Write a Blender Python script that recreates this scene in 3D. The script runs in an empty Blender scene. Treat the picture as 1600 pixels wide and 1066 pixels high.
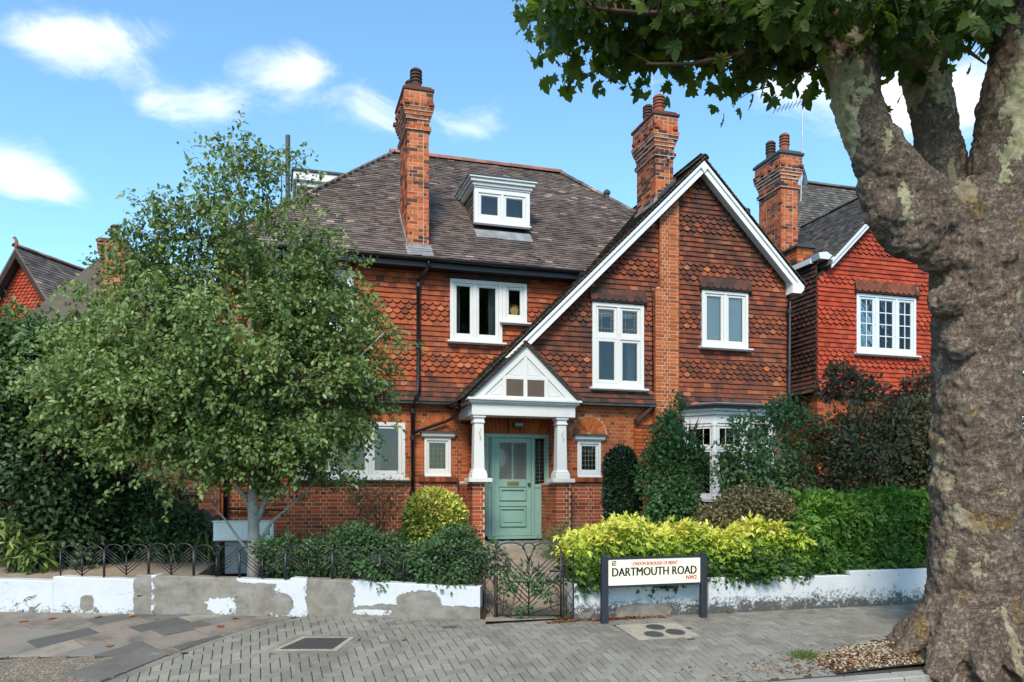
import bpy, math, random
import numpy as np
from mathutils import Vector, Matrix
random.seed(7); rng = np.random.default_rng(7)
scene = bpy.context.scene
R = math.radians

# ------------------------------------------------------------------ camera, sky, sun, exposure
YAW = R(16.5); FPX = 1250.0; HORIZON = 775.0; EYE = 1.55
cam_d = bpy.data.cameras.new('camera'); cam = bpy.data.objects.new('camera', cam_d)
scene.collection.objects.link(cam); scene.camera = cam
cam.location = (0, 0, EYE); cam.rotation_euler = (R(90), 0, -YAW)
cam_d.sensor_width = 36; cam_d.lens = FPX / 1600 * 36
cam_d.shift_y = (HORIZON - 533) / 1600; cam_d.clip_end = 3000
SN, CS = math.sin(YAW), math.cos(YAW)

SUN_VEC = Vector((-0.30, -0.66, 0.72)).normalized()
SUN_STRENGTH = 2.6; SUN_ANGLE = 20.0; SKY_STRENGTH = 0.15; EXPOSURE = 0.90
sun_d = bpy.data.lights.new('sun', 'SUN'); sun = bpy.data.objects.new('sun', sun_d)
scene.collection.objects.link(sun)
sun_d.energy = SUN_STRENGTH; sun_d.angle = R(SUN_ANGLE); sun_d.color = (1, .895, .74)
sun.rotation_euler = SUN_VEC.to_track_quat('Z', 'Y').to_euler()
sun.location = (-10, -20, 40)

world = bpy.data.worlds.new('World'); scene.world = world; world.use_nodes = True
def build_world():
    nt = world.node_tree; N = nt.nodes; L = nt.links; N.clear()
    out = N.new('ShaderNodeOutputWorld'); bg = N.new('ShaderNodeBackground')
    bg.inputs['Strength'].default_value = SKY_STRENGTH
    sky = N.new('ShaderNodeTexSky'); sky.sky_type = 'NISHITA'; sky.sun_disc = False
    sky.sun_elevation = math.asin(SUN_VEC.z); sky.sun_rotation = math.atan2(SUN_VEC.x, SUN_VEC.y)
    sky.air_density = 1.0; sky.dust_density = 0.6; sky.ozone_density = 2.2
    tint = N.new('ShaderNodeMix'); tint.data_type = 'RGBA'; tint.blend_type = 'MULTIPLY'
    tint.inputs['Factor'].default_value = 1; tint.inputs['B'].default_value = (.83, 1.09, 1.12, 1)
    L.new(sky.outputs[0], tint.inputs['A'])
    tc = N.new('ShaderNodeTexCoord')
    mp = N.new('ShaderNodeMapping'); mp.inputs['Scale'].default_value = (1, 1, 1.9)
    L.new(tc.outputs['Generated'], mp.inputs['Vector'])
    def noise(scale, detail, rough, dist):
        n = N.new('ShaderNodeTexNoise'); n.inputs['Scale'].default_value = scale; n.inputs['Detail'].default_value = detail
        n.inputs['Roughness'].default_value = rough; n.inputs['Distortion'].default_value = dist
        L.new(mp.outputs[0], n.inputs['Vector']); return n.outputs['Fac']
    def math_(op, a, b):
        m = N.new('ShaderNodeMath'); m.operation = op
        for i, v in enumerate((a, b)):
            if isinstance(v, (int, float)): m.inputs[i].default_value = v
            else: L.new(v, m.inputs[i])
        return m.outputs[0]
    acc = None
    # fair weather cumulus: soft clumps at these bearings, broken up by noise
    for px, py, w, s in [(150, 70, .060, .36), (70, 75, .045, .27), (225, 45, .04, .24), (430, 120, .055, .36), (340, 160, .045, .28), (260, 175, .04, .26), (485, 105, .035, .22), (25, 275, .045, .42), (95, 300, .04, .26),
                         (590, 185, .045, .20), (690, 190, .05, .24), (750, 205, .04, .2), (565, 150, .04, .16), (1390, 150, .07, .4), (1500, 160, .08, .42), (1230, 130, .05, .4), (1330, 130, .05, .35), (1800, 120, .1, .35), (-200, 200, .1, .35)]:
        a, b = (px - 800) / FPX, (HORIZON - py) / FPX
        d = Vector((a * CS + SN, -a * SN + CS, b)).normalized()
        v = N.new('ShaderNodeVectorMath'); v.operation = 'DISTANCE'
        L.new(mp.outputs[0], v.inputs[0]); v.inputs[1].default_value = (d.x, d.y, d.z * 1.9)
        q = math_('DIVIDE', v.outputs['Value'], w * .92); q = math_('MULTIPLY', q, q)
        e = math_('POWER', 2.718, math_('MULTIPLY', q, -1.0)); e = math_('MULTIPLY', e, s)
        acc = e if acc is None else math_('ADD', acc, e)
    n1 = noise(11, 10, .64, .5); n2 = noise(2.6, 4, .5, .2)
    dens = math_('ADD', math_('MULTIPLY', n1, .82), acc)
    dens = math_('ADD', dens, math_('MULTIPLY', n2, .16))
    ramp = N.new('ShaderNodeMapRange'); ramp.interpolation_type = 'SMOOTHSTEP'
    ramp.inputs['From Min'].default_value = .60; ramp.inputs['From Max'].default_value = 1.12
    L.new(dens, ramp.inputs['Value'])
    mix = N.new('ShaderNodeMix'); mix.data_type = 'RGBA'
    L.new(math_('MULTIPLY', ramp.outputs[0], .93), mix.inputs['Factor'])
    L.new(tint.outputs['Result'], mix.inputs['A']); mix.inputs['B'].default_value = (5.2, 5.25, 5.35, 1)
    L.new(mix.outputs['Result'], bg.inputs['Color']); L.new(bg.outputs[0], out.inputs[0])
build_world()
vs = scene.view_settings
vs.view_transform = 'Standard'; vs.look = 'None'; vs.exposure = EXPOSURE; vs.gamma = 1; vs.use_curve_mapping = False
scene.cycles.max_bounces = 6; scene.cycles.transparent_max_bounces = 12; scene.cycles.use_denoising = True

# ------------------------------------------------------------------ helpers
COL = scene.collection
WORLD = {}                                     # world origin of every object made here (no rotations in those trees)
def at(px, py, depth):                         # a point seen at a pixel of the photograph, depth metres away
    a, b = (px - 800) / FPX, (HORIZON - py) / FPX
    return np.array((depth * (a * CS + SN), depth * (-a * SN + CS), EYE + depth * b))
def project(p):
    xc = p[0] * CS - p[1] * SN; zc = p[0] * SN + p[1] * CS
    return 800 + FPX * xc / zc, HORIZON - FPX * (p[2] - EYE) / zc, FPX / zc

def tag(o, label=None, cat=None, group=None, kind=None):
    for k, v in (('label', label), ('category', cat), ('group', group), ('kind', kind)):
        if v: o[k] = v
    return o
def empty(name, loc, label=None, cat=None, group=None):
    o = bpy.data.objects.new(name, None); COL.objects.link(o); o.location = loc
    o.empty_display_size = .2; WORLD[o.name] = Vector(loc)
    return tag(o, label, cat, group)

class MB:
    def __init__(s): s.v = []; s.f = []; s.a = []; s.r = .5
    def add(s, vs_, fs):
        b = len(s.v); s.v.extend([tuple(map(float, p)) for p in vs_]); s.f.extend([tuple(i + b for i in f) for f in fs]); s.a.extend([s.r] * len(vs_)); return s
    def box(s, x0, x1, y0, y1, z0, z1):
        return s.add([(x0, y0, z0), (x1, y0, z0), (x1, y1, z0), (x0, y1, z0), (x0, y0, z1), (x1, y0, z1), (x1, y1, z1), (x0, y1, z1)],
                     [(0, 3, 2, 1), (4, 5, 6, 7), (0, 1, 5, 4), (1, 2, 6, 5), (2, 3, 7, 6), (3, 0, 4, 7)])
    def hexa(s, bottom, top):                  # two rings with the same number of points
        n = len(bottom); return s.add(list(bottom) + list(top), [tuple(reversed(range(n))), tuple(range(n, 2 * n))] + [(i, (i + 1) % n, n + (i + 1) % n, n + i) for i in range(n)])
    def prism(s, poly, axis, a, b):            # polygon (2d) swept along an axis; for y the polygon is (x,z)
        def P(p, t): return {'y': (p[0], t, p[1]), 'x': (t, p[0], p[1]), 'z': (p[0], p[1], t)}[axis]
        return s.hexa([P(p, a) for p in poly], [P(p, b) for p in poly])
    def tube(s, pts, r, n=8, cap=True):
        pts = [Vector(p) for p in pts]; rs = r if isinstance(r, (list, tuple)) else [r] * len(pts)
        rings = []; up = Vector((0, 0, 1))
        for i, p in enumerate(pts):
            d = (pts[min(i + 1, len(pts) - 1)] - pts[max(i - 1, 0)]).normalized()
            u = d.cross(up if abs(d.z) < .95 else Vector((1, 0, 0))).normalized(); w = d.cross(u)
            rings.append([p + (u * math.cos(t) + w * math.sin(t)) * rs[i] for t in [2 * math.pi * k / n for k in range(n)]])
        b = len(s.v)
        fs = []
        for i in range(len(pts) - 1):
            for k in range(n): fs.append((i * n + k, i * n + (k + 1) % n, (i + 1) * n + (k + 1) % n, (i + 1) * n + k))
        if cap: fs.append(tuple(reversed(range(n)))); fs.append(tuple(range((len(pts) - 1) * n, len(pts) * n)))
        return s.add([q for r_ in rings for q in r_], fs)
    def lathe(s, cx, cy, prof, n=16):          # prof: (radius, z)
        vs_ = [(cx + r * math.cos(2 * math.pi * k / n), cy + r * math.sin(2 * math.pi * k / n), z) for r, z in prof for k in range(n)]
        fs = [(i * n + k, i * n + (k + 1) % n, (i + 1) * n + (k + 1) % n, (i + 1) * n + k) for i in range(len(prof) - 1) for k in range(n)]
        fs += [tuple(reversed(range(n))), tuple(range((len(prof) - 1) * n, len(prof) * n))]
        return s.add(vs_, fs)
    def square_stack(s, cx, cy, prof):         # prof: (half width, z)
        vs_ = [(cx + sx * h, cy + sy * h, z) for h, z in prof for sx, sy in ((-1, -1), (1, -1), (1, 1), (-1, 1))]
        fs = [(i * 4 + k, i * 4 + (k + 1) % 4, (i + 1) * 4 + (k + 1) % 4, (i + 1) * 4 + k) for i in range(len(prof) - 1) for k in range(4)]
        fs += [(3, 2, 1, 0), tuple(range(len(prof) * 4 - 4, len(prof) * 4))]
        return s.add(vs_, fs)
    def obj(s, name, mat, parent=None, bevel=0, smooth=False):
        v = np.array(s.v); c = (v.min(0) + v.max(0)) / 2; c[2] = v[:, 2].min()
        me = bpy.data.meshes.new(name); me.from_pydata([tuple(p) for p in v - c], [], s.f)
        at_ = me.attributes.new('rnd', 'FLOAT', 'POINT'); at_.data.foreach_set('value', np.array(s.a, dtype=np.float32))
        if mat: me.materials.append(mat)
        if smooth: me.polygons.foreach_set('use_smooth', [True] * len(me.polygons))
        return place(name, me, c, parent, bevel)
def place(name, me, c, parent=None, bevel=0):
    o = bpy.data.objects.new(name, me); COL.objects.link(o)
    WORLD[o.name] = Vector(c)
    if parent: o.parent = parent; o.location = Vector(c) - WORLD[parent.name]
    else: o.location = Vector(c)
    if bevel:
        m = o.modifiers.new('bevel', 'BEVEL'); m.width = bevel; m.segments = 1; m.limit_method = 'ANGLE'; m.angle_limit = R(50)
    return o
def struct(o): return tag(o, kind='structure')

# ------------------------------------------------------------------ materials
MATS = {}
class NT:
    def __init__(s, name):
        s.m = bpy.data.materials.new(name); s.m.use_nodes = True; s.n = s.m.node_tree.nodes; s.l = s.m.node_tree.links
        s.b = s.n['Principled BSDF']; s.out = s.n['Material Output']; MATS[name] = s.m
        s.tc = s.n.new('ShaderNodeTexCoord'); s.geo = None
    def pos(s):                                # world position: textures stay put on the place
        if not s.geo: s.geo = s.n.new('ShaderNodeNewGeometry')
        return s.geo.outputs['Position']
    def mapping(s, vec, scale=(1, 1, 1), loc=(0, 0, 0), rot=(0, 0, 0)):
        m = s.n.new('ShaderNodeMapping'); m.inputs['Scale'].default_value = scale; m.inputs['Location'].default_value = loc; m.inputs['Rotation'].default_value = rot
        s.l.new(vec, m.inputs['Vector']); return m.outputs[0]
    def noise(s, scale, detail=4, rough=.55, dist=0, vec=None):
        n = s.n.new('ShaderNodeTexNoise'); n.inputs['Scale'].default_value = scale; n.inputs['Detail'].default_value = detail
        n.inputs['Roughness'].default_value = rough; n.inputs['Distortion'].default_value = dist
        s.l.new(vec if vec is not None else s.pos(), n.inputs['Vector']); return n.outputs['Fac']
    def voronoi(s, scale, vec=None, feature='F1', out='Distance'):
        n = s.n.new('ShaderNodeTexVoronoi'); n.feature = feature; n.inputs['Scale'].default_value = scale
        s.l.new(vec if vec is not None else s.pos(), n.inputs['Vector']); return n.outputs[out]
    def attr(s, name='rnd'):
        a = s.n.new('ShaderNodeAttribute'); a.attribute_name = name; return a.outputs['Fac']
    def ramp(s, fac, stops, const=False):
        r = s.n.new('ShaderNodeValToRGB'); e = r.color_ramp.elements
        if const: r.color_ramp.interpolation = 'CONSTANT'
        while len(e) < len(stops): e.new(.5)
        for el, (p, c) in zip(e, stops): el.position = p; el.color = (*c, 1) if len(c) == 3 else c
        s.l.new(fac, r.inputs[0]); return r.outputs[0]
    def rng(s, fac, a, b, c=0, d=1, smooth=False):
        r = s.n.new('ShaderNodeMapRange'); r.inputs['From Min'].default_value = a; r.inputs['From Max'].default_value = b
        r.inputs['To Min'].default_value = c; r.inputs['To Max'].default_value = d
        if smooth: r.interpolation_type = 'SMOOTHSTEP'
        s.l.new(fac, r.inputs['Value']); return r.outputs[0]
    def math(s, op, a, b=None):
        m = s.n.new('ShaderNodeMath'); m.operation = op
        for i, v in enumerate((a, b)):
            if v is None: continue
            if isinstance(v, (int, float)): m.inputs[i].default_value = v
            else: s.l.new(v, m.inputs[i])
        return m.outputs[0]
    def mix(s, fac, a, b, mode='MIX'):
        m = s.n.new('ShaderNodeMix'); m.data_type = 'RGBA'; m.blend_type = mode
        for k, v in (('Factor', fac), ('A', a), ('B', b)):
            if isinstance(v, (int, float)): m.inputs[k].default_value = v
            elif isinstance(v, tuple): m.inputs[k].default_value = (*v, 1)
            else: s.l.new(v, m.inputs[k])
        return m.outputs['Result']
    def xyz(s, vec=None):
        x = s.n.new('ShaderNodeSeparateXYZ'); s.l.new(vec if vec is not None else s.pos(), x.inputs[0]); return x.outputs
    def set(s, color=None, rough=.8, spec=.3, metal=0, bump=None, bump_d=.01, bump_s=.6):
        b = s.b
        if isinstance(color, tuple): b.inputs['Base Color'].default_value = (*color, 1)
        elif color is not None: s.l.new(color, b.inputs['Base Color'])
        if isinstance(rough, (int, float)): b.inputs['Roughness'].default_value = rough
        else: s.l.new(rough, b.inputs['Roughness'])
        b.inputs['Specular IOR Level'].default_value = spec; b.inputs['Metallic'].default_value = metal
        if bump is not None:
            n = s.n.new('ShaderNodeBump'); n.inputs['Distance'].default_value = bump_d; n.inputs['Strength'].default_value = bump_s
            s.l.new(bump, n.inputs['Height']); s.l.new(n.outputs[0], b.inputs['Normal'])
        return s.m

def piece_mat(name, stops, grime=(.05, .04, .035), grime_amt=(.5, .75), grime_scale=1.1, rough=.85, fine=(40, .25), spec=.25, bump_d=.004, stretch=(1, 1, 1), lichen=None, gum=False):
    t = NT(name)
    base = t.ramp(t.attr(), stops)
    f = t.noise(fine[0], 5, .65)
    base = t.mix(t.rng(f, .3, .75, 0, fine[1]), base, t.mix(1.0, base, (.35, .33, .33), 'MULTIPLY'))
    base = t.mix(t.rng(t.noise(fine[0] * .35, 3), .5, .75, 0, fine[1] * .9), base, t.mix(1.0, base, (1.45, 1.4, 1.3), 'MULTIPLY'))
    g = t.noise(grime_scale, 8, .68, .3, vec=t.mapping(t.pos(), stretch))
    base = t.mix(t.rng(g, grime_amt[0], grime_amt[1], 0, .85, True), base, grime)
    if gum:
        base = t.mix(t.rng(t.voronoi(5.5), .035, .06, .7, 0), base, (.075, .07, .062)); base = t.mix(t.rng(t.voronoi(3.3, vec=t.mapping(t.pos(), (1, 1, 1), (4, 7, 2))), .03, .045, .5, 0), base, (.42, .40, .36))
        base = t.mix(t.rng(t.noise(.9, 9, .75, .4, vec=t.mapping(t.pos(), (1, 1, 1), (9, 2, 0))), .55, .72, 0, .55), base, (.095, .082, .064))
    if lichen: base = t.mix(t.rng(t.noise(7, 6, .7, vec=t.mapping(t.pos(), (1, 1, 1), (5, 3, 1))), .66, .74, 0, .55), base, lichen)
    return t.set(base, rough, spec, bump=f, bump_d=bump_d)
piece_mat('brick', [(0, (.10, .034, .019)), (.10, (.22, .052, .019)), (.4, (.36, .085, .024)), (.75, (.45, .12, .034)), (1, (.28, .055, .023))], grime=(.07, .042, .028), grime_amt=(.50, .82), grime_scale=1.3)
piece_mat('brick_deep', [(0, (.11, .034, .02)), (.25, (.27, .060, .023)), (.6, (.40, .090, .028)), (1, (.31, .068, .03))], grime=(.06, .035, .028), grime_amt=(.56, .86), grime_scale=1.3)
piece_mat('brick_chimney', [(0, (.05, .024, .02)), (.16, (.13, .042, .026)), (.3, (.34, .077, .028)), (.7, (.47, .117, .034)), (1, (.54, .157, .055))], grime=(.028, .023, .022), grime_amt=(.52, .68), grime_scale=1.9)
piece_mat('brick_orange', [(0, (.25, .062, .021)), (.5, (.37, .096, .028)), (1, (.46, .135, .042))], grime_amt=(.58, .9))
piece_mat('brick_brown', [(0, (.07, .04, .03)), (.5, (.14, .07, .045)), (1, (.2, .08, .05))])
piece_mat('tile_orange', [(0, (.19, .049, .024)), (.2, (.28, .064, .027)), (.6, (.345, .080, .031)), (.92, (.40, .102, .038)), (1, (.43, .145, .055))], grime=(.055, .031, .025), grime_amt=(.44, .74), grime_scale=1.3, stretch=(1, 1, .45))
piece_mat('tile_brown', [(0, (.095, .036, .024)), (.25, (.155, .047, .027)), (.65, (.21, .058, .029)), (.93, (.28, .079, .035)), (1, (.33, .13, .065))], grime=(.043, .028, .024), grime_amt=(.40, .68), grime_scale=1.2, stretch=(1, 1, .45))
piece_mat('tile_dark', [(0, (.035, .024, .021)), (.5, (.065, .035, .027)), (1, (.11, .043, .03))], grime_amt=(.55, .8))
piece_mat('tile_red', [(0, (.25, .036, .018)), (.4, (.35, .048, .021)), (.8, (.39, .058, .025)), (1, (.42, .075, .032))], grime=(.13, .032, .022), grime_amt=(.44, .82), grime_scale=1.2, stretch=(1, 1, .45))
piece_mat('roof_tile', [(0, (.074, .057, .051)), (.3, (.118, .089, .077)), (.6, (.158, .120, .103)), (.95, (.195, .148, .127)), (.975, (.31, .225, .18)), (1, (.36, .27, .22))], grime=(.056, .045, .041), grime_amt=(.46, .70), grime_scale=.55, rough=.78, lichen=(.17, .155, .115))
piece_mat('roof_moss', [(0, (.04, .037, .032)), (.5, (.075, .066, .055)), (1, (.13, .11, .09))], grime_amt=(.46, .66), grime_scale=2.2, lichen=(.15, .15, .08))
piece_mat('ridge_tile', [(0, (.2, .085, .06)), (1, (.33, .15, .11))], grime_amt=(.5, .8))
piece_mat('slate_grey', [(0, (.055, .050, .046)), (.6, (.108, .098, .089)), (1, (.165, .15, .135))], grime_amt=(.55, .8))
piece_mat('paver', [(0, (.165, .153, .128)), (.5, (.21, .196, .166)), (.9, (.255, .238, .202)), (1, (.27, .235, .18))], grime=(.088, .080, .068), grime_amt=(.44, .76), grime_scale=.9, fine=(70, .4), rough=.9, bump_d=.002, gum=True)
piece_mat('flagstone', [(0, (.095, .090, .085)), (.3, (.155, .144, .128)), (.55, (.215, .197, .168)), (.75, (.23, .178, .148)), (1, (.28, .255, .205))], grime=(.085, .072, .058), grime_amt=(.42, .74), grime_scale=2.0, fine=(60, .35), rough=.9, bump_d=.002, gum=True)
piece_mat('stone_kerb', [(0, (.24, .23, .205)), (1, (.33, .315, .275))], grime_amt=(.5, .8), grime_scale=2)

def simple(name, color, rough=.6, spec=.4, var=.25, scale=6, metal=0, bump=.0):
    t = NT(name); f = t.noise(scale, 6, .6)
    dark = tuple(c * (1 - var) for c in color)
    return t.set(t.mix(t.rng(f, .35, .7), color, dark), rough, spec, metal, bump=f if bump else None, bump_d=bump or .01)
simple('mortar', (.44, .25, .15), .95, .1, .3, 9)
simple('mortar_pale', (.58, .47, .36), .95, .1, .3, 9)
simple('mortar_dark', (.50, .42, .34), .95, .1, .35, 9)
simple('sheathing', (.05, .035, .03), .95, .1)
simple('black_iron', (.012, .012, .013), .45, .5, .3, 12)
simple('black_paint', (.014, .014, .016), .38, .5, .3, 5)
simple('lead', (.26, .27, .28), .5, .5, .45, 4)
simple('lead_dark', (.06, .06, .064), .6, .4, .4, 4)
simple('brown_panel', (.10, .075, .058), .7, .25, .15)
simple('brass', (.45, .30, .10), .35, .5, .2, 20, metal=.8)
simple('sign_post', (.018, .021, .03), .5, .5, .2, 8)
simple('text_black', (.01, .01, .01), .5, .4, 0)
simple('text_red', (.52, .03, .03), .5, .4, .1)
simple('interior', (.16, .14, .12), .9, .1, .2)
simple('curtain', (.30, .30, .31), .9, .1, .3, 3)
simple('cloth_red', (.25, .02, .06), .9, .1, .3, 8)
simple('blind', (.85, .85, .83), .6, .3, .05)
simple('came', (.16, .17, .16), .5, .4, .1)
simple('leading_pale', (.42, .44, .42), .5, .4, .1)
simple('terracotta', (.30, .10, .055), .8, .2, .55, 7)
simple('terracotta_dark', (.10, .055, .045), .85, .2, .5, 7)
simple('step_tile', (.14, .14, .13), .7, .3, .4, 25)
simple('soil', (.055, .042, .031), .97, .1, .55, 9, bump=.03)
simple('path', (.30, .235, .175), .95, .15, .3, 5, bump=.006)
simple('joint_sand', (.07, .062, .052), .98, .05, .4, 30, bump=.004)
simple('road', (.06, .06, .062), .9, .2, .3, 40, bump=.004)
simple('car_black', (.010, .010, .012), .18, .6, .1)
simple('tyre', (.012, .012, .012), .85, .2, .1)
simple('blue_plastic', (.03, .12, .42), .4, .4, .2)
simple('green_plastic', (.03, .22, .15), .45, .4, .2)
simple('cast_iron', (.055, .046, .044), .55, .5, .4, 30)
simple('cover_grey', (.075, .075, .08), .5, .5, .3, 30)
simple('concrete_pale', (.33, .29, .225), .9, .2, .3, 8)
simple('twig', (.12, .085, .06), .9, .1, .4, 12)
simple('pale_twig', (.34, .30, .26), .85, .15, .35, 12)
simple('galvanised', (.33, .34, .35), .4, .5, .3, 10, metal=.5)
def white_paint(name, c=(.62, .61, .59), dirt=(.5, .48, .44)):
    t = NT(name); f = t.noise(2.5, 8, .65); f2 = t.noise(25, 4)
    col = t.mix(t.rng(f, .55, .8, 0, .45), c, dirt); col = t.mix(t.rng(f2, .6, .8, 0, .15), col, dirt)
    return t.set(col, .42, .45, bump=f2, bump_d=.0015)
white_paint('white'); white_paint('white_grey', (.60, .63, .66)); white_paint('verge_white', (.70, .70, .68), (.33, .32, .29)); white_paint('cabinet_white', (.80, .80, .79), (.38, .37, .34)); white_paint('sign_cream', (.80, .75, .56), (.62, .57, .42))
def door_green():
    t = NT('door_green'); f = t.noise(3, 6, .6)
    t.set(t.mix(t.rng(f, .4, .75), (.205, .34, .29), (.175, .30, .255)), .4, .45)
door_green()
def glass(name, tint=(.97, .99, .98), refl=1.0):
    t = NT(name); t.n.remove(t.b)
    tr = t.n.new('ShaderNodeBsdfTransparent'); tr.inputs[0].default_value = (*[c * .95 for c in tint], 1)
    gl = t.n.new('ShaderNodeBsdfGlossy'); gl.inputs['Roughness'].default_value = .03
    fr = t.n.new('ShaderNodeFresnel'); fr.inputs['IOR'].default_value = 1.5
    bmp = t.n.new('ShaderNodeBump'); bmp.inputs['Distance'].default_value = .01; bmp.inputs['Strength'].default_value = .15
    t.l.new(t.noise(3, 2), bmp.inputs['Height']); t.l.new(bmp.outputs[0], gl.inputs['Normal'])
    mx = t.n.new('ShaderNodeMixShader'); t.l.new(t.math('MULTIPLY', fr.outputs[0], refl), mx.inputs[0])
    t.l.new(tr.outputs[0], mx.inputs[1]); t.l.new(gl.outputs[0], mx.inputs[2]); t.l.new(mx.outputs[0], t.out.inputs[0])
glass('glass', refl=1.0); glass('glass_leaded', (.75, .7, .55), 1.2)
def tarmac():
    t = NT('tarmac'); v = t.voronoi(95, out='Color'); f = t.noise(4, 5)
    x = t.xyz(v)[0]
    c = t.ramp(x, [(0, (.075, .06, .047)), (.5, (.15, .12, .092)), (.85, (.23, .19, .145)), (1, (.38, .34, .28))])
    t.set(t.mix(t.rng(f, .4, .7, 0, .35), c, (.08, .065, .05)), .95, .15, bump=t.voronoi(95), bump_d=.006)
tarmac()
def gravel_mat():
    t = NT('gravel'); c = t.ramp(t.attr(), [(0, (.10, .07, .045)), (.4, (.22, .165, .105)), (.8, (.36, .30, .21)), (1, (.48, .43, .33))])
    t.set(c, .9, .2)
gravel_mat()
def litter_mat():
    t = NT('litter'); c = t.ramp(t.attr(), [(0, (.10, .045, .025)), (.4, (.22, .075, .028)), (.7, (.38, .12, .03)), (1, (.30, .2, .05))])
    t.set(t.mix(t.rng(t.noise(30), .4, .7, 0, .5), c, (.09, .04, .022)), .85, .2)
litter_mat()
def leaf_mat(name, stops, trans=.28, rough=.5, spec=.35):
    t = NT(name); c = t.ramp(t.attr(), stops); t.set(c, rough, spec)
    tl = t.n.new('ShaderNodeBsdfTranslucent'); m2 = t.mix(1.0, c, (1.35, 1.35, .55), 'MULTIPLY'); t.l.new(m2, tl.inputs[0])
    mx = t.n.new('ShaderNodeMixShader'); mx.inputs[0].default_value = trans
    t.l.new(t.b.outputs[0], mx.inputs[1]); t.l.new(tl.outputs[0], mx.inputs[2]); t.l.new(mx.outputs[0], t.out.inputs[0])
leaf_mat('leaf_birch', [(0, (.050, .082, .022)), (.45, (.115, .172, .046)), (.85, (.21, .285, .085)), (.97, (.30, .34, .11)), (1, (.42, .34, .08))], .3, .42, .45)
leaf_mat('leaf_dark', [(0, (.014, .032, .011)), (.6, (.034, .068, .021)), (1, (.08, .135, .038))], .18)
leaf_mat('leaf_mid', [(0, (.045, .085, .03)), (.6, (.105, .185, .065)), (1, (.20, .29, .11))], .28)
leaf_mat('leaf_rose', [(0, (.026, .058, .022)), (.6, (.058, .115, .04)), (.92, (.11, .18, .06)), (1, (.24, .13, .05))], .25)
leaf_mat('leaf_ivy', [(0, (.034, .075, .022)), (.6, (.078, .165, .042)), (.94, (.16, .27, .07)), (1, (.42, .16, .05))], .25, .4, .45)
leaf_mat('leaf_yew', [(0, (.014, .028, .012)), (.7, (.026, .050, .018)), (1, (.05, .085, .028))], .12)
leaf_mat('leaf_brown', [(0, (.065, .054, .028)), (.5, (.135, .112, .052)), (.85, (.185, .17, .07)), (1, (.21, .24, .08))], .2)
leaf_mat('leaf_purple', [(0, (.08, .055, .036)), (.6, (.15, .105, .062)), (1, (.21, .16, .085))], .25)
leaf_mat('leaf_straw', [(0, (.07, .06, .022)), (.5, (.15, .125, .048)), (1, (.28, .22, .09))], .25)
leaf_mat('leaf_variegated', [(0, (.028, .06, .013)), (.36, (.12, .17, .025)), (.52, (.46, .47, .06)), (1, (.74, .70, .18))], .2, .4, .4)
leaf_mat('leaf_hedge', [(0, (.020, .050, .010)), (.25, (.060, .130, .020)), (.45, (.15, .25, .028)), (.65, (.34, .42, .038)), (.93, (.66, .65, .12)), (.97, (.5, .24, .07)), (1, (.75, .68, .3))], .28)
leaf_mat('leaf_hedge_green', [(0, (.022, .058, .010)), (.5, (.065, .155, .022)), (.85, (.13, .26, .035)), (1, (.24, .34, .05))], .3)
leaf_mat('leaf_plane', [(0, (.028, .056, .013)), (.45, (.062, .112, .022)), (.85, (.11, .165, .03)), (.97, (.19, .21, .04)), (1, (.28, .2, .045))], .56, .45, .4)
leaf_mat('leaf_aucuba', [(0, (.03, .06, .015)), (.5, (.10, .15, .03)), (1, (.30, .34, .08))], .25)
leaf_mat('grass_blade', [(0, (.05, .08, .02)), (.6, (.10, .16, .035)), (1, (.22, .2, .07))], .3)
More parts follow.
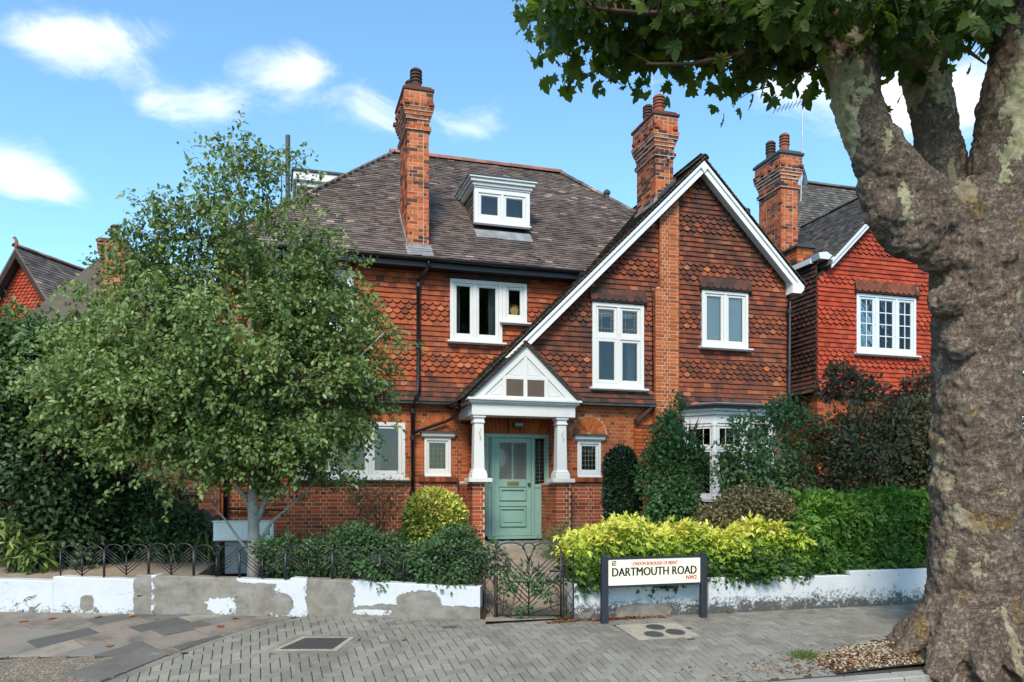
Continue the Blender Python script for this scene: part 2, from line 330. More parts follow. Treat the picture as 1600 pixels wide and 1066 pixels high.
def bark_plane():
    t = NT('bark_plane')
    base = t.ramp(t.noise(3.5, 10, .72, .25), [(.28, (.105, .074, .054)), (.5, (.21, .152, .112)), (.72, (.34, .262, .20))])
    pv = t.mapping(t.pos(), (1, 1, .62))
    big = t.noise(1.9, 7, .6, .5, vec=pv)
    wob = t.noise(9, 5, .7)
    m1 = t.rng(t.math('ADD', big, t.math('MULTIPLY', wob, .22)), .690, .715)
    col = t.mix(m1, base, t.ramp(t.noise(7, 4), [(.35, (.23, .175, .11)), (.6, (.34, .275, .18))]))
    m2 = t.rng(t.math('ADD', t.noise(3.1, 6, .6, .4, vec=t.mapping(t.pos(), (1, 1, .8), (7, 2, 5))), t.math('MULTIPLY', wob, .2)), .715, .745)
    col = t.mix(t.math('MULTIPLY', m2, .75), col, (.28, .175, .07))
    # higher up the bark is freshly shed and cream
    hi = t.rng(t.xyz()[2], 3.8, 6.2, -.09, .13)
    m3 = t.rng(t.math('ADD', t.math('ADD', t.noise(1.5, 6, .55, .4, vec=t.mapping(t.pos(), (1, 1, .5), (3, 9, 1))), t.math('MULTIPLY', wob, .2)), hi), .70, .71)
    col = t.mix(m3, col, t.ramp(t.noise(6, 5), [(.3, (.22, .20, .105)), (.5, (.37, .34, .20)), (.7, (.47, .43, .29))]))
    fis = t.noise(30, 9, .72, .15, vec=t.mapping(t.pos(), (1, 1, .7))); fis2 = t.noise(70, 6, .7)
    wr = t.noise(9, 8, .7, .25, vec=t.mapping(t.pos(), (.7, .7, 2.2)))
    keep = t.math('SUBTRACT', 1.0, t.math('MULTIPLY', t.math('MAXIMUM', m1, m3), .8))
    crack = t.math('ADD', t.math('MULTIPLY', t.rng(fis, .33, .50), .6), t.math('MULTIPLY', t.rng(wr, .36, .50), .4))
    col = t.mix(t.math('MULTIPLY', t.rng(crack, .15, .75, .8, 0), keep), col, (.045, .034, .028))
    col = t.mix(t.math('MULTIPLY', t.rng(fis2, .56, .72, 0, .45), keep), col, (.36, .31, .27))
    lich = t.rng(t.noise(11, 6, .7, vec=t.mapping(t.pos(), (1, 1, 1), (2, 1, 9))), .66, .73, 0, .5)
    col = t.mix(lich, col, (.36, .34, .28))
    h = t.math('ADD', t.math('MULTIPLY', t.noise(14, 8, .7), .7), t.math('MULTIPLY', t.math('MULTIPLY', crack, keep), .8))
    h = t.math('SUBTRACT', h, t.math('MULTIPLY', t.math('MAXIMUM', m1, m3), .35))
    t.set(col, .88, .2, bump=h, bump_d=.06, bump_s=1.0)
bark_plane()
def bark_birch():
    t = NT('bark_birch')
    n = t.noise(4, 6, .7, .3, vec=t.mapping(t.pos(), (4, 4, 14)))
    c = t.mix(t.rng(n, .54, .64), (.36, .33, .285), (.05, .042, .037))
    c = t.mix(t.rng(t.noise(6), .5, .8, 0, .6), c, (.22, .185, .145))
    t.set(c, .8, .2, bump=n, bump_d=.008)
bark_birch()
def render_wall(name, patches, flakes, u_dir, u0, mould=.5):
    """painted render, with cement showing where the paint has gone; patches are (u, z, half u, half z)"""
    t = NT(name); p = t.pos(); sx = t.xyz(p)
    u = t.math('ADD', t.math('ADD', t.math('MULTIPLY', sx[0], u_dir[0]), t.math('MULTIPLY', sx[1], u_dir[1])), -u0)
    z = sx[2]; n1 = t.noise(4, 9, .7, .6); n2 = t.noise(16, 7, .7, .3)
    jag = t.math('ADD', t.math('MULTIPLY', t.math('SUBTRACT', n1, .5), 1.9), t.math('MULTIPLY', t.math('SUBTRACT', n2, .5), 1.5))
    def blob(u_, z_, a, b):
        du = t.math('DIVIDE', t.math('ABSOLUTE', t.math('SUBTRACT', u, u_)), a); dz = t.math('DIVIDE', t.math('ABSOLUTE', t.math('SUBTRACT', z, z_)), b)
        return t.math('SUBTRACT', 1.0, t.math('POWER', t.math('ADD', t.math('POWER', du, 3.0), t.math('POWER', dz, 3.0)), .3333))
    def union(L):
        acc = None
        for q in L:
            v = blob(*q); acc = v if acc is None else t.math('MAXIMUM', acc, v)
        return acc
    white = t.mix(t.rng(t.noise(3, 7, .7), .45, .8, 0, .5), (.50, .512, .53), (.37, .365, .36))
    # soot and algae climbing from the pavement
    mo = t.math('ADD', t.math('MULTIPLY', t.math('SUBTRACT', .30, z), 1.6), t.math('SUBTRACT', t.noise(5, 9, .75, .2), .5))
    mo = t.math('ADD', mo, t.math('MULTIPLY', t.math('SUBTRACT', t.noise(24, 8, .8, .3), .5), 1.5))
    white = t.mix(t.rng(t.noise(38, 5, .7), .62, .72, 0, .35), white, (.2, .195, .185))
    white = t.mix(t.rng(mo, .50 - mould * .42, .60 - mould * .3, 0, .95), white, (.050, .050, .046))
    cem = t.mix(t.rng(t.noise(5, 9, .75, .3), .32, .68), (.25, .226, .19), (.125, .11, .09))
    cem = t.mix(t.rng(n2, .6, .72, 0, .6), cem, (.085, .075, .06))
    cem = t.mix(t.rng(t.noise(2.4, 3, .5, vec=t.mapping(p, (1, 1, 3))), .5, .75, 0, .45), cem, (.31, .31, .31))
    mask = None
    if patches:
        mask = t.rng(t.math('ADD', union(patches), t.math('MULTIPLY', jag, .30)), .0, .03)
        if flakes:
            fm = t.rng(t.math('ADD', union(flakes), t.math('MULTIPLY', jag, .6)), .0, .03)
            mask = t.math('MULTIPLY', mask, t.math('SUBTRACT', 1.0, fm))
    spots = t.rng(t.math('ADD', n1, t.math('MULTIPLY', t.math('SUBTRACT', .2, z), .35)), .655, .67)
    mask = spots if mask is None else t.math('MAXIMUM', mask, spots)
    col = t.mix(mask, white, cem)
    crk = t.voronoi(2.6, vec=t.mapping(p, (1, 1, 1.3), (0, 0, 0)), feature='DISTANCE_TO_EDGE')
    crk = t.math('ADD', crk, t.math('MULTIPLY', t.math('SUBTRACT', n2, .5), .03))
    col = t.mix(t.rng(crk, .0, .004, .28, 0), col, (.1, .095, .085))
    h = t.math('ADD', t.math('MULTIPLY', mask, -1.0), t.math('MULTIPLY', n2, .6))
    t.set(col, .8, .25, bump=h, bump_d=.008, bump_s=.8)
M = MATS

# ------------------------------------------------------------------ pieces: bricks, tiles, pavers. The 300 that show largest become objects, the rest one part
PIECES = {}                                     # key -> list of (verts, faces, rnd, parent, mat)
BOXF = [(0, 3, 2, 1), (4, 5, 6, 7), (0, 1, 5, 4), (1, 2, 6, 5), (2, 3, 7, 6), (3, 0, 4, 7)]
def piece(key, verts, faces, rnd, parent, mat): PIECES.setdefault(key, []).append((np.array(verts, float), faces, rnd, parent, mat))
def intervals(base, holes, z0, z1, mn=.03):
    """subtract the holes (u0,u1,z0,z1) that a course meets from the base interval"""
    out = [base]; zc = (z0 + z1) / 2
    for h in holes:
        if h[2] < zc < h[3]:
            nxt = []
            for a, b in out:
                if h[1] <= a or h[0] >= b: nxt.append((a, b)); continue
                if h[0] - a > mn: nxt.append((a, h[0]))
                if b - h[1] > mn: nxt.append((h[1], b))
            out = nxt
    return [(a, b) for a, b in out if b - a > mn]
def bricks(key, parent, mat, org, ud, nd, u0, u1, z0, z1, holes=(), base_fn=None, course=.075, dark=0.0, depth=.06, proud=0.0):
    """Flemish bond on an upright face; ud along the wall, nd its outward normal"""
    org, ud, nd = np.array(org, float), np.array(ud, float), np.array(nd, float)
    J = .012; row = 0; z = z0
    while z < z1 - .02:
        zt = min(z + course - J, z1)
        base = base_fn(z, zt) if base_fn else (u0, u1)
        if base is None: z += course; row += 1; continue
        x = u0 - (.0 if row % 2 else .17); k = row
        cuts = []
        while x < u1:
            w = .215 if k % 2 else .103
            cuts.append((x, x + w)); x += w + J; k += 1
        for a, b in intervals(base, holes, z, zt):
            for c, d in cuts:
                p, q = max(a, c), min(b, d)
                if q - p < .025: continue
                r = random.random() ** 1.0; r = min(1, max(0, r - dark * random.random()))
                o = proud + random.uniform(-.002, .003)
                A = [org + ud * uu + nd * nn + np.array((0, 0, zz)) for nn in (o, o - depth) for uu, zz in ((p, z), (q, z), (q, zt), (p, zt))]
                # A: front ring then back ring
                piece(key, [A[0], A[1], A[2], A[3], A[4], A[5], A[6], A[7]], [(0, 1, 2, 3), (0, 4, 5, 1), (1, 5, 6, 2), (2, 6, 7, 3), (3, 7, 4, 0)], r, parent, mat)
        z += course; row += 1
GAUGE = .1055; TW = .166
def tile_wall(key, parent, mat_fn, org, ud, nd, u0, u1, z0, z1, holes=(), base_fn=None, scallops=(), flare=.13):
    """tile hanging: each tile tips out over the one below; the bands in scallops have round tails"""
    org, ud, nd = np.array(org, float), np.array(ud, float), np.array(nd, float)
    nrow = int((z1 - z0) / GAUGE + .999)
    for row in range(nrow):
        z = z0 + row * GAUGE; zt = min(z + GAUGE + .035, z1 + .03)
        base = base_fn(z + .02, zt) if base_fn else (u0, u1)
        if base is None: continue
        sc = any(a <= z + GAUGE * .5 < b for a, b in scallops)
        fl = max(0.0, 1 - (z - z0) / .42) ** 1.7 * flare if flare else 0
        flt = max(0.0, 1 - (zt - z0) / .42) ** 1.7 * flare if flare else 0
        for a, b in intervals(base, holes, z, z + GAUGE):
            x = u0 - (TW / 2 if row % 2 else 0)
            while x < b:
                p, q = max(a, x + .0015), min(b, x + TW - .0015); x += TW
                if q - p < .03: continue
                jb = random.uniform(-.004, .006); jz = random.uniform(-.003, .003)
                yb = .038 + fl + jb; ytp = .003 + flt; th = .018
                if sc and q - p > .1:
                    m = (p + q) / 2; h = (q - p) / 2 - .004; dz = .062; yb += .012
                    prof = [(p, z + dz)] + [(m - h * math.cos(t), z + dz - dz * math.sin(t) * (1.0)) for t in (R(28), R(62), R(90), R(118), R(152))] + [(q, z + dz)]
                else:
                    prof = [(p, z), (q, z)]
                top = [(q, zt), (p, zt)]
                ring = [(u, zz + jz, yb if zz < zt - .02 else ytp) for u, zz in prof] + [(u, zz, ytp) for u, zz in top]
                if sc and q - p > .1:        # interpolate the tilt along the rounded tail
                    ring = [(u, zz + jz, yb + (ytp - yb) * (zz - z) / (zt - z)) for u, zz in prof] + [(u, zz, ytp) for u, zz in top]
                n = len(ring)
                fr = [org + ud * u + nd * y + np.array((0, 0, zz)) for u, zz, y in ring]
                bk = [org + ud * u + nd * (y - th) + np.array((0, 0, zz)) for u, zz, y in ring]
                fs = [tuple(range(n))] + [(i, i + n, (i + 1) % n + n, (i + 1) % n) for i in range(n) if i != n - 2]
                rr = random.random(); mat = mat_fn(row, z)
                piece(key, fr + bk, fs, rr if rr > .06 else rr, parent, mat)
def tile_roof(key, parent, mat, org, e, up, n, length, base_fn, gauge=.1, tw=.168, sag=0.0):
    """rows of plain tiles up a slope; base_fn(s) gives the run of the row at slope distance s"""
    org, e, up, n = (np.array(v, float) for v in (org, e, up, n))
    s = 0.0; row = 0
    while s < length:
        base = base_fn(s)
        if base:
            a, b = base; x = math.floor(a / tw) * tw - (tw / 2 if row % 2 else 0)
            while x < b:
                p, q = max(a, x + .001), min(b, x + tw - .001); x += tw
                if q - p < .02: continue
                lift = .034 + random.uniform(-.004, .005); l2 = lift + random.uniform(-.004, .004)
                dz = sag * math.sin(p * 1.7 + s) * .5 + sag * math.sin(p * .6 - s * 1.3)
                s0 = s + random.uniform(-.006, .006); s1 = s + gauge + .05
                P = [(p, s0, lift + dz), (q, s0, l2 + dz), (q, s1, .010 + dz), (p, s1, .010 + dz)]
                fr = [org + e * u + up * v + n * w for u, v, w in P]; bk = [org + e * u + up * v + n * (w - .014) for u, v, w in P]
                r = random.random(); r = r if r < .975 else .8 + r * .2
                piece(key, fr + bk, [(0, 1, 2, 3), (0, 4, 5, 1), (1, 5, 6, 2), (3, 7, 4, 0)], r * .96 if r < .975 else r, parent, mat)
        s += gauge; row += 1
def finish_pieces():
    """the largest pieces in view stay single objects; the others of the same parent are joined"""
    dg = bpy.context.evaluated_depsgraph_get(); dg.update()
    eye = Vector((0, 0, EYE)); count = 0
    for (thing, name, cap), L in PIECES.items():
        scored = []
        for i, (v, f, r, par, mat) in enumerate(L):
            c = v.mean(0); q = v[list(f[0])].mean(0)
            if c[0] * SN + c[1] * CS < 1: continue
            px = [project(p) for p in v[list(f[0])]]
            xs = [p[0] for p in px]; ys = [p[1] for p in px]
            if max(xs) < 8 or min(xs) > 1592 or max(ys) < 4 or min(ys) > 1062: continue
            n = np.cross(v[f[0][1]] - v[f[0][0]], v[f[0][2]] - v[f[0][1]])
            if np.dot(n, q - np.array((0, 0, EYE))) > 0 and name != 'leaf': continue
            k = len(px); ar = abs(sum(xs[j] * ys[(j + 1) % k] - xs[(j + 1) % k] * ys[j] for j in range(k))) / 2
            scored.append((ar, i))
        scored.sort(reverse=True); chosen = set()
        for ar, i in scored:
            if len(chosen) >= cap: break
            v, f = L[i][0], L[i][1]; q = Vector(v[list(f[0])].mean(0)); d = q - eye
            hit, loc, *_ = scene.ray_cast(dg, eye, d.normalized(), distance=d.length - .045)
            if not hit: chosen.add(i)
        rest = {}
        for i, (v, f, r, par, mat) in enumerate(L):
            if i in chosen:
                c = v.mean(0); me = bpy.data.meshes.new(name); me.from_pydata([tuple(p) for p in v - c], [], f)
                a = me.attributes.new('rnd', 'FLOAT', 'POINT'); a.data.foreach_set('value', [r] * len(v)); me.materials.append(M[mat])
                place(name, me, c, par); count += 1
            else: rest.setdefault((par.name, mat), []).append(i)
        bypar = {}
        for (pn, mat), idx in rest.items(): bypar.setdefault(pn, []).append((mat, idx))
        for pn, groups in bypar.items():
            V = []; F = []; A = []; MI = []; mats = []; b = 0; par = bpy.data.objects[pn]
            for mi, (mat, idx) in enumerate(groups):
                mats.append(mat)
                for i in idx:
                    v, f, r, _, _ = L[i]; V.append(v); F.extend([tuple(k + b for k in q) for q in f]); A.extend([r] * len(v)); MI.extend([mi] * len(f)); b += len(v)
            V = np.concatenate(V); c = V.mean(0); nm = {'brick': 'brickwork', 'leaf': 'foliage'}.get(name, name + '_field')
            me = bpy.data.meshes.new(nm); me.from_pydata([tuple(p) for p in V - c], [], F)
            a = me.attributes.new('rnd', 'FLOAT', 'POINT'); a.data.foreach_set('value', np.array(A, dtype=np.float32))
            for m_ in mats: me.materials.append(M[m_])
            me.polygons.foreach_set('material_index', MI)
            tag(place(nm, me, c, par), kind='stuff')
    return count

# ------------------------------------------------------------------ the ground: pavement falls towards the road, garden rises to the house
WA = (2.48, 9.79); WN = (-.3817, -.9243); WE = (-.9243, .3817)     # left garden wall: near end, outward normal, direction
WY = 9.38                                                          # front face of the right garden wall
def wall_dist(x, y):
    dl = (x - WA[0]) * WN[0] + (y - WA[1]) * WN[1]; dr = WY - y
    m = max(dl, dr); k = .3; e = abs(dl - dr)
    return m if e > k else m + (k - e) ** 2 / (4 * k)
def ground_z(x, y):
    d = max(0, wall_dist(x, y))
    return -(.05 * d + .045 * d * d) if d < 2.2 else -.3278 - .248 * (min(d, 2.36) - 2.2)
def grid_sheet(name, mat, xs, ys, zf, keep=None, dz=0, parent=None):
    mb = MB(); idx = {}; V = []; F = []
    for j, y in enumerate(ys):
        for i, x in enumerate(xs): idx[i, j] = len(V); V.append((x, y, zf(x, y) + dz))
    for j in range(len(ys) - 1):
        for i in range(len(xs) - 1):
            if keep and not keep((xs[i] + xs[i + 1]) / 2, (ys[j] + ys[j + 1]) / 2): continue
            F.append((idx[i, j], idx[i + 1, j], idx[i + 1, j + 1], idx[i, j + 1]))
    mb.add(V, F); return mb.obj(name, mat, parent, smooth=True)
mb = MB(); mb.add([(-600, -600, -.75), (600, -600, -.75), (600, 900, -.75), (-600, 900, -.75)], [(0, 1, 2, 3)]); struct(mb.obj('ground', M['soil']))
mb = MB(); mb.add([(-60, -12, -.50), (60, -12, -.50), (60, 6.9, -.50), (-60, 6.9, -.50)], [(0, 1, 2, 3)]); struct(mb.obj('road', M['road']))
pavement = struct(grid_sheet('pavement', M['joint_sand'], list(np.arange(-12, 16.01, .2)), list(np.arange(6.9, 15.01, .1)), ground_z, dz=-.014, keep=lambda x, y: wall_dist(x, y) > -.35))
def garden_z(x, y):
    d = -wall_dist(x, y); t = min(1, max(0, (d - .1) / 6.0)); return .24 + .30 * t * t * (3 - 2 * t)
def path_lim(y):
    t = (y - 9.6) / (15.2 - 9.6); return 2.55 + t * (3.95 - 2.55), 3.55 + t * (5.75 - 3.55)
def path_z(y): t = min(1, max(0, (y - 9.4) / 5.4)); return .0 + .50 * t * t * (3 - 2 * t) + .02
def garden_all(x, y):
    a, b = path_lim(y)
    if 9.2 < y < 15.4 and a - .12 < x < b + .12: return path_z(y) - .1
    return garden_z(x, y)
struct(grid_sheet('garden_ground', M['soil'], list(np.arange(-30, 40.01, .25)), list(np.arange(9.0, 50.1, .25)), garden_all, keep=lambda x, y: wall_dist(x, y) < -.12 and not (2.5 < x < 3.6 and y < 9.8)))
mb = MB(); ys = np.linspace(9.42, 15.3, 24)
V = [];F = []
for y in ys:
    a, b = path_lim(y); V += [(a - .05, y, path_z(y)), (b + .05, y, path_z(y)), (b + .05, y, path_z(y) - .2), (a - .05, y, path_z(y) - .2)]
for i in range(len(ys) - 1):
    for k in range(4): F.append((i * 4 + k, i * 4 + (k + 1) % 4, i * 4 + 4 + (k + 1) % 4, i * 4 + 4 + k))
mb.add(V, F); struct(mb.obj('path', M['path'], smooth=True))
mb2 = MB(); Vd = [(-7.5, 14.25, .42), (-1.1, 11.65, .42), (-.7, 15.2, .57), (-7.5, 16.5, .6)]
mb2.hexa([(x, y, z - .3) for x, y, z in Vd], Vd); struct(mb2.obj('driveway', M['path']))

# paving: herringbone blocks right of a diagonal seam, old flagstones and tarmac left of it
SEAM_A = np.array((-1.66, 9.05)); SEAM_D = np.array((1.76, 1.53)) / np.hypot(1.76, 1.53); SEAM_N = np.array((SEAM_D[1], -SEAM_D[0]))
def seam(x, y): return (x - SEAM_A[0]) * SEAM_N[0] + (y - SEAM_A[1]) * SEAM_N[1]      # > 0: herringbone side
MH = np.array([(0.0, 9.26), (.64, 9.03), (.86, 9.40), (.31, 9.60)])                     # access cover
def in_poly(poly, x, y):
    c = False; n = len(poly)
    for i in range(n):
        x1, y1 = poly[i]; x2, y2 = poly[(i + 1) % n]
        if (y1 > y) != (y2 > y) and x < (x2 - x1) * (y - y1) / (y2 - y1) + x1: c = not c
    return c
def grow(poly, d): c = poly.mean(0); return np.array([c + (p - c) * (1 + d / np.linalg.norm(p - c)) for p in poly])
COVERS = [(4.26, 8.52), (4.56, 8.56), (4.42, 8.80)]
PAD = np.array([(3.98, 8.36), (4.78, 8.36), (4.78, 8.98), (3.98, 8.98)])
TREE = np.array((7.66, 7.32))
def in_pit(x, y): return ((x - 7.25) / 1.55) ** 2 + ((y - 7.25) / .62) ** 2 < 1 + .16 * math.sin(x * 9 + y * 5)
def lay(key, poly, rnd, parent, mat, th=.05, ch=.004, dz=0.0):
    poly = [np.array(p) for p in poly]; c = sum(poly) / len(poly); n = len(poly)
    tx, ty = random.gauss(0, .010), random.gauss(0, .010); h = dz + random.uniform(-.0015, .0015)
    z = lambda p: ground_z(p[0], p[1]) + h + tx * (p[0] - c[0]) + ty * (p[1] - c[1])
    ins = [c + (p - c) * (1 - ch / max(.02, np.linalg.norm(p - c)) * 1.4) for p in poly]
    V = [(*p, z(p)) for p in ins] + [(*p, z(p) - ch) for p in poly] + [(*p, z(p) - th) for p in poly]
    F = [tuple(range(n))] + [(i, i + n, (i + 1) % n + n, (i + 1) % n) for i in range(n)] + [(i + n, i + 2 * n, (i + 1) % n + 2 * n, (i + 1) % n + n) for i in range(n)]
    piece(key, V, F, rnd, parent, mat)
def clip_half(poly, f):                         # keep the part with f(p) >= 0
    out = []
    for i in range(len(poly)):
        p, q = np.array(poly[i]), np.array(poly[(i + 1) % len(poly)]); a, b = f(p), f(q)
        if a >= 0: out.append(p)
        if (a >= 0) != (b >= 0): out.append(p + (q - p) * a / (a - b))
    return out
W = .1; G = .0048
for jx in range(-40, 125):
    for jy in range(-5, 62):
        k = (jx - jy) % 4
        if k == 0: a, b, c_, d = jx * W, (jx + 2) * W, jy * W, (jy + 1) * W
        elif k == 2: a, b, c_, d = jx * W, (jx + 1) * W, (jy - 1) * W, (jy + 1) * W
        else: continue
        ca, sa = math.cos(R(1.5)), math.sin(R(1.5))
        q = [(2.0 + ca * u - sa * v, 7.1 + sa * u + ca * v) for u, v in ((a + G, c_ + G), (b - G, c_ + G), (b - G, d - G), (a + G, d - G))]
        mx, my = sum(p[0] for p in q) / 4, sum(p[1] for p in q) / 4
        if mx > 12 or wall_dist(mx, my) > 3 or my < 7.1: continue
        if in_poly(grow(MH, .08), mx, my) or in_poly(PAD, mx, my): continue
        q = [np.array(p) for p in q]
        for f_ in (lambda p: seam(*p) - .125, lambda p: p[1] - 7.148, lambda p: wall_dist(*p) - .012):
            if len(q) >= 3: q = clip_half(q, f_)
        if len(q) < 3 or max(np.linalg.norm(p - q[0]) for p in q) < .03: continue
        if in_pit(mx, my) or (mx - TREE[0]) ** 2 + (my - TREE[1]) ** 2 < .72: continue
        lay(('pavement', 'paver', 300), q, random.gauss(.5, .2) % 1.0, pavement, 'paver')
# header course along the seam and round the cover
s = -.6
while s < 2.2:
    q = [SEAM_A + SEAM_D * (s + a) + SEAM_N * b for a, b in ((.004, .02), (.196, .02), (.196, .118), (.004, .118))]
    if all(wall_dist(*p) > .03 for p in q): lay(('pavement', 'paver', 300), q, random.random() * .5, pavement, 'paver')
    s += .2
gm, gm2 = grow(MH, .03), grow(MH, .125)
for i in range(4):
    p0, p1, r0, r1 = gm[i], gm[(i + 1) % 4], gm2[i], gm2[(i + 1) % 4]; n = 3
    for k in range(n):
        f0, f1 = k / n + .008, (k + 1) / n - .008
        lay(('pavement', 'paver', 300), dz=.004, poly=[r0 + (r1 - r0) * f0, r0 + (r1 - r0) * f1, p0 + (p1 - p0) * f1, p0 + (p1 - p0) * f0], rnd=random.random() * .6, parent=pavement, mat='paver')
# flagstones
FA = np.array((.85, .527)); FB = np.array((-.527, .85)); FO = np.array((-2.6, 9.3))
def tarmac_side(x, y): return (x + 1.55) * .30 + (y - 9.68) * .95 < 0 and not in_poly(np.array([(-2.15, 9.33), (-1.70, 9.02), (-1.0, 9.62), (-1.40, 9.90)]), x, y)
row = 0; v = -1.5; rf = random.Random(11)
while v < 6:
    wv = rf.choice((.40, .46, .52, .36)); u = -6 + rf.random() * .6
    while u < 4:
        lu = rf.choice((.55, .68, .82, .62))
        q = [FO + FA * (u + a) + FB * (v + b) for a, b in ((.004, .004), (lu - .004, .004), (lu - .004, wv - .004), (.004, wv - .004))]
        q = clip_half(q, lambda p: -seam(*p) - .012)
        if len(q) >= 3: q = clip_half(q, lambda p: wall_dist(*p) - .03)
        if len(q) >= 3: q = clip_half(q, lambda p: (p[0] + 1.55) * .30 + (p[1] - 9.68) * .95)
        if len(q) >= 3 and max(np.linalg.norm(q[i] - q[0]) for i in range(len(q))) > .08: lay(('pavement', 'flagstone', 300), q, min(1, max(0, rf.choice((.05, .15, .3, .42, .5, .58, .62, .72, .9)) + rf.uniform(-.05, .05))), pavement, 'flagstone', dz=-.002)
        u += lu
    v += wv
lay(('pavement', 'flagstone', 300), [(-2.13, 9.34), (-1.72, 9.05), (-1.04, 9.62), (-1.42, 9.88)], .2, pavement, 'flagstone', dz=.002)
struct(grid_sheet('tarmac', M['tarmac'], list(np.arange(-9, -1.0, .1)), list(np.arange(6.9, 11.6, .1)), ground_z, dz=-.004, keep=lambda x, y: (x + 1.55) * .30 + (y - 9.68) * .95 < -.04 and seam(x, y) < -.05))
# kerb stones
kerb = MB(); kerb.box(-60, 60, 6.93, 7.06, -.8, -.47); kerb = struct(kerb.obj('kerb', M['stone_kerb']))
x = -6.0
while x < 12:
    l = random.choice((.9, .91, .6)); mbk = MB(); mbk.r = random.random(); z = -.355
    mbk.box(x + .004, x + l - .004, 6.9, 7.14 + random.uniform(-.006, .006), -.5, z + random.uniform(-.004, .004)); mbk.obj('kerbstone', M['stone_kerb'], kerb, bevel=.012); x += l

# ------------------------------------------------------------------ the house
GY, MY = 15.60, 16.40                            # tile face of the gable wing and of the main wall
BG, BM = 15.68, 16.48                            # brick face below each
house = empty('brick_house', (5.0, 16.4, .5), 'detached red brick house with hung tiles, steep gable and green front door', 'house')
X0, X1 = -1.0, 11.1
def backing(name, mat, y0, y1, x0, x1, z0, z1, holes, parent=house):
    """a solid wall cut into blocks round its openings"""
    mb = MB(); xs = sorted({x0, x1, *[min(max(h[i], x0), x1) for h in holes for i in (0, 1)]}); zs = sorted({z0, z1, *[min(max(h[i], z0), z1) for h in holes for i in (2, 3)]})
    for i in range(len(xs) - 1):
        for j in range(len(zs) - 1):
            cx, cz = (xs[i] + xs[i + 1]) / 2, (zs[j] + zs[j + 1]) / 2
            if any(h[0] < cx < h[1] and h[2] < cz < h[3] for h in holes): continue
            mb.box(xs[i], xs[i + 1], y0, y1, zs[j], zs[j + 1])
    return mb.obj(name, mat, parent)
# openings: (x0, x1, z0, z1)
W_UP1 = (-.15, 1.52, 4.87, 6.08); W_UP2a = (3.50, 4.63, 4.80, 6.09); W_UP2b = (4.63, 5.18, 5.26, 6.09)
W_LOW = (.42, 2.58, 1.92, 3.06); W_SM1 = (2.98, 3.54, 2.00, 2.76)
G_TALL = (6.36, 7.54, 3.83, 5.61); G_BLIND = (8.93, 10.08, 4.82, 6.05); G_SM = (6.07, 6.60, 1.98, 2.70)
BAY = (8.60, 10.85, .5, 3.5)
# main wall
wall_lo = backing('wall', M['mortar'], BM + .004, BM + .25, X0, 3.9, 1.86, 3.52, [W_LOW, W_SM1])
plinth_m = backing('plinth', M['mortar_pale'], BM + .004, BM + .25, X0, 3.9, .3, 1.86, [])
wall_up = backing('wall', M['sheathing'], MY + .012, MY + .25, X0, 7.0, 3.53, 6.35, [W_UP1, W_UP2a, W_UP2b])
wall_glo = backing('wall', M['mortar'], BG + .004, BG + .25, 5.62, X1, 1.86, 3.52, [G_SM, BAY])
plinth_g = backing('plinth', M['mortar_pale'], BG + .004, BG + .25, 5.62, X1, .3, 1.86, [BAY])
tri = lambda z: (8.85 - (8.62 - z), 8.85 + (8.62 - z))
mbw = MB()
for (a, b, c_, d) in [(5.18, G_TALL[0], 3.53, G_TALL[3]), (G_TALL[1], G_BLIND[0], 3.53, G_TALL[3]), (G_BLIND[0], G_BLIND[1], 3.53, G_BLIND[2]), (G_BLIND[1], X1, 3.53, G_TALL[3]), (G_TALL[0], G_TALL[1], 3.53, G_TALL[2])]:
    if a == 5.18: mbw.prism([(3.9, 3.53), (b, 3.53), (b, d), (5.84, d)], 'y', GY + .012, GY + .2)
    else: mbw.box(a, b, GY + .012, GY + .2, c_, d)
mbw.prism([(5.84, 5.61), (G_BLIND[0], 5.61), (G_BLIND[0], 6.4), (6.63, 6.4)], 'y', GY + .012, GY + .2)
mbw.prism([(G_BLIND[1], 5.61), (X1, 5.61), (X1, 6.4), (G_BLIND[1], 6.4)], 'y', GY + .012, GY + .2)
mbw.box(*G_BLIND[:2], GY + .012, GY + .2, 6.05, 6.4)
mbw.prism([(6.63, 6.4), (11.07, 6.4), (8.85, 8.62)], 'y', GY + .012, GY + .2)
wall_gup = mbw.obj('wall', M['sheathing'], house)
# side and back walls, inner partition, floor
for q_ in ((X0 - .02, X0 + .25, BM + .26, 23.79, .3, 6.3), (X0, X1, 23.8, 24, .3, 6.3), (X1 - .25, X1 + .02, BG + .26, 23.79, .3, 6.35)): mbx = MB(); mbx.box(*q_); mbx.obj('side_wall', M['brick_deep'], house)
mbx = MB(); mbx.box(X0 + .3, X1 - .3, 19.4, 19.5, .5, 6.2); mbx.box(X0 + .3, X1 - .3, 16.8, 19.4, 3.3, 3.45); mbx.obj('inner_wall', M['interior'], house)

K_B = ('house', 'brick', 300); K_T = ('house', 'wall_tile', 300); K_R = ('house', 'roof_tile', 300)
def arch_hole(cx, cz, r):
    def f(z, zt): return None
    return f
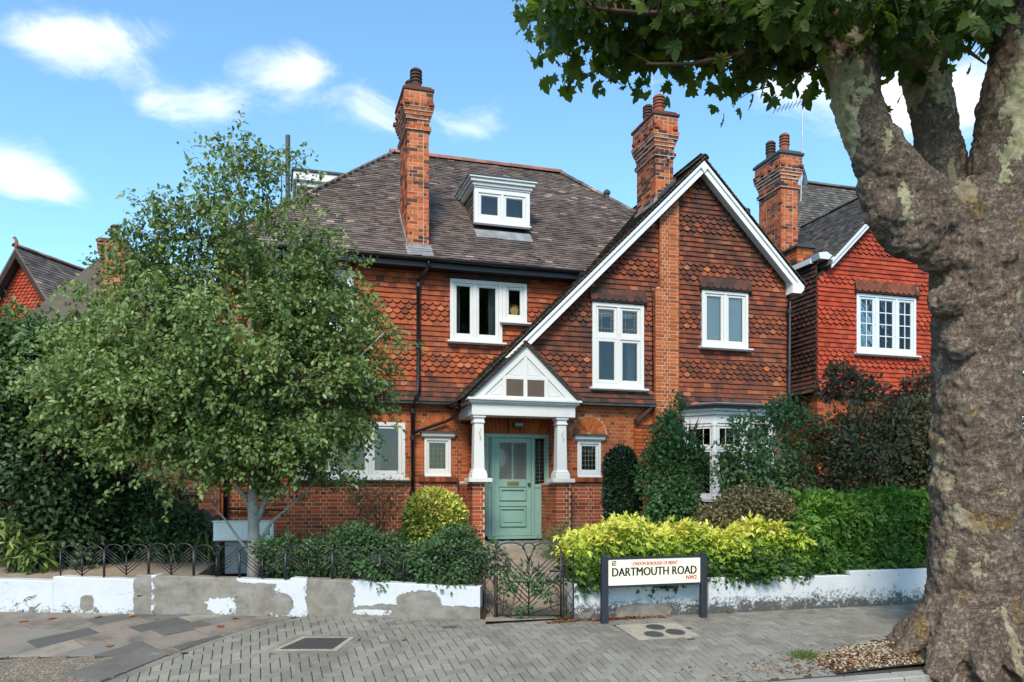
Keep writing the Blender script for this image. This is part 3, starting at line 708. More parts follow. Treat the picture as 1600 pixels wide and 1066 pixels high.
# ground floor brickwork, plinth courses a deeper red
SEGHEAD = [(W_LOW[0], W_LOW[1], W_LOW[3], W_LOW[3] + .07)]
arch_cut = []
for cz_, r_, cx_ in ((2.86, .40, 3.26), (2.84, .42, 6.335)):
    for k in range(6):
        z_ = cz_ + .075 * k
        if z_ < cz_ + r_: w_ = math.sqrt(max(0, r_ ** 2 - (z_ + .037 - cz_) ** 2)) if z_ + .037 - cz_ < r_ else 0; arch_cut.append((cx_ - w_, cx_ + w_, z_ - .001, z_ + .075))
bricks(K_B, plinth_m, 'brick_deep', (0, BM, 0), (1, 0, 0), (0, -1, 0), X0, 3.72, .375, 1.86)
bricks(K_B, wall_lo, 'brick', (0, BM, 0), (1, 0, 0), (0, -1, 0), X0, 4.0, 1.86, 3.5, holes=[W_LOW, (2.98, 3.54, 2.0, 2.9)] + SEGHEAD + arch_cut)
bricks(K_B, plinth_g, 'brick_deep', (0, BG, 0), (1, 0, 0), (0, -1, 0), 5.76, 7.8, .375, 1.86)
bricks(K_B, wall_glo, 'brick', (0, BG, 0), (1, 0, 0), (0, -1, 0), 5.62, 7.8, 1.86, 3.5, holes=[(6.07, 6.60, 1.98, 2.9)] + arch_cut)
bricks(K_B, wall_glo, 'brick_deep', (0, BG, 0), (1, 0, 0), (0, -1, 0), 10.8, X1, .375, 3.5)
bricks(K_B, wall_glo, 'brick_deep', (0, BG, 0), (1, 0, 0), (0, -1, 0), 8.35, 8.62, .375, 3.5)
bricks(K_B, wall_glo, 'brick_deep', (0, BG, 0), (1, 0, 0), (0, -1, 0), 8.62, 10.8, .375, 1.42)
# relieving arches: fan of orange rubbed bricks
for cx_, cz_, y, par in ((3.26, 2.90, BM, wall_lo), (6.335, 2.86, BG, wall_glo)):
    n = 17
    for k in range(n):
        t0, t1 = math.pi * k / n + .008, math.pi * (k + 1) / n - .008
        for r0, r1 in ((.05, .20), (.207, .375)):
            ring = [(cx_ + r_ * math.cos(t), cz_ + r_ * math.sin(t) * .93) for r_, t in ((r0, t1), (r0, t0), (r1, t0), (r1, t1))]
            ring = [ring[0], ring[1], ring[2], ring[3]]
            piece(K_B, [(a, y - .004, b) for a, b in ring] + [(a, y + .05, b) for a, b in ring], [(3, 2, 1, 0), (0, 1, 5, 4), (1, 2, 6, 5), (2, 3, 7, 6), (3, 0, 4, 7)], random.random(), par, 'brick_orange')
for cx_ in (.42 + .1,):
    pass
n = 24                                           # segmental head over the big window
for k in range(n):
    a, b = W_LOW[0] + (W_LOW[1] - W_LOW[0]) * k / n + .003, W_LOW[0] + (W_LOW[1] - W_LOW[0]) * (k + 1) / n - .003
    piece(K_B, [(x_, y, z_) for y in (BM - .004, BM + .05) for x_, z_ in ((a, 3.065), (b, 3.065), (b, 3.24), (a, 3.24))], [(0, 1, 2, 3), (0, 4, 5, 1), (1, 5, 6, 2), (2, 6, 7, 3), (3, 7, 4, 0)], random.random(), wall_lo, 'brick_orange')
# brick ledges under the small windows (bricks on edge)
for a, b, y, par in ((2.86, 3.70, BM, wall_lo), (5.86, 6.78, BG, wall_glo)):
    x = a
    while x < b - .03:
        q = min(x + .104, b)
        piece(K_B, [(x_, y_, z_) for y_ in (y - .07, y + .03) for x_, z_ in ((x, 1.845), (q, 1.845), (q, 1.94), (x, 1.94))], [(0, 1, 2, 3), (0, 4, 5, 1), (1, 5, 6, 2), (2, 6, 7, 3), (3, 7, 4, 0)], random.random() * .4, par, 'brick_deep'); x += .112
# hung tiles
SCAL = [(4.14, 4.57), (5.19, 5.63), (6.23, 6.68), (7.25, 7.70), (8.2, 8.7)]
Z0T = 3.50
tile_wall(K_T, wall_up, lambda r, z: 'tile_dark' if z < 3.66 and random.random() < .75 else ('tile_brown' if z < 3.85 or random.random() < .05 else 'tile_orange'), (0, MY, 0), (1, 0, 0), (0, -1, 0), X0 - .1, 7.0, Z0T, 6.30,
          holes=[W_UP1, W_UP2a, W_UP2b], base_fn=lambda z, zt: (X0 - .1, min(7.0, 3.52 + (z - 3.4) * 1.0 + .12)), scallops=SCAL)
tile_wall(K_T, wall_gup, lambda r, z: 'tile_dark' if z < 3.68 and random.random() < .8 else ('tile_orange' if random.random() < .05 else 'tile_brown'), (0, GY, 0), (1, 0, 0), (0, -1, 0), 5.0, X1 + .06, Z0T, 8.6,
          holes=[G_TALL, G_BLIND, (7.785, 8.355, 3, 6.05), (7.885, 8.355, 6, 9)], base_fn=lambda z, zt: (max(5.05, 8.85 - (8.60 - zt)), min(X1 + .06, 8.85 + (8.60 - zt))) if zt < 8.55 else None, scallops=SCAL)
# boarded edge under the tiles
mbx = MB(); mbx.box(X0, 3.75, MY - .115, BM + .01, 3.452, 3.492); mbx.box(5.7, 7.78, GY - .115, BG + .01, 3.452, 3.492); mbx.obj('drip_board', M['lead'], house)
# hood of dark scalloped tiles over the blind window and the tall one
for (a, b, zt, par) in ((8.86, 10.16, 6.06, wall_gup), (6.30, 7.60, 5.62, wall_gup), (3.44, 5.24, 6.10, wall_up)):
    hy = (GY if par is wall_gup else MY)
    mbx = MB(); mbx.box(a, b, hy - .10, hy + .02, zt, zt + .035); mbx.obj('window_hood', M['sheathing'], house)
    for row in range(3 if par is wall_gup else 1):
        z = zt + .03 + row * GAUGE; x = a - (TW / 2 if row % 2 else 0)
        while x < b:
            p, q = max(a, x + .002), min(b, x + TW - .002); x += TW
            if q - p < .04: continue
            m, h = (p + q) / 2, (q - p) / 2; yo = .115 - row * .035; yt = yo - .04
            prof = [(p, z + .04, yo - .012)] + [(m - h * math.cos(t), z + .04 - .045 * math.sin(t), yo) for t in (R(40), R(90), R(140))] + [(q, z + .04, yo - .012), (q, z + GAUGE + .03, yt), (p, z + GAUGE + .03, yt)]
            nn = len(prof)
            piece(K_T, [(u, hy - y_, zz) for u, zz, y_ in prof] + [(u, hy - y_ + .013, zz) for u, zz, y_ in prof], [tuple(range(nn))] + [(i, i + nn, (i + 1) % nn + nn, (i + 1) % nn) for i in range(nn)], random.random(), par, 'tile_dark')

# chimney breast running up the gable
mbx = MB(); mbx.prism([(7.80, .3), (8.345, .3), (8.345, 7.94), (7.90, 7.50), (7.90, 6.03), (7.80, 6.0)], 'y', GY - .086, GY + .1); breast = mbx.obj('chimney_breast', M['mortar_pale'], house)
bricks(K_B, breast, 'brick_orange', (0, GY - .09, 0), (1, 0, 0), (0, -1, 0), 7.79, 8.352, .375, 8.0, base_fn=lambda z, zt: (7.79 if z < 6.0 else 7.89, 8.352) if zt < 7.9 else (max(7.89, 8.85 - (8.53 - zt)), 8.352))
bricks(K_B, breast, 'brick_orange', (7.79, 0, 0), (0, -1, 0), (-1, 0, 0), -GY - .1, -GY + .085, .375, 6.0, depth=.03)
bricks(K_B, breast, 'brick_orange', (7.89, 0, 0), (0, -1, 0), (-1, 0, 0), -GY - .1, -GY + .085, 6.0, 7.4, depth=.03)
mbx = MB(); mbx.prism([(7.36, 3.10), (7.80, 3.48), (7.80, 3.56), (7.36, 3.18)], 'y', GY - .09, BG + .01); mbx.obj('weathering', M['tile_dark'], house)
bricks(K_B, wall_glo, 'brick', (0, BG - .06, 0), (1, 0, 0), (0, -1, 0), 7.37, 7.785, .375, 3.12, depth=.06)

# ---- roofs
EY, EZ, RY, RZ = 16.05, 6.38, 20.0, 10.10
sl = math.hypot(RY - EY, RZ - EZ); upm = ((RY - EY) / sl * 0, (RY - EY) / sl, (RZ - EZ) / sl); nm = (0, -(RZ - EZ) / sl, (RY - EY) / sl)
EX0, EX1, RX0, RX1 = -1.1, 11.2, 2.84, 7.25
roof = MB()
roof.add([(EX0, EY, EZ), (EX1, EY, EZ), (EX1, 24, EZ), (EX0, 24, EZ), (RX0, RY, RZ), (RX1, RY, RZ)], [(0, 1, 5, 4), (1, 2, 5), (2, 3, 4, 5), (3, 0, 4), (3, 2, 1, 0)])
roof = roof.obj('roof', M['roof_moss'], house)
def main_run(s):
    f = (s + .05) / sl
    return (EX0 + (RX0 - EX0) * f, EX1 + (RX1 - EX1) * f) if f < 1 else None
tile_roof(K_R, roof, 'roof_tile', (0, EY, EZ), (1, 0, 0), upm, nm, sl, main_run, gauge=.098, sag=.010)
# left hip, seen only past its edge
lh = math.hypot(RX0 - EX0, RZ - EZ)
tile_roof(K_R, roof, 'roof_tile', (EX0, 0, EZ), (0, -1, 0), ((RX0 - EX0) / lh, 0, (RZ - EZ) / lh), (-(RZ - EZ) / lh, 0, (RX0 - EX0) / lh), 5.3, lambda s: (-24 + 4.0 * s / lh, -EY - (RY - EY) * s / lh), gauge=.2, tw=.33)
# ridge and hip caps
def caps(p, q, r, mat, step=.31, par=None):
    p, q = Vector(p), Vector(q); L = (q - p).length; d = (q - p).normalized(); u = d.cross(Vector((0, 0, 1))).normalized(); w = u.cross(d)
    k = 0; s = 0
    while s < L - .05:
        e = min(L, s + step - .006); mb_ = MB(); mb_.r = random.random(); rr = r + random.uniform(-.004, .006)
        ring = lambda t, r_: [p + d * t + u * math.cos(a) * r_ + w * math.sin(a) * r_ for a in [math.pi * i / 6 for i in range(7)]]
        A, B_, C_, D_ = ring(s, rr), ring(e, rr), ring(s, rr - .018), ring(e, rr - .018)
        V = A + B_ + C_ + D_; F = [(i, i + 1, i + 8, i + 7) for i in range(6)] + [(i + 14, i, i + 1, i + 15) for i in range(6)] + [(i + 7, i + 8, i + 22, i + 21) for i in range(6)]
        mb_.add(V, F); mb_.obj('ridge_tile', M[mat], par or roof); s += step
caps((RX0 - .1, RY, RZ + .0), (RX1 + .05, RY, RZ + .0), .115, 'ridge_tile')
caps((EX1 - .3, EY + .3, EZ + .25), (RX1, RY, RZ + .02), .07, 'roof_tile', .16)
caps((EX0, EY, EZ + .0), (RX0, RY, RZ + .02), .06, 'roof_tile', .16)
# gable roof with its long catslide
AX, AZ = 8.85, 8.80; VY = 15.34; CZ = 3.46; CX = AX - (AZ - CZ)
s2 = math.sqrt(.5)
mbx = MB()
def slope_end(z): return MY + .1 if z < EZ else EY + (z - EZ) * (RY - EY) / (RZ - EZ) + .12
for sgn, zb in ((-1, CZ), (1, 6.30)):
    prof = [(AZ, VY, slope_end(AZ)), (EZ + .001, VY, MY + .1), (zb, VY, MY + .1)]
    if sgn == 1: prof = [(AZ, VY, slope_end(AZ)), (zb, VY, MY + .1)]
    for (za, y0, y1), (zb_, y2, y3) in zip(prof[:-1], prof[1:]):
        P = [(AX + sgn * (AZ - za), y0, za), (AX + sgn * (AZ - za), y1, za), (AX + sgn * (AZ - zb_), y3, zb_), (AX + sgn * (AZ - zb_), y2, zb_)]
        mbx.hexa([(x, y, z - .085) for x, y, z in P], P)
groof = mbx.obj('roof', M['sheathing'], house)
tile_roof(K_R, groof, 'roof_moss', (CX - .05, 0, CZ - .05), (0, -1, 0), (s2, 0, s2), (-s2, 0, s2), (AZ - CZ + .05) / s2, lambda s: (-slope_end(CZ - .05 + s * s2), -VY + .05), gauge=.098, sag=.006)
tile_roof(K_R, groof, 'roof_moss', (AX + (AZ - 6.30), 0, 6.30), (0, 1, 0), (-s2, 0, s2), (s2, 0, s2), (AZ - 6.30) / s2, lambda s: (VY - .05, slope_end(6.30 + s * s2)), gauge=.098)
caps((AX, VY - .06, AZ + .0), (AX, slope_end(AZ) + .1, AZ + .0), .095, 'roof_moss', .31, groof)
# bargeboards with a moulded upper edge
def bargeboard(sgn, zb, flare=0):
    for w0, w1, ya, yb in ((.03, .19, VY + .012, VY + .05), (.03, .085, VY - .025, VY + .0125), (.155, .205, VY - .006, VY + .0125)):
        mb_ = MB(); k = 1 / s2
        top = [(AX, AZ - w0 * k), (AX + sgn * (AZ - w0 * k - zb), zb)]; bot = [(AX + sgn * (AZ - w1 * k - zb), zb), (AX, AZ - w1 * k)]
        mb_.prism(top + bot, 'y', ya, yb); mb_.obj('bargeboard', M['verge_white'], house)
bargeboard(-1, 4.30); bargeboard(1, 6.22)
mbx = MB(); mbx.prism([(11.08, 6.36), (11.36, 6.24), (11.36, 6.16), (11.28, 6.08), (11.06, 6.08)], 'y', VY - .02, GY + .02); mbx.obj('kneeler', M['verge_white'], house)
mbx = MB(); mbx.prism([(AX - .09, AZ - .18), (AX, AZ - .07), (AX + .09, AZ - .18), (AX, AZ - .30)], 'y', VY - .035, VY + .0); mbx.obj('apex_block', M['verge_white'], house)
# soffit under the verge
mbx = MB()
for sgn, zb in ((-1, 4.3), (1, 6.3)):
    P = [(AX, VY + .05, AZ - .20), (AX + sgn * (AZ - .20 - zb), VY + .05, zb), (AX + sgn * (AZ - .20 - zb), GY - .01, zb), (AX, GY - .01, AZ - .20)]
    mbx.hexa([(x, y, z - .02) for x, y, z in P], P)
mbx.obj('soffit', M['verge_white'], house)

# eaves of the main roof
mbx = MB(); mbx.box(X0 - .05, 6.5, 16.09, MY - .005, 6.20, 6.27); mbx.box(X0 - .05, 6.5, 16.06, 16.089, 6.20, 6.375); mbx.obj('fascia', M['black_paint'], house)
def gutter(name, p, q, r=.058):
    p, q = Vector(p), Vector(q); d = (q - p).normalized(); u = d.cross(Vector((0, 0, 1))).normalized(); n = max(2, int((q - p).length / .5))
    V = []; F = []
    for i in range(n + 1):
        c = p + (q - p) * i / n + Vector((0, 0, random.uniform(-.004, .004)))
        for rr in (r, r - .008):
            for k in range(9): a = math.pi + math.pi * k / 8; V.append(c + u * math.cos(a) * rr + Vector((0, 0, math.sin(a) * rr)))
    for i in range(n):
        for k in range(8):
            b = i * 18 + k; F.append((b, b + 1, b + 19, b + 18)); F.append((b + 9, b + 27, b + 28, b + 10))
        F.append((i * 18, i * 18 + 18, i * 18 + 27, i * 18 + 9)); F.append((i * 18 + 8, i * 18 + 17, i * 18 + 35, i * 18 + 26))
    mb_ = MB(); mb_.add(V, F); return mb_.obj(name, M['black_paint'], house, smooth=True)
gutter('gutter', (X0 - .1, 16.0, 6.37), (6.25, 16.0, 6.37), .065)
gutter('gutter', (3.50, VY + .1, 3.43), (3.50, MY - .15, 3.43))
def pipe(name, pts, r=.038, collars=()):
    mb_ = MB(); mb_.tube(pts, r, 10); o = mb_.obj(name, M['black_paint'], house, smooth=True)
    for c in collars:
        m_ = MB(); m_.lathe(c[0], c[1], [(r + .004, c[2] - .05), (r + .016, c[2] - .045), (r + .016, c[2] + .045), (r + .004, c[2] + .05)], 12); m_.obj('collar', M['black_paint'], o)
    return o
py_ = MY - .11; px_ = 2.82
pipe('downpipe', [(3.0, 16.0, 6.30), (3.0, 16.02, 6.22), (2.92, 16.15, 6.10), (px_, py_, 5.98), (px_, py_, 4.0), (px_, py_ - .04, 3.72), (px_ - .06, py_ - .10, 3.55), (px_ - .1, BM - .09, 3.38), (px_ - .1, BM - .09, .5)], .040,
     [(px_, py_, 5.88), (px_, py_, 4.62), (px_ - .1, BM - .09, 3.30), (px_ - .1, BM - .09, 2.75), (px_ - .1, BM - .09, 1.6)])
pipe('downpipe', [(3.60, 15.92, 3.40), (3.60, 15.95, 3.28), (3.52, 16.2, 3.16), (3.40, BM - .10, 3.10), (px_ - .06, BM - .09, 2.86)], .034)
pipe('downpipe', [(11.20, GY - .1, 6.2), (11.12, GY - .12, 6.05), (11.08, GY - .12, 5.9), (11.08, GY - .12, 3.9), (11.08, GY - .2, 3.6), (11.06, BG - .08, 3.4), (11.06, BG - .08, .5)], .042, [(11.08, GY - .12, 5.7), (11.08, GY - .12, 4.4)])
pipe('downpipe', [(-.92, BM - .09, 6.2), (-.92, BM - .09, .5)], .04); pipe('waste_pipe', [(-.86, BM - .08, 1.30), (.25, BM - .08, 1.27)], .022)
pipe('waste_pipe', [(3.68, BM - .05, 1.86), (3.68, BM - .05, .6)], .022); pipe('waste_pipe', [(7.70, GY - .03, 6.0), (7.74, GY - .05, 5.95), (7.75, GY - .05, 3.6)], .014)

# ---- chimneys
def pot(parent, cx, cy, z, h=.5, r=.125, mat='terracotta'):
    mb_ = MB(); pr = [(r * .93, z - .05), (r * .98, z), (r * .9, z + h * .10), (r * .86, z + h * .38), (r * 1.02, z + h * .42), (r * 1.02, z + h * .46), (r * .86, z + h * .48)]
    zz = z + h * .5
    for k in range(3): pr += [(r * .80, zz), (r * .80, zz + h * .055), (r * 1.0, zz + h * .06), (r * .95, zz + h * .12)]; zz += h * .13
    pr += [(r * .85, zz + .01), (r * .5, zz + h * .08), (r * .1, zz + h * .1)]
    mb_.lathe(cx, cy, pr, 18); return mb_.obj('chimney_pot', M[mat], parent, smooth=False)
def chimney(parent, key, x0, x1, y0, y1, zb, prof, cap_z, cap_out, pots, name='chimney', mat='brick_chimney', cap_mat='brick_chimney', sides='flr', dark=0):
    """prof: list of (z, outset); the outset holds from that height up"""
    def out(z):
        o = 0
        for zz, oo in prof:
            if z >= zz - .001: o = oo
        return o
    zs = [zb] + [p[0] for p in prof if p[0] > zb] + [cap_z]; core = MB()
    for a, b in zip(zs[:-1], zs[1:]):
        o = out(a + .001) - .004; core.box(x0 - o, x1 + o, y0 - o, y1 + o, a, b)
    ch = core.obj(name, M['mortar_dark'], parent)
    z = zb + .02; row = 0
    while z < cap_z - .04:
        o = out(z + .02); zt = z + .063
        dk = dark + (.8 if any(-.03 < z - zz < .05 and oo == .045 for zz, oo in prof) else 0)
        for s_, org, ud, nd, a, b in (('f', (0, y0 - o, 0), (1, 0, 0), (0, -1, 0), x0 - o, x1 + o), ('l', (x0 - o, 0, 0), (0, -1, 0), (-1, 0, 0), -y1 - o, -y0 + o), ('r', (x1 + o, 0, 0), (0, 1, 0), (1, 0, 0), y0 - o, y1 + o)):
            if s_ not in sides: continue
            org, ud, nd = (np.array(v, float) for v in (org, ud, nd))
            x = a; k = row % 2
            wlist = []
            while x < b - .01:
                w = (.215 if (k + (s_ != 'f')) % 2 else .103); q = min(b, x + w)
                if b - q < .05: q = b
                wlist.append((x, q)); x = q + .013; k += 1
            for p, q in wlist:
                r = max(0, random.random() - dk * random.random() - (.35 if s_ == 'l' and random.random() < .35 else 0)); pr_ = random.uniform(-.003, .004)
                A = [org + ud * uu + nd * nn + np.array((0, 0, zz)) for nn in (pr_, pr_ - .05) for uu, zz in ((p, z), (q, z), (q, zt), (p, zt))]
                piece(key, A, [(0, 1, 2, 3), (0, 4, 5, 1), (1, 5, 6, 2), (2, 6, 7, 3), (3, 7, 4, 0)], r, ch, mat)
        z += .075; row += 1
    # header bricks standing proud below the cap
    zd = cap_z - .30; o = out(zd)
    for k in range(3):
        cx_ = x0 - o + .07 + (x1 - x0 + 2 * o - .14) * k / 2
        if k == 1: continue
        mb_ = MB(); mb_.r = .25; mb_.box(cx_ - .05, cx_ + .05, y0 - o - .045, y0 - o + .01, zd, zd + .066); mb_.obj('brick', M[mat], ch)
    for k in range(4):
        cy_ = y0 - o + .10 + (y1 - y0 + 2 * o - .2) * k / 3
        mb_ = MB(); mb_.r = .2; mb_.box(x0 - o - .045, x0 - o + .01, cy_ - .05, cy_ + .05, zd, zd + .066); mb_.obj('brick', M[mat], ch)
    mb_ = MB(); mb_.r = .15; mb_.box(x0 - cap_out, x1 + cap_out, y0 - cap_out, y1 + cap_out, cap_z, cap_z + .07); mb_.box(x0 - cap_out + .05, x1 + cap_out - .05, y0 - cap_out + .05, y1 + cap_out - .05, cap_z + .07, cap_z + .12)
    mb_.obj('chimney_cap', M[cap_mat], ch, bevel=.012)
    for (fx, fy, h, r_, m_) in pots: pot(ch, x0 + (x1 - x0) * fx, y0 + (y1 - y0) * fy, cap_z + .11, h, r_, m_)
    return ch
CP = lambda z: [(z, .045), (z + .075, .01), (z + .22, .035), (z + .30, .06), (z + .375, .085), (z + .45, .10), (z + .53, .075)]
ch1 = chimney(house, K_B, 2.60, 3.05, 16.35, 17.35, 6.45, CP(9.08), 9.86, .10, [(.5, .25, .52, .13, 'terracotta_dark'), (.45, .75, .52, .13, 'terracotta_dark')])
ch2 = chimney(house, K_B, 8.04, 8.47, 16.0, 16.95, 7.4, CP(9.05), 9.92, .11, [(.5, .28, .52, .14, 'terracotta'), (.4, .75, .50, .13, 'terracotta_dark')], dark=.15)
# lead flashings
mb_ = MB(); mb_.prism([(16.28, 6.62), (17.40, 7.68), (17.40, 7.80), (16.28, 6.76)], 'x', 2.575, 2.592); mb_.box(2.56, 3.09, 16.30, 16.34, 6.60, 6.72); mb_.prism([(16.06, 6.43), (16.34, 6.69), (16.34, 6.70), (16.06, 6.44)], 'x', 2.56, 3.10); mb_.obj('flashing', M['lead'], ch1)
mb_ = MB(); mb_.prism([(7.98, 7.96), (8.50, 8.48), (8.50, 8.60), (7.98, 8.08)], 'y', 15.965, 15.985); mb_.box(8.005, 8.025, 15.98, 17.0, 7.88, 8.06); mb_.obj('flashing', M['lead'], ch2)
for k in range(6):                               # stepped lead soakers
    mb_ = MB(); x = 8.06 + .075 * k; z = 8.08 + .075 * k; mb_.prism([(x, z), (x + .075, z + .05), (x + .075, z + .14), (x + .02, z + .12)], 'y', 15.95, 15.966); mb_.obj('flashing', M['lead_dark'], ch2)
mb_ = MB(); mb_.box(8.30, 8.36, 15.93, 16.0, 8.98, 9.04); mb_.obj('vent_block', M['lead'], ch2)
mb_ = MB(); mb_.tube([(8.22, 16.5, 10.3), (8.22, 16.5, 11.9)], .008, 6); mb_.obj('rod', M['galvanised'], ch2)
mb_ = MB(); mb_.lathe(8.17, 19.0, [(.06, 9.0), (.06, 9.28), (.09, 9.30), (.09, 9.36), (.02, 9.42)], 10); mb_.obj('roof_vent', M['lead_dark'], house)

# ---- joinery helpers
def pane(parent, x0, x1, y, z0, z1, mat='glass'):
    mb_ = MB(); mb_.box(x0, x1, y, y + .006, z0, z1); return mb_.obj('pane', M[mat], parent)
def frame_boxes(mb_, x0, x1, z0, z1, y0, y1, t, tb=None):
    tb = tb or t
    mb_.box(x0, x0 + t, y0, y1, z0, z1); mb_.box(x1 - t, x1, y0, y1, z0, z1)
    mb_.box(x0 + t, x1 - t, y0, y1, z0, z0 + tb); mb_.box(x0 + t, x1 - t, y0, y1, z1 - t, z1)
def sash(parent, x0, x1, z0, z1, y, t=.05, mat='white', pmat='glass'):
    mb_ = MB(); frame_boxes(mb_, x0, x1, z0, z1, y, y + .045, t, t * 1.25); frame_boxes(mb_, x0 + t, x1 - t, z0 + t * 1.25, z1 - t, y + .012, y + .04, .012)
    o = mb_.obj('sash', M[mat], parent, bevel=.004); pane(o, x0 + t, x1 - t, y + .024, z0 + t * 1.25, z1 - t, pmat); return (x0 + t + .012, x1 - t - .012, z0 + t * 1.25 + .012, z1 - t - .012)
def sill(parent, x0, x1, y, z, d=.10, h=.05, mat='white'):
    mb_ = MB(); mb_.prism([(y - d, z - h), (y + .05, z - h), (y + .05, z), (y - d * .2, z), (y - d, z - h * .35)], 'x', x0, x1); mb_.box(x0 + .02, x1 - .02, y - d * .55, y + .02, z - h - .02, z - h - .001); return mb_.obj('sill', M[mat], parent, bevel=.004)
def leading(parent, x0, x1, z0, z1, y, nx, nz, w=.007, mat='came', border=0):
    mb_ = MB()
    for k in range(1, nx): x = x0 + (x1 - x0) * k / nx; mb_.box(x - w, x + w, y - .004, y + .004, z0, z1)
    for k in range(1, nz): z = z0 + (z1 - z0) * k / nz; mb_.box(x0, x1, y - .003, y + .003, z - w, z + w)
    return mb_.obj('leading', M[mat], parent)
def curtain(parent, x0, x1, y, z0, z1, mat='curtain'):
    n = max(6, int((x1 - x0) / .03)); V = []; F = []
    for i in range(n + 1):
        x = x0 + (x1 - x0) * i / n; yy = y + .025 * math.sin(i * 1.3) + .01 * math.sin(i * .5); V += [(x, yy, z0), (x, yy, z1)]
    F = [(2 * i, 2 * i + 2, 2 * i + 3, 2 * i + 1) for i in range(n)]; mb_ = MB(); mb_.add(V, F); return mb_.obj('curtain', M[mat], parent, smooth=True)

def window(x0, x1, z0, z1, y, cols, t=.07, transom=None, sill_d=.10, sill_x=.07, mat='white', outer=.0, par=house, head=None):
    """outer box frame with one or two rows of sashes; returns the frame and the clear openings"""
    mb_ = MB(); frame_boxes(mb_, x0, x1, z0, z1, y, y + .11, t)
    n = len(cols) - 1; zz = [z0 + t, z1 - t]
    if transom: mb_.box(x0 + t, x1 - t, y + .003, y + .10, transom - .035, transom + .035); rows = [(z0 + t, transom - .035), (transom + .035, z1 - t)]
    else: rows = [(z0 + t, z1 - t)]
    for c in cols[1:-1]:
        for a, b in rows: mb_.box(c - .035, c + .035, y + .003, y + .10, a, b)
    w = mb_.obj('window', M[mat], par, bevel=.005); cl = []
    edges = [x0 + t] + list(cols[1:-1]) + [x1 - t]
    for a, b in rows:
        for i in range(n):
            l = edges[i] + (.035 if i else 0); r = edges[i + 1] - (.035 if i < n - 1 else 0)
            cl.append((l + .002, r - .002, a + .002, b - .002))
    if sill_d: sill(w, x0 - sill_x, x1 + sill_x, y, z0, sill_d, mat=mat)
    return w, cl
# first floor, main wall
FY = MY - .055
w, cl = window(*W_UP1, FY, (W_UP1[0], .68, W_UP1[1]))
for c in cl: sash(w, *c, FY + .022)
mb_ = MB()                                       # stepped window: tall pair of casements and a small light beside it
a = W_UP2a; b = W_UP2b
w, cl = window(a[0], a[1], a[2], a[3], FY, (a[0], 4.03, a[1]), t=.08)
for c in cl: sash(w, *c, FY + .022)
w2, cl = window(b[0] + .002, b[1], b[2], b[3], FY - .004, (b[0], b[1]), t=.085)
k = sash(w2, *cl[0], FY + .022)
curtain(w, a[0] + .02, a[0] + .28, MY + .30, a[2], a[3]); curtain(w, a[1] - .22, a[1] + .0, MY + .30, a[2], a[3])
# golden sun ornament hung in the small light
sunob = empty('sun_ornament', (4.90, FY + .03, 5.42), 'round golden sun ornament hanging inside small upper window', 'ornament')
mb_ = MB(); V = [(4.90 + .085 * math.cos(t), FY + .042, 5.50 + .085 * math.sin(t)) for t in np.linspace(0, 2 * math.pi, 24, endpoint=False)]
mb_.hexa(V, [(p[0], p[1] - .008, p[2]) for p in V]); mb_.obj('disc', M['brass'], sunob)
for k_ in range(11):
    t = R(-15 + 21 * k_); mb_ = MB(); c0 = Vector((4.90, FY + .038, 5.50)); d0 = Vector((math.cos(t), 0, math.sin(t)))
    mb_.tube([c0 + d0 * .095, c0 + d0 * .145], [.007, .002], 5); mb_.obj('sun_ray', M['brass'], sunob)
# ground floor big window
LY = BM - .005
w, cl = window(*W_LOW, LY, (W_LOW[0], 1.12, 1.86, W_LOW[1]), t=.075, sill_d=.12)
for c in cl: sash(w, *c, LY + .025)
curtain(w, 1.93, 2.12, BM + .32, 1.98, 3.0); curtain(w, 2.32, 2.52, BM + .36, 1.98, 3.0, 'cloth_red'); curtain(w, .5, .8, BM + .32, 1.98, 3.0)
# small leaded windows with little cornices
for (q, y) in ((W_SM1, BM), (G_SM, BG)):
    w, cl = window(*q, y - .02, (q[0], q[1]), t=.055, sill_d=.04, sill_x=.0)
    k = sash(w, *cl[0], y + .005, t=.04, pmat='glass_leaded'); leading(w, *k, y + .022, 4, 5, w=.004, mat='came')
    curtain(w, k[0], k[1], y + .14, q[2] + .05, q[3] - .05)
    mb_ = MB(); mb_.prism([(y - .10, q[3] + .10), (y - .085, q[3] + .04), (y - .03, q[3] + .005), (y + .03, q[3] + .005), (y + .03, q[3] + .10)], 'x', q[0] - .07, q[1] + .07); mb_.obj('cornice', M['white'], w)
    mb_ = MB(); mb_.prism([(y - .125, q[3] + .102), (y + .03, q[3] + .102), (y + .03, q[3] + .16), (y - .125, q[3] + .125)], 'x', q[0] - .10, q[1] + .10); mb_.obj('lead_cap', M['lead_dark'], w)
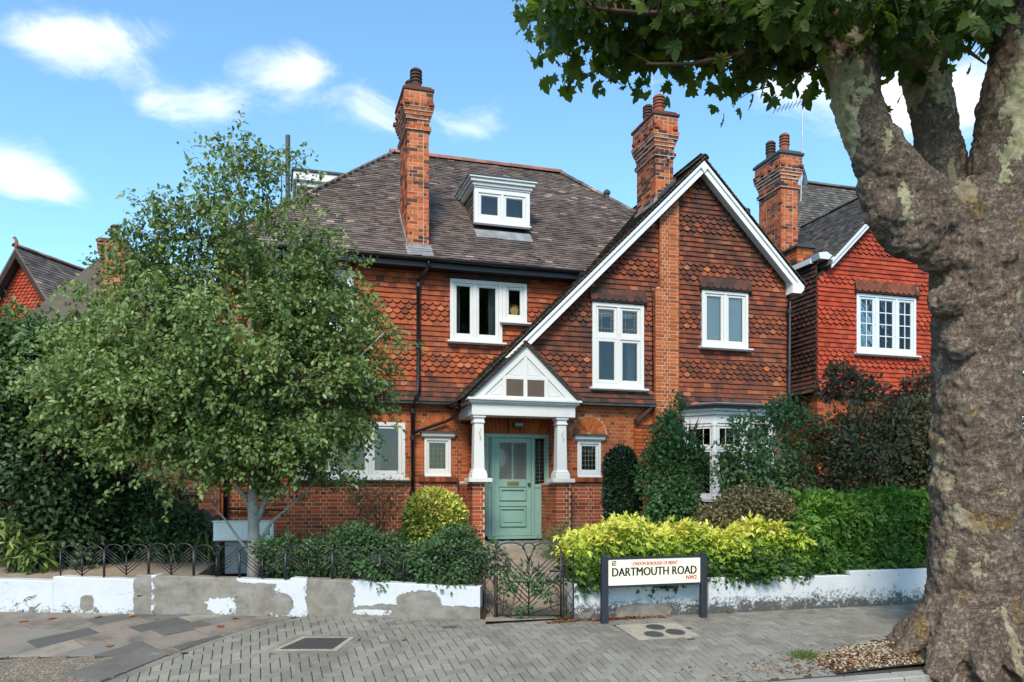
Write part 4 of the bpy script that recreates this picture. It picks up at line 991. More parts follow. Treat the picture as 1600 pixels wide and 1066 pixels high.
# gable: tall mullioned window
TY = GY - .06
w, cl = window(*G_TALL, TY, (G_TALL[0], 6.955, G_TALL[1]), t=.085, transom=4.88)
for i, c in enumerate(cl):
    k = sash(w, *c, TY + .022 - (.02 if i == 0 else 0))
    if i >= 2:
        mb_ = MB(); x0_, x1_, z0_, z1_ = k; yy = TY + .040
        for f in (.2, .8): mb_.box(x0_ + (x1_ - x0_) * f - .006, x0_ + (x1_ - x0_) * f + .006, yy - .004, yy + .003, z0_, z1_)
        for f in (.18, .82): mb_.box(x0_, x1_, yy - .0045, yy + .0025, z0_ + (z1_ - z0_) * f - .006, z0_ + (z1_ - z0_) * f + .006)
        for f in (.4, .6):
            for a_, b_ in ((0, .18), (.82, 1)): mb_.box(x0_ + (x1_ - x0_) * f - .004, x0_ + (x1_ - x0_) * f + .004, yy - .003, yy + .002, z0_ + (z1_ - z0_) * a_, z0_ + (z1_ - z0_) * b_)
        for f in (.4, .6):
            for a_, b_ in ((0, .2), (.8, 1)): mb_.box(x0_ + (x1_ - x0_) * a_, x0_ + (x1_ - x0_) * b_, yy - .0035, yy + .0015, z0_ + (z1_ - z0_) * f - .004, z0_ + (z1_ - z0_) * f + .004)
        mb_.obj('leading', M['came'], w)
mb_ = MB(); mb_.box(6.45, 7.45, GY + .12, GY + .14, 5.35, 5.56); mb_.obj('blind', M['blind'], w)
curtain(w, 6.40, 6.62, GY + .30, 3.85, 5.58); curtain(w, 7.30, 7.50, GY + .30, 3.85, 5.58)
# gable: casements with slatted blinds
w, cl = window(*G_BLIND, TY, (G_BLIND[0], 9.505, G_BLIND[1]), t=.07)
for c in cl:
    k = sash(w, *c, TY + .022)
    z = k[2]; 
    while z < k[3]:
        mb_ = MB(); mb_.prism([(TY + .072, z), (TY + .086, z + .041), (TY + .088, z + .040), (TY + .074, z - .001)], 'x', k[0], k[1]); mb_.obj('slat', M['blind'], w); z += .040
mb_ = MB(); mb_.box(G_BLIND[0] + .02, G_BLIND[1] - .02, GY + .16, GY + .17, 4.84, 6.03); mb_.obj('blind_backing', M['interior'], w)

# ---- bay window
bay = empty('bay', (9.7, 15.3, .5)); bay.parent = house; bay.location = Vector((9.7, 15.3, .5)) - WORLD[house.name]
BP = [(8.52, 15.66), (8.98, 15.10), (10.42, 15.10), (10.88, 15.66)]
def bay_ring(o):                                  # offset outline
    return [(8.52 - o * .9, 15.66), (8.98 - o * .45, 15.10 - o), (10.42 + o * .45, 15.10 - o), (10.88 + o * .9, 15.66)]
def bay_slab(name, mat, o, z0, z1, bev=.006):
    mb_ = MB(); r_ = bay_ring(o); mb_.hexa([(x, y, z0) for x, y in r_], [(x, y, z1) for x, y in r_]); return mb_.obj(name, M[mat], bay, bevel=bev)
bay_slab('apron', 'brick_deep', .0, .35, 1.42, 0); bay_slab('sill', 'white', .10, 1.42, 1.50); bay_slab('entablature', 'white', .02, 3.10, 3.28); bay_slab('cornice', 'white', .07, 3.28, 3.36); bay_slab('cornice', 'white', .13, 3.36, 3.45); bay_slab('lead_roof', 'lead_dark', .17, 3.45, 3.50); bay_slab('lead_roof', 'lead', .10, 3.50, 3.535)
mb_ = MB(); r_ = bay_ring(.20); mb_.tube([(x, y, 3.46) for x, y in r_], .045, 8); mb_.obj('gutter', M['black_paint'], bay)
for (p, q, divs) in ((BP[0], BP[1], 1), (BP[1], BP[2], 2), (BP[2], BP[3], 1)):
    p, q = Vector((*p, 0)), Vector((*q, 0)); d = (q - p).normalized(); n_ = Vector((d.y, -d.x, 0)); L = (q - p).length
    def slab(mb_, u0, u1, a, b, n0, n1):
        P = [p + d * u0 + n_ * n0, p + d * u1 + n_ * n0, p + d * u1 + n_ * n1, p + d * u0 + n_ * n1]
        mb_.hexa([(v_.x, v_.y, a) for v_ in P], [(v_.x, v_.y, b) for v_ in P])
    mb_ = MB(); slab(mb_, 0, .075, 1.5, 3.1, .0, -.1); slab(mb_, L - .075, L, 1.5, 3.1, 0, -.1)
    slab(mb_, .075, L - .075, 2.54, 2.61, -.003, -.09); slab(mb_, .075, L - .075, 1.5, 1.56, -.003, -.09); slab(mb_, .075, L - .075, 3.04, 3.1, -.003, -.09)
    for k in range(1, divs): slab(mb_, L * k / divs - .035, L * k / divs + .035, 1.56, 2.54, -.004, -.09); slab(mb_, L * k / divs - .035, L * k / divs + .035, 2.61, 3.04, -.004, -.09)
    wf = mb_.obj('window', M['white'], bay, bevel=.004)
    for k in range(divs):
        u0 = .075 if k == 0 else L * k / divs + .035; u1 = L - .075 if k == divs - 1 else L * (k + 1) / divs - .035
        for a, b in ((1.56, 2.54), (2.61, 3.04)):
            mb_ = MB(); t = .045
            slab(mb_, u0 + .002, u0 + t, a, b, -.02, -.06); slab(mb_, u1 - t, u1 - .002, a, b, -.02, -.06); slab(mb_, u0 + t, u1 - t, a, a + t, -.02, -.06); slab(mb_, u0 + t, u1 - t, b - t, b, -.02, -.06)
            if a > 2.6:
                for f in (.33, .66): slab(mb_, u0 + (u1 - u0) * f - .005, u0 + (u1 - u0) * f + .005, a + t, b - t, -.03, -.045)
            so = mb_.obj('sash', M['white'], wf); mb_ = MB(); slab(mb_, u0 + t, u1 - t, a + t, b - t, -.04, -.046); mb_.obj('pane', M['glass'], so)
for x, y in (BP[1], BP[2]):
    mb_ = MB(); mb_.lathe(x, y + .03, [(.075, 1.5), (.075, 1.56), (.062, 1.58), (.062, 3.02), (.075, 3.05), (.075, 3.1)], 8); mb_.obj('mullion', M['white'], bay)

# ---- dormer
dorm = empty('dormer', (4.85, 17.05, 7.5)); dorm.parent = house; dorm.location = Vector((4.85, 17.05, 7.5)) - WORLD[house.name]
DX0, DX1, DY, DZ0, DZ1 = 4.19, 5.47, 17.05, 7.58, 8.32
mb_ = MB(); mb_.box(DX0 + .03, DX0 + .10, DY + .08, 18.4, 7.3, DZ1 + .02); mb_.box(DX1 - .10, DX1 - .03, DY + .08, 18.4, 7.3, DZ1 + .02); mb_.obj('cheek', M['tile_dark'], dorm)
for k in range(8):                                # tiled cheeks
    z = 7.55 + k * .1; y1 = EY + (z - EZ) * (RY - EY) / (RZ - EZ)
    for xx, nx in ((DX0 + .03, -1), (DX1 - .03, 1)):
        mb_ = MB(); mb_.r = random.random(); y_ = max(y1 + .02, DY + .10) 
        mb_.hexa([(xx + nx * .001, DY + .09, z), (xx + nx * .022, DY + .09, z), (xx + nx * .022, max(y1, DY + .2) + .1, z), (xx + nx * .001, max(y1, DY + .2) + .1, z)], [(xx + nx * .001, DY + .09, z + .115), (xx + nx * .006, DY + .09, z + .115), (xx + nx * .006, max(y1, DY + .2) + .2, z + .115), (xx + nx * .001, max(y1, DY + .2) + .2, z + .115)]); mb_.obj('cheek_tile', M['roof_tile'], dorm)
w, cl = window(DX0, DX1, DZ0, DZ1, DY, (DX0, (DX0 + DX1) / 2, DX1), t=.10, sill_d=.05, sill_x=.02, par=dorm)
for c in cl: sash(w, *c, DY + .022)
for i_, (o, za, zb_) in enumerate(((.02, 8.321, 8.36), (.05, 8.36, 8.43), (.10, 8.43, 8.50), (.14, 8.50, 8.545))):
    mb_ = MB(); mb_.box(DX0 - o, DX1 + o, DY - o, 18.3, za, zb_); mb_.obj('cornice', M['white'], dorm, bevel=.008)
mb_ = MB(); mb_.box(DX0 - .155, DX1 + .155, DY - .155, 18.6, 8.545, 8.575); mb_.obj('lead_roof', M['lead_dark'], dorm)
mb_ = MB(); mb_.prism([(16.82, 7.16), (17.06, 7.40), (17.06, 7.41), (16.82, 7.17)], 'x', DX0, DX1); mb_.obj('apron', M['lead'], dorm)
mb_ = MB(); mb_.box(DX0 + .1, DX1 - .1, DY + .5, DY + .52, 7.5, 8.3); mb_.obj('inner_wall', M['interior'], dorm)
# rear dormer with white fascia showing over the left hip, and a soil pipe
mb_ = MB(); mb_.box(.55, 2.2, 20.0, 21.2, 8.0, 9.02); rd = mb_.obj('rear_dormer', M['tile_dark'], house)
mb_ = MB(); mb_.box(.50, 2.3, 19.95, 21.3, 9.02, 9.14); mb_.box(.42, 2.3, 19.87, 21.3, 9.14, 9.36); mb_.obj('fascia', M['white'], rd, bevel=.02)
mb_ = MB(); mb_.box(.38, 2.3, 19.83, 21.3, 9.36, 9.41); mb_.obj('lead_roof', M['lead_dark'], rd)
mb_ = MB(); mb_.tube([(.28, 18.9, 7.4), (.28, 18.9, 9.75)], .055, 10); mb_.obj('soil_pipe', M['lead_dark'], house)

# ---- porch
PY = 15.24
porch = empty('porch', (4.8, PY, .5)); porch.parent = house; porch.location = Vector((4.8, PY, .5)) - WORLD[house.name]
def part(mb_, name, mat, par=porch, bevel=.005): return mb_.obj(name, M[mat], par, bevel=bevel)
mb_ = MB(); mb_.box(3.70, 5.86, PY, PY + .30, 3.14, 3.36); mb_.box(3.70, 3.95, PY + .30, BM - .01, 3.14, 3.36); part(mb_, 'frieze', 'white')
mb_ = MB()
for o, za, zb_ in ((.03, 3.36, 3.39), (.07, 3.39, 3.43), (.11, 3.43, 3.475)): mb_.box(3.70 - o, 5.86 + o, PY - o, PY + .3, za, zb_)
mb_.box(3.60, 3.72, PY + .3, BM - .02, 3.39, 3.47); part(mb_, 'cornice', 'white')
mb_ = MB(); mb_.box(3.955, 5.61, PY + .30, 16.18, 3.19, 3.23); part(mb_, 'ceiling', 'white')
# pediment: back board, raking boards, centre post and rails in front, two brown panels, carved triangles
PB, PT, PXc = 3.475, 4.47, 4.80
mb_ = MB(); mb_.prism([(3.80, PB), (5.80, PB), (PXc, PT)], 'y', PY + .020, PY + .30); part(mb_, 'pediment', 'white')
for sg in (-1, 1):
    mb_ = MB(); xo = PXc + sg * 1.12; mb_.prism([(PXc, PT + .10), (xo, PB), (xo - sg * .21, PB), (PXc, PT - .12)], 'y', PY - .004, PY + .0195); part(mb_, 'raking_board', 'white')
mb_ = MB(); mb_.box(4.765, 4.835, PY + .000, PY + .0194, PB + .05, 4.33); part(mb_, 'post', 'white')
for x in (4.36, 5.24): mb_ = MB(); mb_.box(x - .035, x + .035, PY + .002, PY + .0193, PB + .05, 3.96); part(mb_, 'post', 'white')
mb_ = MB(); mb_.box(4.12, 5.48, PY + .004, PY + .0192, 3.87, 3.94); part(mb_, 'rail', 'white'); mb_ = MB(); mb_.box(3.75, 5.85, PY - .002, PY + .0191, PB + .001, PB + .06); part(mb_, 'rail', 'white')
for a_, b_ in ((4.40, 4.76), (4.84, 5.20)): mb_ = MB(); mb_.box(a_ + .004, b_ - .004, PY + .012, PY + .0196, PB + .065, 3.865); part(mb_, 'panel', 'brown_panel')
for tri_ in ([(4.46, 3.96), (4.745, 3.96), (4.745, 4.26)], [(5.14, 3.96), (4.855, 3.96), (4.855, 4.26)], [(4.05, 3.56), (4.31, 3.56), (4.31, 3.80)], [(5.55, 3.56), (5.29, 3.56), (5.29, 3.80)]):
    cx_, cz_ = sum(p[0] for p in tri_) / 3, sum(p[1] for p in tri_) / 3
    mb_ = MB()
    for k in range(3):
        p, q = tri_[k], tri_[(k + 1) % 3]; sh = lambda a: (cx_ + (a[0] - cx_) * .84, cz_ + (a[1] - cz_) * .84); mb_.prism([p, q, sh(q), sh(p)], 'y', PY + .014, PY + .0197)
    part(mb_, 'carving', 'white', bevel=0)
# little roof of the porch: tiles on the right slope and a lead edge on the left
mb_ = MB()
for sg in (-1, 1):
    P = [(PXc, PY - .06, PT + .13), (PXc + sg * 1.20, PY - .06, PB - .02), (PXc + sg * 1.20, GY + .05 if sg > 0 else MY, PB - .02), (PXc, GY + .05 if sg > 0 else MY, PT + .13)]
    mb_.hexa([(x, y, z - .04) for x, y, z in P], P)
proof = mb_.obj('porch_roof', M['roof_moss'], porch)
kx, kz = 1.20, PT + .13 - PB + .02; kl = math.hypot(kx, kz)
tile_roof(K_R, proof, 'roof_moss', (PXc + 1.20, 0, PB - .02), (0, 1, 0), (-kx / kl, 0, kz / kl), (kz / kl, 0, kx / kl), kl, lambda s: (PY - .08, GY + .03), gauge=.098)
tile_roof(K_R, proof, 'roof_moss', (PXc - 1.20, 0, PB - .02), (0, -1, 0), (kx / kl, 0, kz / kl), (-kz / kl, 0, kx / kl), kl, lambda s: (-(MY - .05), -PY + .08), gauge=.098)
# columns on brick piers
for cx_, sg in ((3.855, -1), (5.59, 1)):
    mb_ = MB(); cy_ = PY + .15
    mb_.square_stack(cx_, cy_, [(.155, 1.90), (.155, 1.98), (.142, 2.0), (.142, 2.03), (.115, 2.07), (.110, 2.08), (.095, 2.98), (.116, 2.99), (.116, 3.02), (.103, 3.03), (.103, 3.07), (.13, 3.10), (.13, 3.139)]); c_ = part(mb_, 'column', 'white', bevel=.006)
    mb_ = MB(); mb_.box(cx_ - .235, cx_ + .235, cy_ - .235, cy_ + .20, 1.82, 1.90); part(mb_, 'plinth', 'white', c_)
    mb_ = MB(); mb_.tube([(cx_ + .03, cy_ - .125, 2.90), (cx_ - .01, cy_ - .135, 2.82), (cx_ + .02, cy_ - .13, 2.74), (cx_, cy_ - .13, 2.66)], [.006, .014, .012, .004], 6); part(mb_, 'carving', 'white', c_, 0)
mb_ = MB(); mb_.box(3.714, 3.956, PY + .014, BM, .3, 1.82); pierl = mb_.obj('pier', M['mortar_pale'], porch)
bricks(K_B, pierl, 'brick_deep', (0, PY + .01, 0), (1, 0, 0), (0, -1, 0), 3.71, 3.96, .375, 1.80); bricks(K_B, pierl, 'brick_deep', (3.71, 0, 0), (0, -1, 0), (-1, 0, 0), -BM, -PY - .07, .375, 1.80)
bricks(K_B, pierl, 'brick_deep', (3.96, 0, 0), (0, 1, 0), (1, 0, 0), PY + .07, BM, .375, 1.80)
mb_ = MB(); mb_.box(5.456, 5.756, PY + .014, 16.3, .3, 1.82); mb_.box(5.625, 5.9, BG + .01, 16.3, 1.82, 3.2); pierr = mb_.obj('pier', M['mortar_pale'], porch)
bricks(K_B, pierr, 'brick_deep', (0, PY + .01, 0), (1, 0, 0), (0, -1, 0), 5.452, 5.76, .375, 1.80); bricks(K_B, pierr, 'brick_deep', (5.452, 0, 0), (0, -1, 0), (-1, 0, 0), -16.2, -PY - .07, .375, 1.80)
bricks(K_B, pierr, 'brick', (5.617, 0, 0), (0, -1, 0), (-1, 0, 0), -16.2, -BG + .0, 1.86, 3.2)
# wall over the door with a flat arch of bricks on end
DYF = 16.2
mb_ = MB(); mb_.box(3.96, 5.7, DYF + .008, DYF + .1, 2.86, 3.4); mb_.box(3.96, 4.21, DYF + .008, DYF + .1, .3, 2.86); dw = mb_.obj('wall', M['mortar'], porch)
for k in range(19):
    a_ = 4.0 + k * .085; lean = (k - 9) * .012
    piece(K_B, [(x_, y_, z_) for y_ in (DYF, DYF + .05) for x_, z_ in ((a_, 2.87), (a_ + .077, 2.87), (a_ + .077 + lean, 3.19), (a_ + lean, 3.19))], [(0, 1, 2, 3), (0, 4, 5, 1), (1, 5, 6, 2), (2, 6, 7, 3), (3, 7, 4, 0)], random.random(), dw, 'brick')
# front door with sidelights
mb_ = MB(); D0, D1 = 4.20, 5.615
mb_.box(D0, D0 + .06, DYF - .03, DYF + .08, .70, 2.855); mb_.box(D1 - .06, D1, DYF - .03, DYF + .08, .70, 2.855); mb_.box(D0 + .06, D1 - .06, DYF - .03, DYF + .08, 2.775, 2.855)
for x in (4.355, 5.225): mb_.box(x, x + .06, DYF - .026, DYF + .08, .70, 2.775)
mb_.box(D0 + .06, D1 - .06, DYF - .05, DYF + .08, .64, .699)
dfr = part(mb_, 'door_frame', 'door_green')
DL, DR, DB, DT = 4.418, 5.222, .705, 2.770
mb_ = MB(); y0 = DYF + .0; y1 = DYF + .045
mb_.box(DL, DL + .10, y0, y1, DB, DT); mb_.box(DR - .10, DR, y0, y1, DB, DT)
for a_, b_ in ((DB, DB + .16), (1.33, 1.42), (1.74, 1.90), (DT - .10, DT)): mb_.box(DL + .10, DR - .10, y0, y1, a_, b_)
mb_.box(DL + .10, DR - .10, y0 + .022, y1, DB + .16, 1.90); mb_.box(4.805, 4.835, y0 + .001, y1, 1.90, DT - .10)
door = part(mb_, 'door', 'door_green', house)
for a_, b_ in ((.90, 1.30), (1.45, 1.71)):
    mb_ = MB(); frame_boxes(mb_, DL + .115, DR - .115, a_, b_, y0 - .008, y0 + .0215, .035); part(mb_, 'moulding', 'door_green', door)
mb_ = MB(); mb_.box(DL + .20, DR - .20, y0 + .006, y0 + .0215, .99, 1.21); part(mb_, 'panel', 'door_green', door)
for a_, b_ in ((DL + .10, 4.805), (4.835, DR - .10)):
    pane(door, a_, b_, y0 + .022, 1.90, DT - .10)
    mb_ = MB(); n_ = 5; wx = b_ - a_; hz = DT - .10 - 1.90; cell = wx / n_; m_ = int(hz / (cell * 1.25)) + 1; cz_ = hz / m_
    for i in range(n_):
        for j in range(m_):
            x_, z_ = a_ + i * cell, 1.90 + j * cz_
            for p, q in (((x_, z_), (x_ + cell, z_ + cz_)), ((x_ + cell, z_), (x_, z_ + cz_))):
                d_ = Vector((q[0] - p[0], 0, q[1] - p[1])).normalized(); nn = Vector((-d_.z, 0, d_.x)) * .0035
                mb_.add([(p[0] + nn.x, y0 + .016, p[1] + nn.z), (p[0] - nn.x, y0 + .016, p[1] - nn.z), (q[0] - nn.x, y0 + .016, q[1] - nn.z), (q[0] + nn.x, y0 + .016, q[1] + nn.z)], [(0, 1, 2, 3)])
    mb_.obj('leading', M['leading_pale'], door)
mb_ = MB(); mb_.box(4.69, 4.95, y0 - .012, y0 - .001, 1.775, 1.855); lb = part(mb_, 'letterbox', 'brass', door, .004); mb_ = MB(); mb_.box(4.73, 4.91, y0 - .020, y0 - .0121, 1.80, 1.835); part(mb_, 'flap', 'brass', lb, .003)
mb_ = MB(); mb_.lathe(5.17, y0 - .02, [(.03, 1.77), (.035, 1.80), (.03, 1.83)], 10); part(mb_, 'door_knob', 'cast_iron', door, 0)
for a_, b_ in ((D0 + .06, 4.355), (5.285, D1 - .06)):
    mb_ = MB(); mb_.box(a_, b_, DYF + .01, DYF + .05, .70, 1.72); mb_.box(a_, b_, DYF - .005, DYF + .06, 1.72, 1.80); mb_.box(a_, a_ + .03, DYF + .005, DYF + .05, 1.80, 2.775); mb_.box(b_ - .03, b_, DYF + .005, DYF + .05, 1.80, 2.775); sd = part(mb_, 'sidelight', 'door_green', dfr)
    pane(sd, a_ + .03, b_ - .03, DYF + .03, 1.80, 2.775); leading(sd, a_ + .03, b_ - .03, 1.80, 2.775, DYF + .026, 2, 12, .004, 'came')
mb_ = MB(); mb_.box(4.25, 5.6, DYF + .6, DYF + .62, .7, 2.9); mb_.obj('inner_wall', M['interior'], porch)
# floor and step
mb_ = MB(); mb_.box(3.9, 5.64, PY + .02, DYF + .05, .3, .605); part(mb_, 'porch_floor', 'step_tile')
mb_ = MB(); mb_.box(3.86, 5.62, PY - .22, PY + .018, .3, .60); part(mb_, 'step', 'concrete_pale', bevel=.012)
for k in range(14):
    for j in range(5):
        if (k + j) % 2: continue
        mb_ = MB(); x_ = 3.98 + k * .106; y_ = PY + .04 + j * .17; mb_.box(x_, x_ + .1, y_, y_ + .16, .6052, .611); mb_.obj('floor_tile', M['lead'], porch)
mb_ = MB(); mb_.box(4.75, 4.95, 15.86, 15.98, 2.98, 3.08); mb_.box(4.83, 4.87, 15.98, 16.19, 3.02, 3.06); lamp = part(mb_, 'floodlight', 'black_paint'); mb_ = MB(); mb_.box(4.765, 4.935, 15.85, 15.859, 2.995, 3.065); part(mb_, 'lens', 'lead', lamp)
mb_ = MB(); mb_.box(5.598, 5.616, 15.85, 15.89, 1.98, 2.06); part(mb_, 'doorbell', 'white')

# ------------------------------------------------------------------ neighbour on the right
nb = empty('gabled_house', (14.3, 15.6, .5), 'bright red tile-hung house with grey roof behind the big tree trunk', 'house')
K_NB = ('neighbour', 'brick', 200); K_NT = ('neighbour', 'wall_tile', 300); K_NR = ('neighbour', 'roof_tile', 200)
NX0, NX1, NAX, NAZ = 11.92, 16.7, 14.32, 9.02
NW = (12.97, 14.66, 4.89, 6.27)
mb_ = MB()
mb_.box(NX0 + .02, NW[0], GY + .012, GY + .2, 3.9, 6.62); mb_.box(NW[1], NX1, GY + .012, GY + .2, 3.9, 6.62); mb_.box(NW[0], NW[1], GY + .012, GY + .2, 3.9, NW[2]); mb_.box(NW[0], NW[1], GY + .012, GY + .2, NW[3], 6.62)
mb_.prism([(NX0 + .02, 6.62), (NX1, 6.62), (NAX, 8.98)], 'y', GY + .012, GY + .2)
nwall = mb_.obj('wall', M['sheathing'], nb)
mb_ = MB(); mb_.box(NX0 + .012, NX0 + .25, GY + .2, 22, 3.9, 6.9); nside = mb_.obj('side_wall', M['sheathing'], nb)
mb_ = MB(); mb_.box(NX0 + .06, NX0 + .3, GY + .2, 22, .3, 3.89); mb_.box(NX0 + .06, NX1, GY + .07, GY + .2, .3, 3.89); nlow = mb_.obj('wall', M['mortar'], nb)
mb_ = MB(); mb_.box(NX1 - .2, NX1, GY + .2, 22, .3, 6.6); mb_.box(NX0 + .3, NX1, 21.8, 22, .3, 6.6); mb_.box(NX0 + .4, NX1 - .3, 18, 18.1, .3, 6.6); mb_.obj('inner_wall', M['interior'], nb)
NSC = [(4.60, 5.02), (5.53, 5.95), (6.42, 6.72), (7.25, 7.65)]
tile_wall(K_NT, nwall, lambda r, z: 'tile_red', (0, GY, 0), (1, 0, 0), (0, -1, 0), NX0, NX1, 3.93, 8.9, holes=[NW], base_fn=lambda z, zt: (max(NX0, NAX - (8.95 - zt)), min(NX1, NAX + (8.95 - zt))) if zt < 8.8 else None, scallops=NSC, flare=.09)
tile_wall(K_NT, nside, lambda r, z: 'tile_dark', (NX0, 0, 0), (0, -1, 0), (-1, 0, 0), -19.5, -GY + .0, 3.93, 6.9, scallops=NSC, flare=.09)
bricks(K_NB, nlow, 'brick_deep', (0, GY + .06, 0), (1, 0, 0), (0, -1, 0), NX0 + .05, NX1, .5, 3.88); bricks(K_NB, nlow, 'brick_deep', (NX0 + .05, 0, 0), (0, -1, 0), (-1, 0, 0), -19, -GY - .07, .5, 3.88)
mb_ = MB(); mb_.box(NX0 - .02, NX1, GY - .07, GY + .06, 3.87, 3.925); mb_.obj('drip_board', M['lead_dark'], nb)
w, cl = window(*NW, GY - .05, (NW[0], 13.53, 14.10, NW[1]), t=.07, mat='white_grey', par=nb)
for c in cl:
    k = sash(w, *c, GY - .028, t=.05, mat='white_grey'); leading(w, *k, GY - .006, 2, 4, .011, 'white_grey')
mb_ = MB(); mb_.box(NW[0] - .06, NW[1] + .06, GY - .10, GY + .02, 6.28, 6.31); mb_.obj('window_hood', M['sheathing'], nb)
for row in range(3):
    z = 6.30 + row * GAUGE; x = NW[0] - .06 - (TW / 2 if row % 2 else 0)
    while x < NW[1] + .06:
        p, q = max(NW[0] - .06, x + .002), min(NW[1] + .06, x + TW - .002); x += TW
        if q - p < .04: continue
        m, h = (p + q) / 2, (q - p) / 2; yo = .12 - row * .03; yt = yo - .04
        prof = [(p, z + .04, yo - .012), (m, z, yo), (q, z + .04, yo - .012), (q, z + GAUGE + .03, yt), (p, z + GAUGE + .03, yt)]
        piece(K_NT, [(u, GY - y_, zz) for u, zz, y_ in prof] + [(u, GY - y_ + .013, zz) for u, zz, y_ in prof], [(0, 1, 2, 3, 4)] + [(i, i + 5, (i + 1) % 5 + 5, (i + 1) % 5) for i in range(5)], random.random(), nwall, 'tile_brown')
# its roofs
mb_ = MB()
for sg in (-1, 1):
    P = [(NAX, GY - .2, NAZ + .12), (NAX + sg * 2.25, GY - .2, NAZ - 2.13), (NAX + sg * 2.25, 21, NAZ - 2.13), (NAX, 21, NAZ + .12)]; mb_.hexa([(x, y, z - .1) for x, y, z in P], P)
nroof = mb_.obj('roof', M['slate_grey'], nb)
tile_roof(K_NR, nroof, 'slate_grey', (NAX - 2.25, 0, NAZ - 2.13), (0, -1, 0), (s2, 0, s2), (-s2, 0, s2), 2.25 / s2, lambda s: (-21, -GY + .22), gauge=.1)
caps((NAX, GY - .25, NAZ + .13), (NAX, 21, NAZ + .13), .085, 'slate_grey', .4, nroof)
for w0, w1, ya, yb in ((.04, .17, GY - .19, GY - .15), (.04, .09, GY - .225, GY - .1905)):
    mb_ = MB(); t_ = NAZ + .12; k = 1 / s2; mb_.prism([(NAX, t_ - w0 * k), (NAX - 2.15, t_ - w0 * k - 2.15), (NAX - 2.15, t_ - w1 * k - 2.15), (NAX, t_ - w1 * k)], 'y', ya, yb); mb_.obj('bargeboard', M['white_grey'], nb)
mb_ = MB(); mb_.prism([(11.84, 6.93), (12.22, 6.93), (12.22, 6.99), (12.02, 7.10), (11.80, 7.06)], 'y', GY - .21, GY + .1); mb_.box(11.80, 11.93, GY + .1, 18, 6.90, 7.02); mb_.obj('kneeler', M['white_grey'], nb)
mb_ = MB(); mb_.box(11.82, 12.25, 16.2, 17.1, 6.95, 7.42); npar = mb_.obj('parapet', M['mortar_dark'], nb); mb_ = MB(); mb_.prism([(11.76, 7.42), (12.31, 7.42), (12.31, 7.47), (12.04, 7.55), (11.76, 7.47)], 'y', 16.12, 17.12); mb_.obj('coping', M['lead_dark'], npar)
bricks(K_NB, npar, 'brick_chimney', (0, 16.19, 0), (1, 0, 0), (0, -1, 0), 11.81, 12.26, 6.96, 7.42); bricks(K_NB, npar, 'brick_chimney', (11.81, 0, 0), (0, -1, 0), (-1, 0, 0), -17.1, -16.19, 6.96, 7.42)
chimney(nb, K_NB, 12.05, 12.53, 17.15, 18.10, 6.6, CP(9.22), 10.02, .12, [(.5, .22, .55, .13, 'terracotta'), (.35, .72, .55, .13, 'terracotta_dark')], cap_mat='lead_dark')
mb_ = MB(); HB = [(12.9, 18.3, 7.4), (20, 18.3, 7.4), (20, 23.5, 7.4), (12.9, 23.5, 7.4)]; mb_.add(HB + [(15.3, 20.6, 10.95), (18, 20.6, 10.95)], [(0, 1, 5, 4), (1, 2, 5), (2, 3, 4, 5), (3, 0, 4)]); nhip = mb_.obj('roof', M['slate_grey'], nb)
hs = math.hypot(2.3, 3.55); tile_roof(K_NR, nhip, 'slate_grey', (0, 18.3, 7.4), (1, 0, 0), (0, 2.3 / hs, 3.55 / hs), (0, -3.55 / hs, 2.3 / hs), hs, lambda s: (12.9 + 2.4 * s / hs, 20 - 2 * s / hs), gauge=.11)
hl = math.hypot(2.4, 3.55); tile_roof(K_NR, nhip, 'slate_grey', (12.9, 0, 7.4), (0, -1, 0), (2.4 / hl, 0, 3.55 / hl), (-3.55 / hl, 0, 2.4 / hl), hl, lambda s: (-23.5 + 2.9 * s / hl, -18.3 - 2.3 * s / hl), gauge=.11)
caps((15.3, 20.6, 10.96), (18, 20.6, 10.96), .09, 'slate_grey', .4, nhip)
mb_ = MB(); mb_.tube([(15.3, 20.6, 10.9), (15.3, 20.6, 11.2), (15.24, 20.6, 11.38), (15.16, 20.6, 11.40)], [.10, .05, .045, .03], 8); mb_.obj('finial', M['lead_dark'], nb)
# television aerial strapped to that chimney
ae = empty('television_aerial', (12.62, 17.3, 8.8), 'thin television aerial on a pole beside the right-hand chimney', 'aerial')
mb_ = MB(); mb_.tube([(12.60, 17.12, 8.9), (12.66, 17.12, 11.45)], .017, 6); mb_.obj('pole', M['galvanised'], ae)
mb_ = MB(); p0, p1 = Vector((12.66, 17.12, 11.4)), Vector((11.98, 17.3, 11.20)); mb_.tube([p0 + (p0 - p1) * .2, p1], .008, 5); mb_.obj('boom', M['galvanised'], ae)
for k in range(8):
    c = p0 + (p1 - p0) * (k / 7.0); mb_ = MB(); mb_.tube([c + Vector((-.03, -.12, .03)), c + Vector((.03, .12, -.03))], .009, 5); mb_.obj('element', M['lead_dark'], ae)
mb_ = MB(); mb_.tube([(12.6, 17.12, 9.1), (12.75, 17.0, 9.0), (13.3, 16.6, 8.0)], .006, 4); mb_.obj('stay', M['lead_dark'], ae)
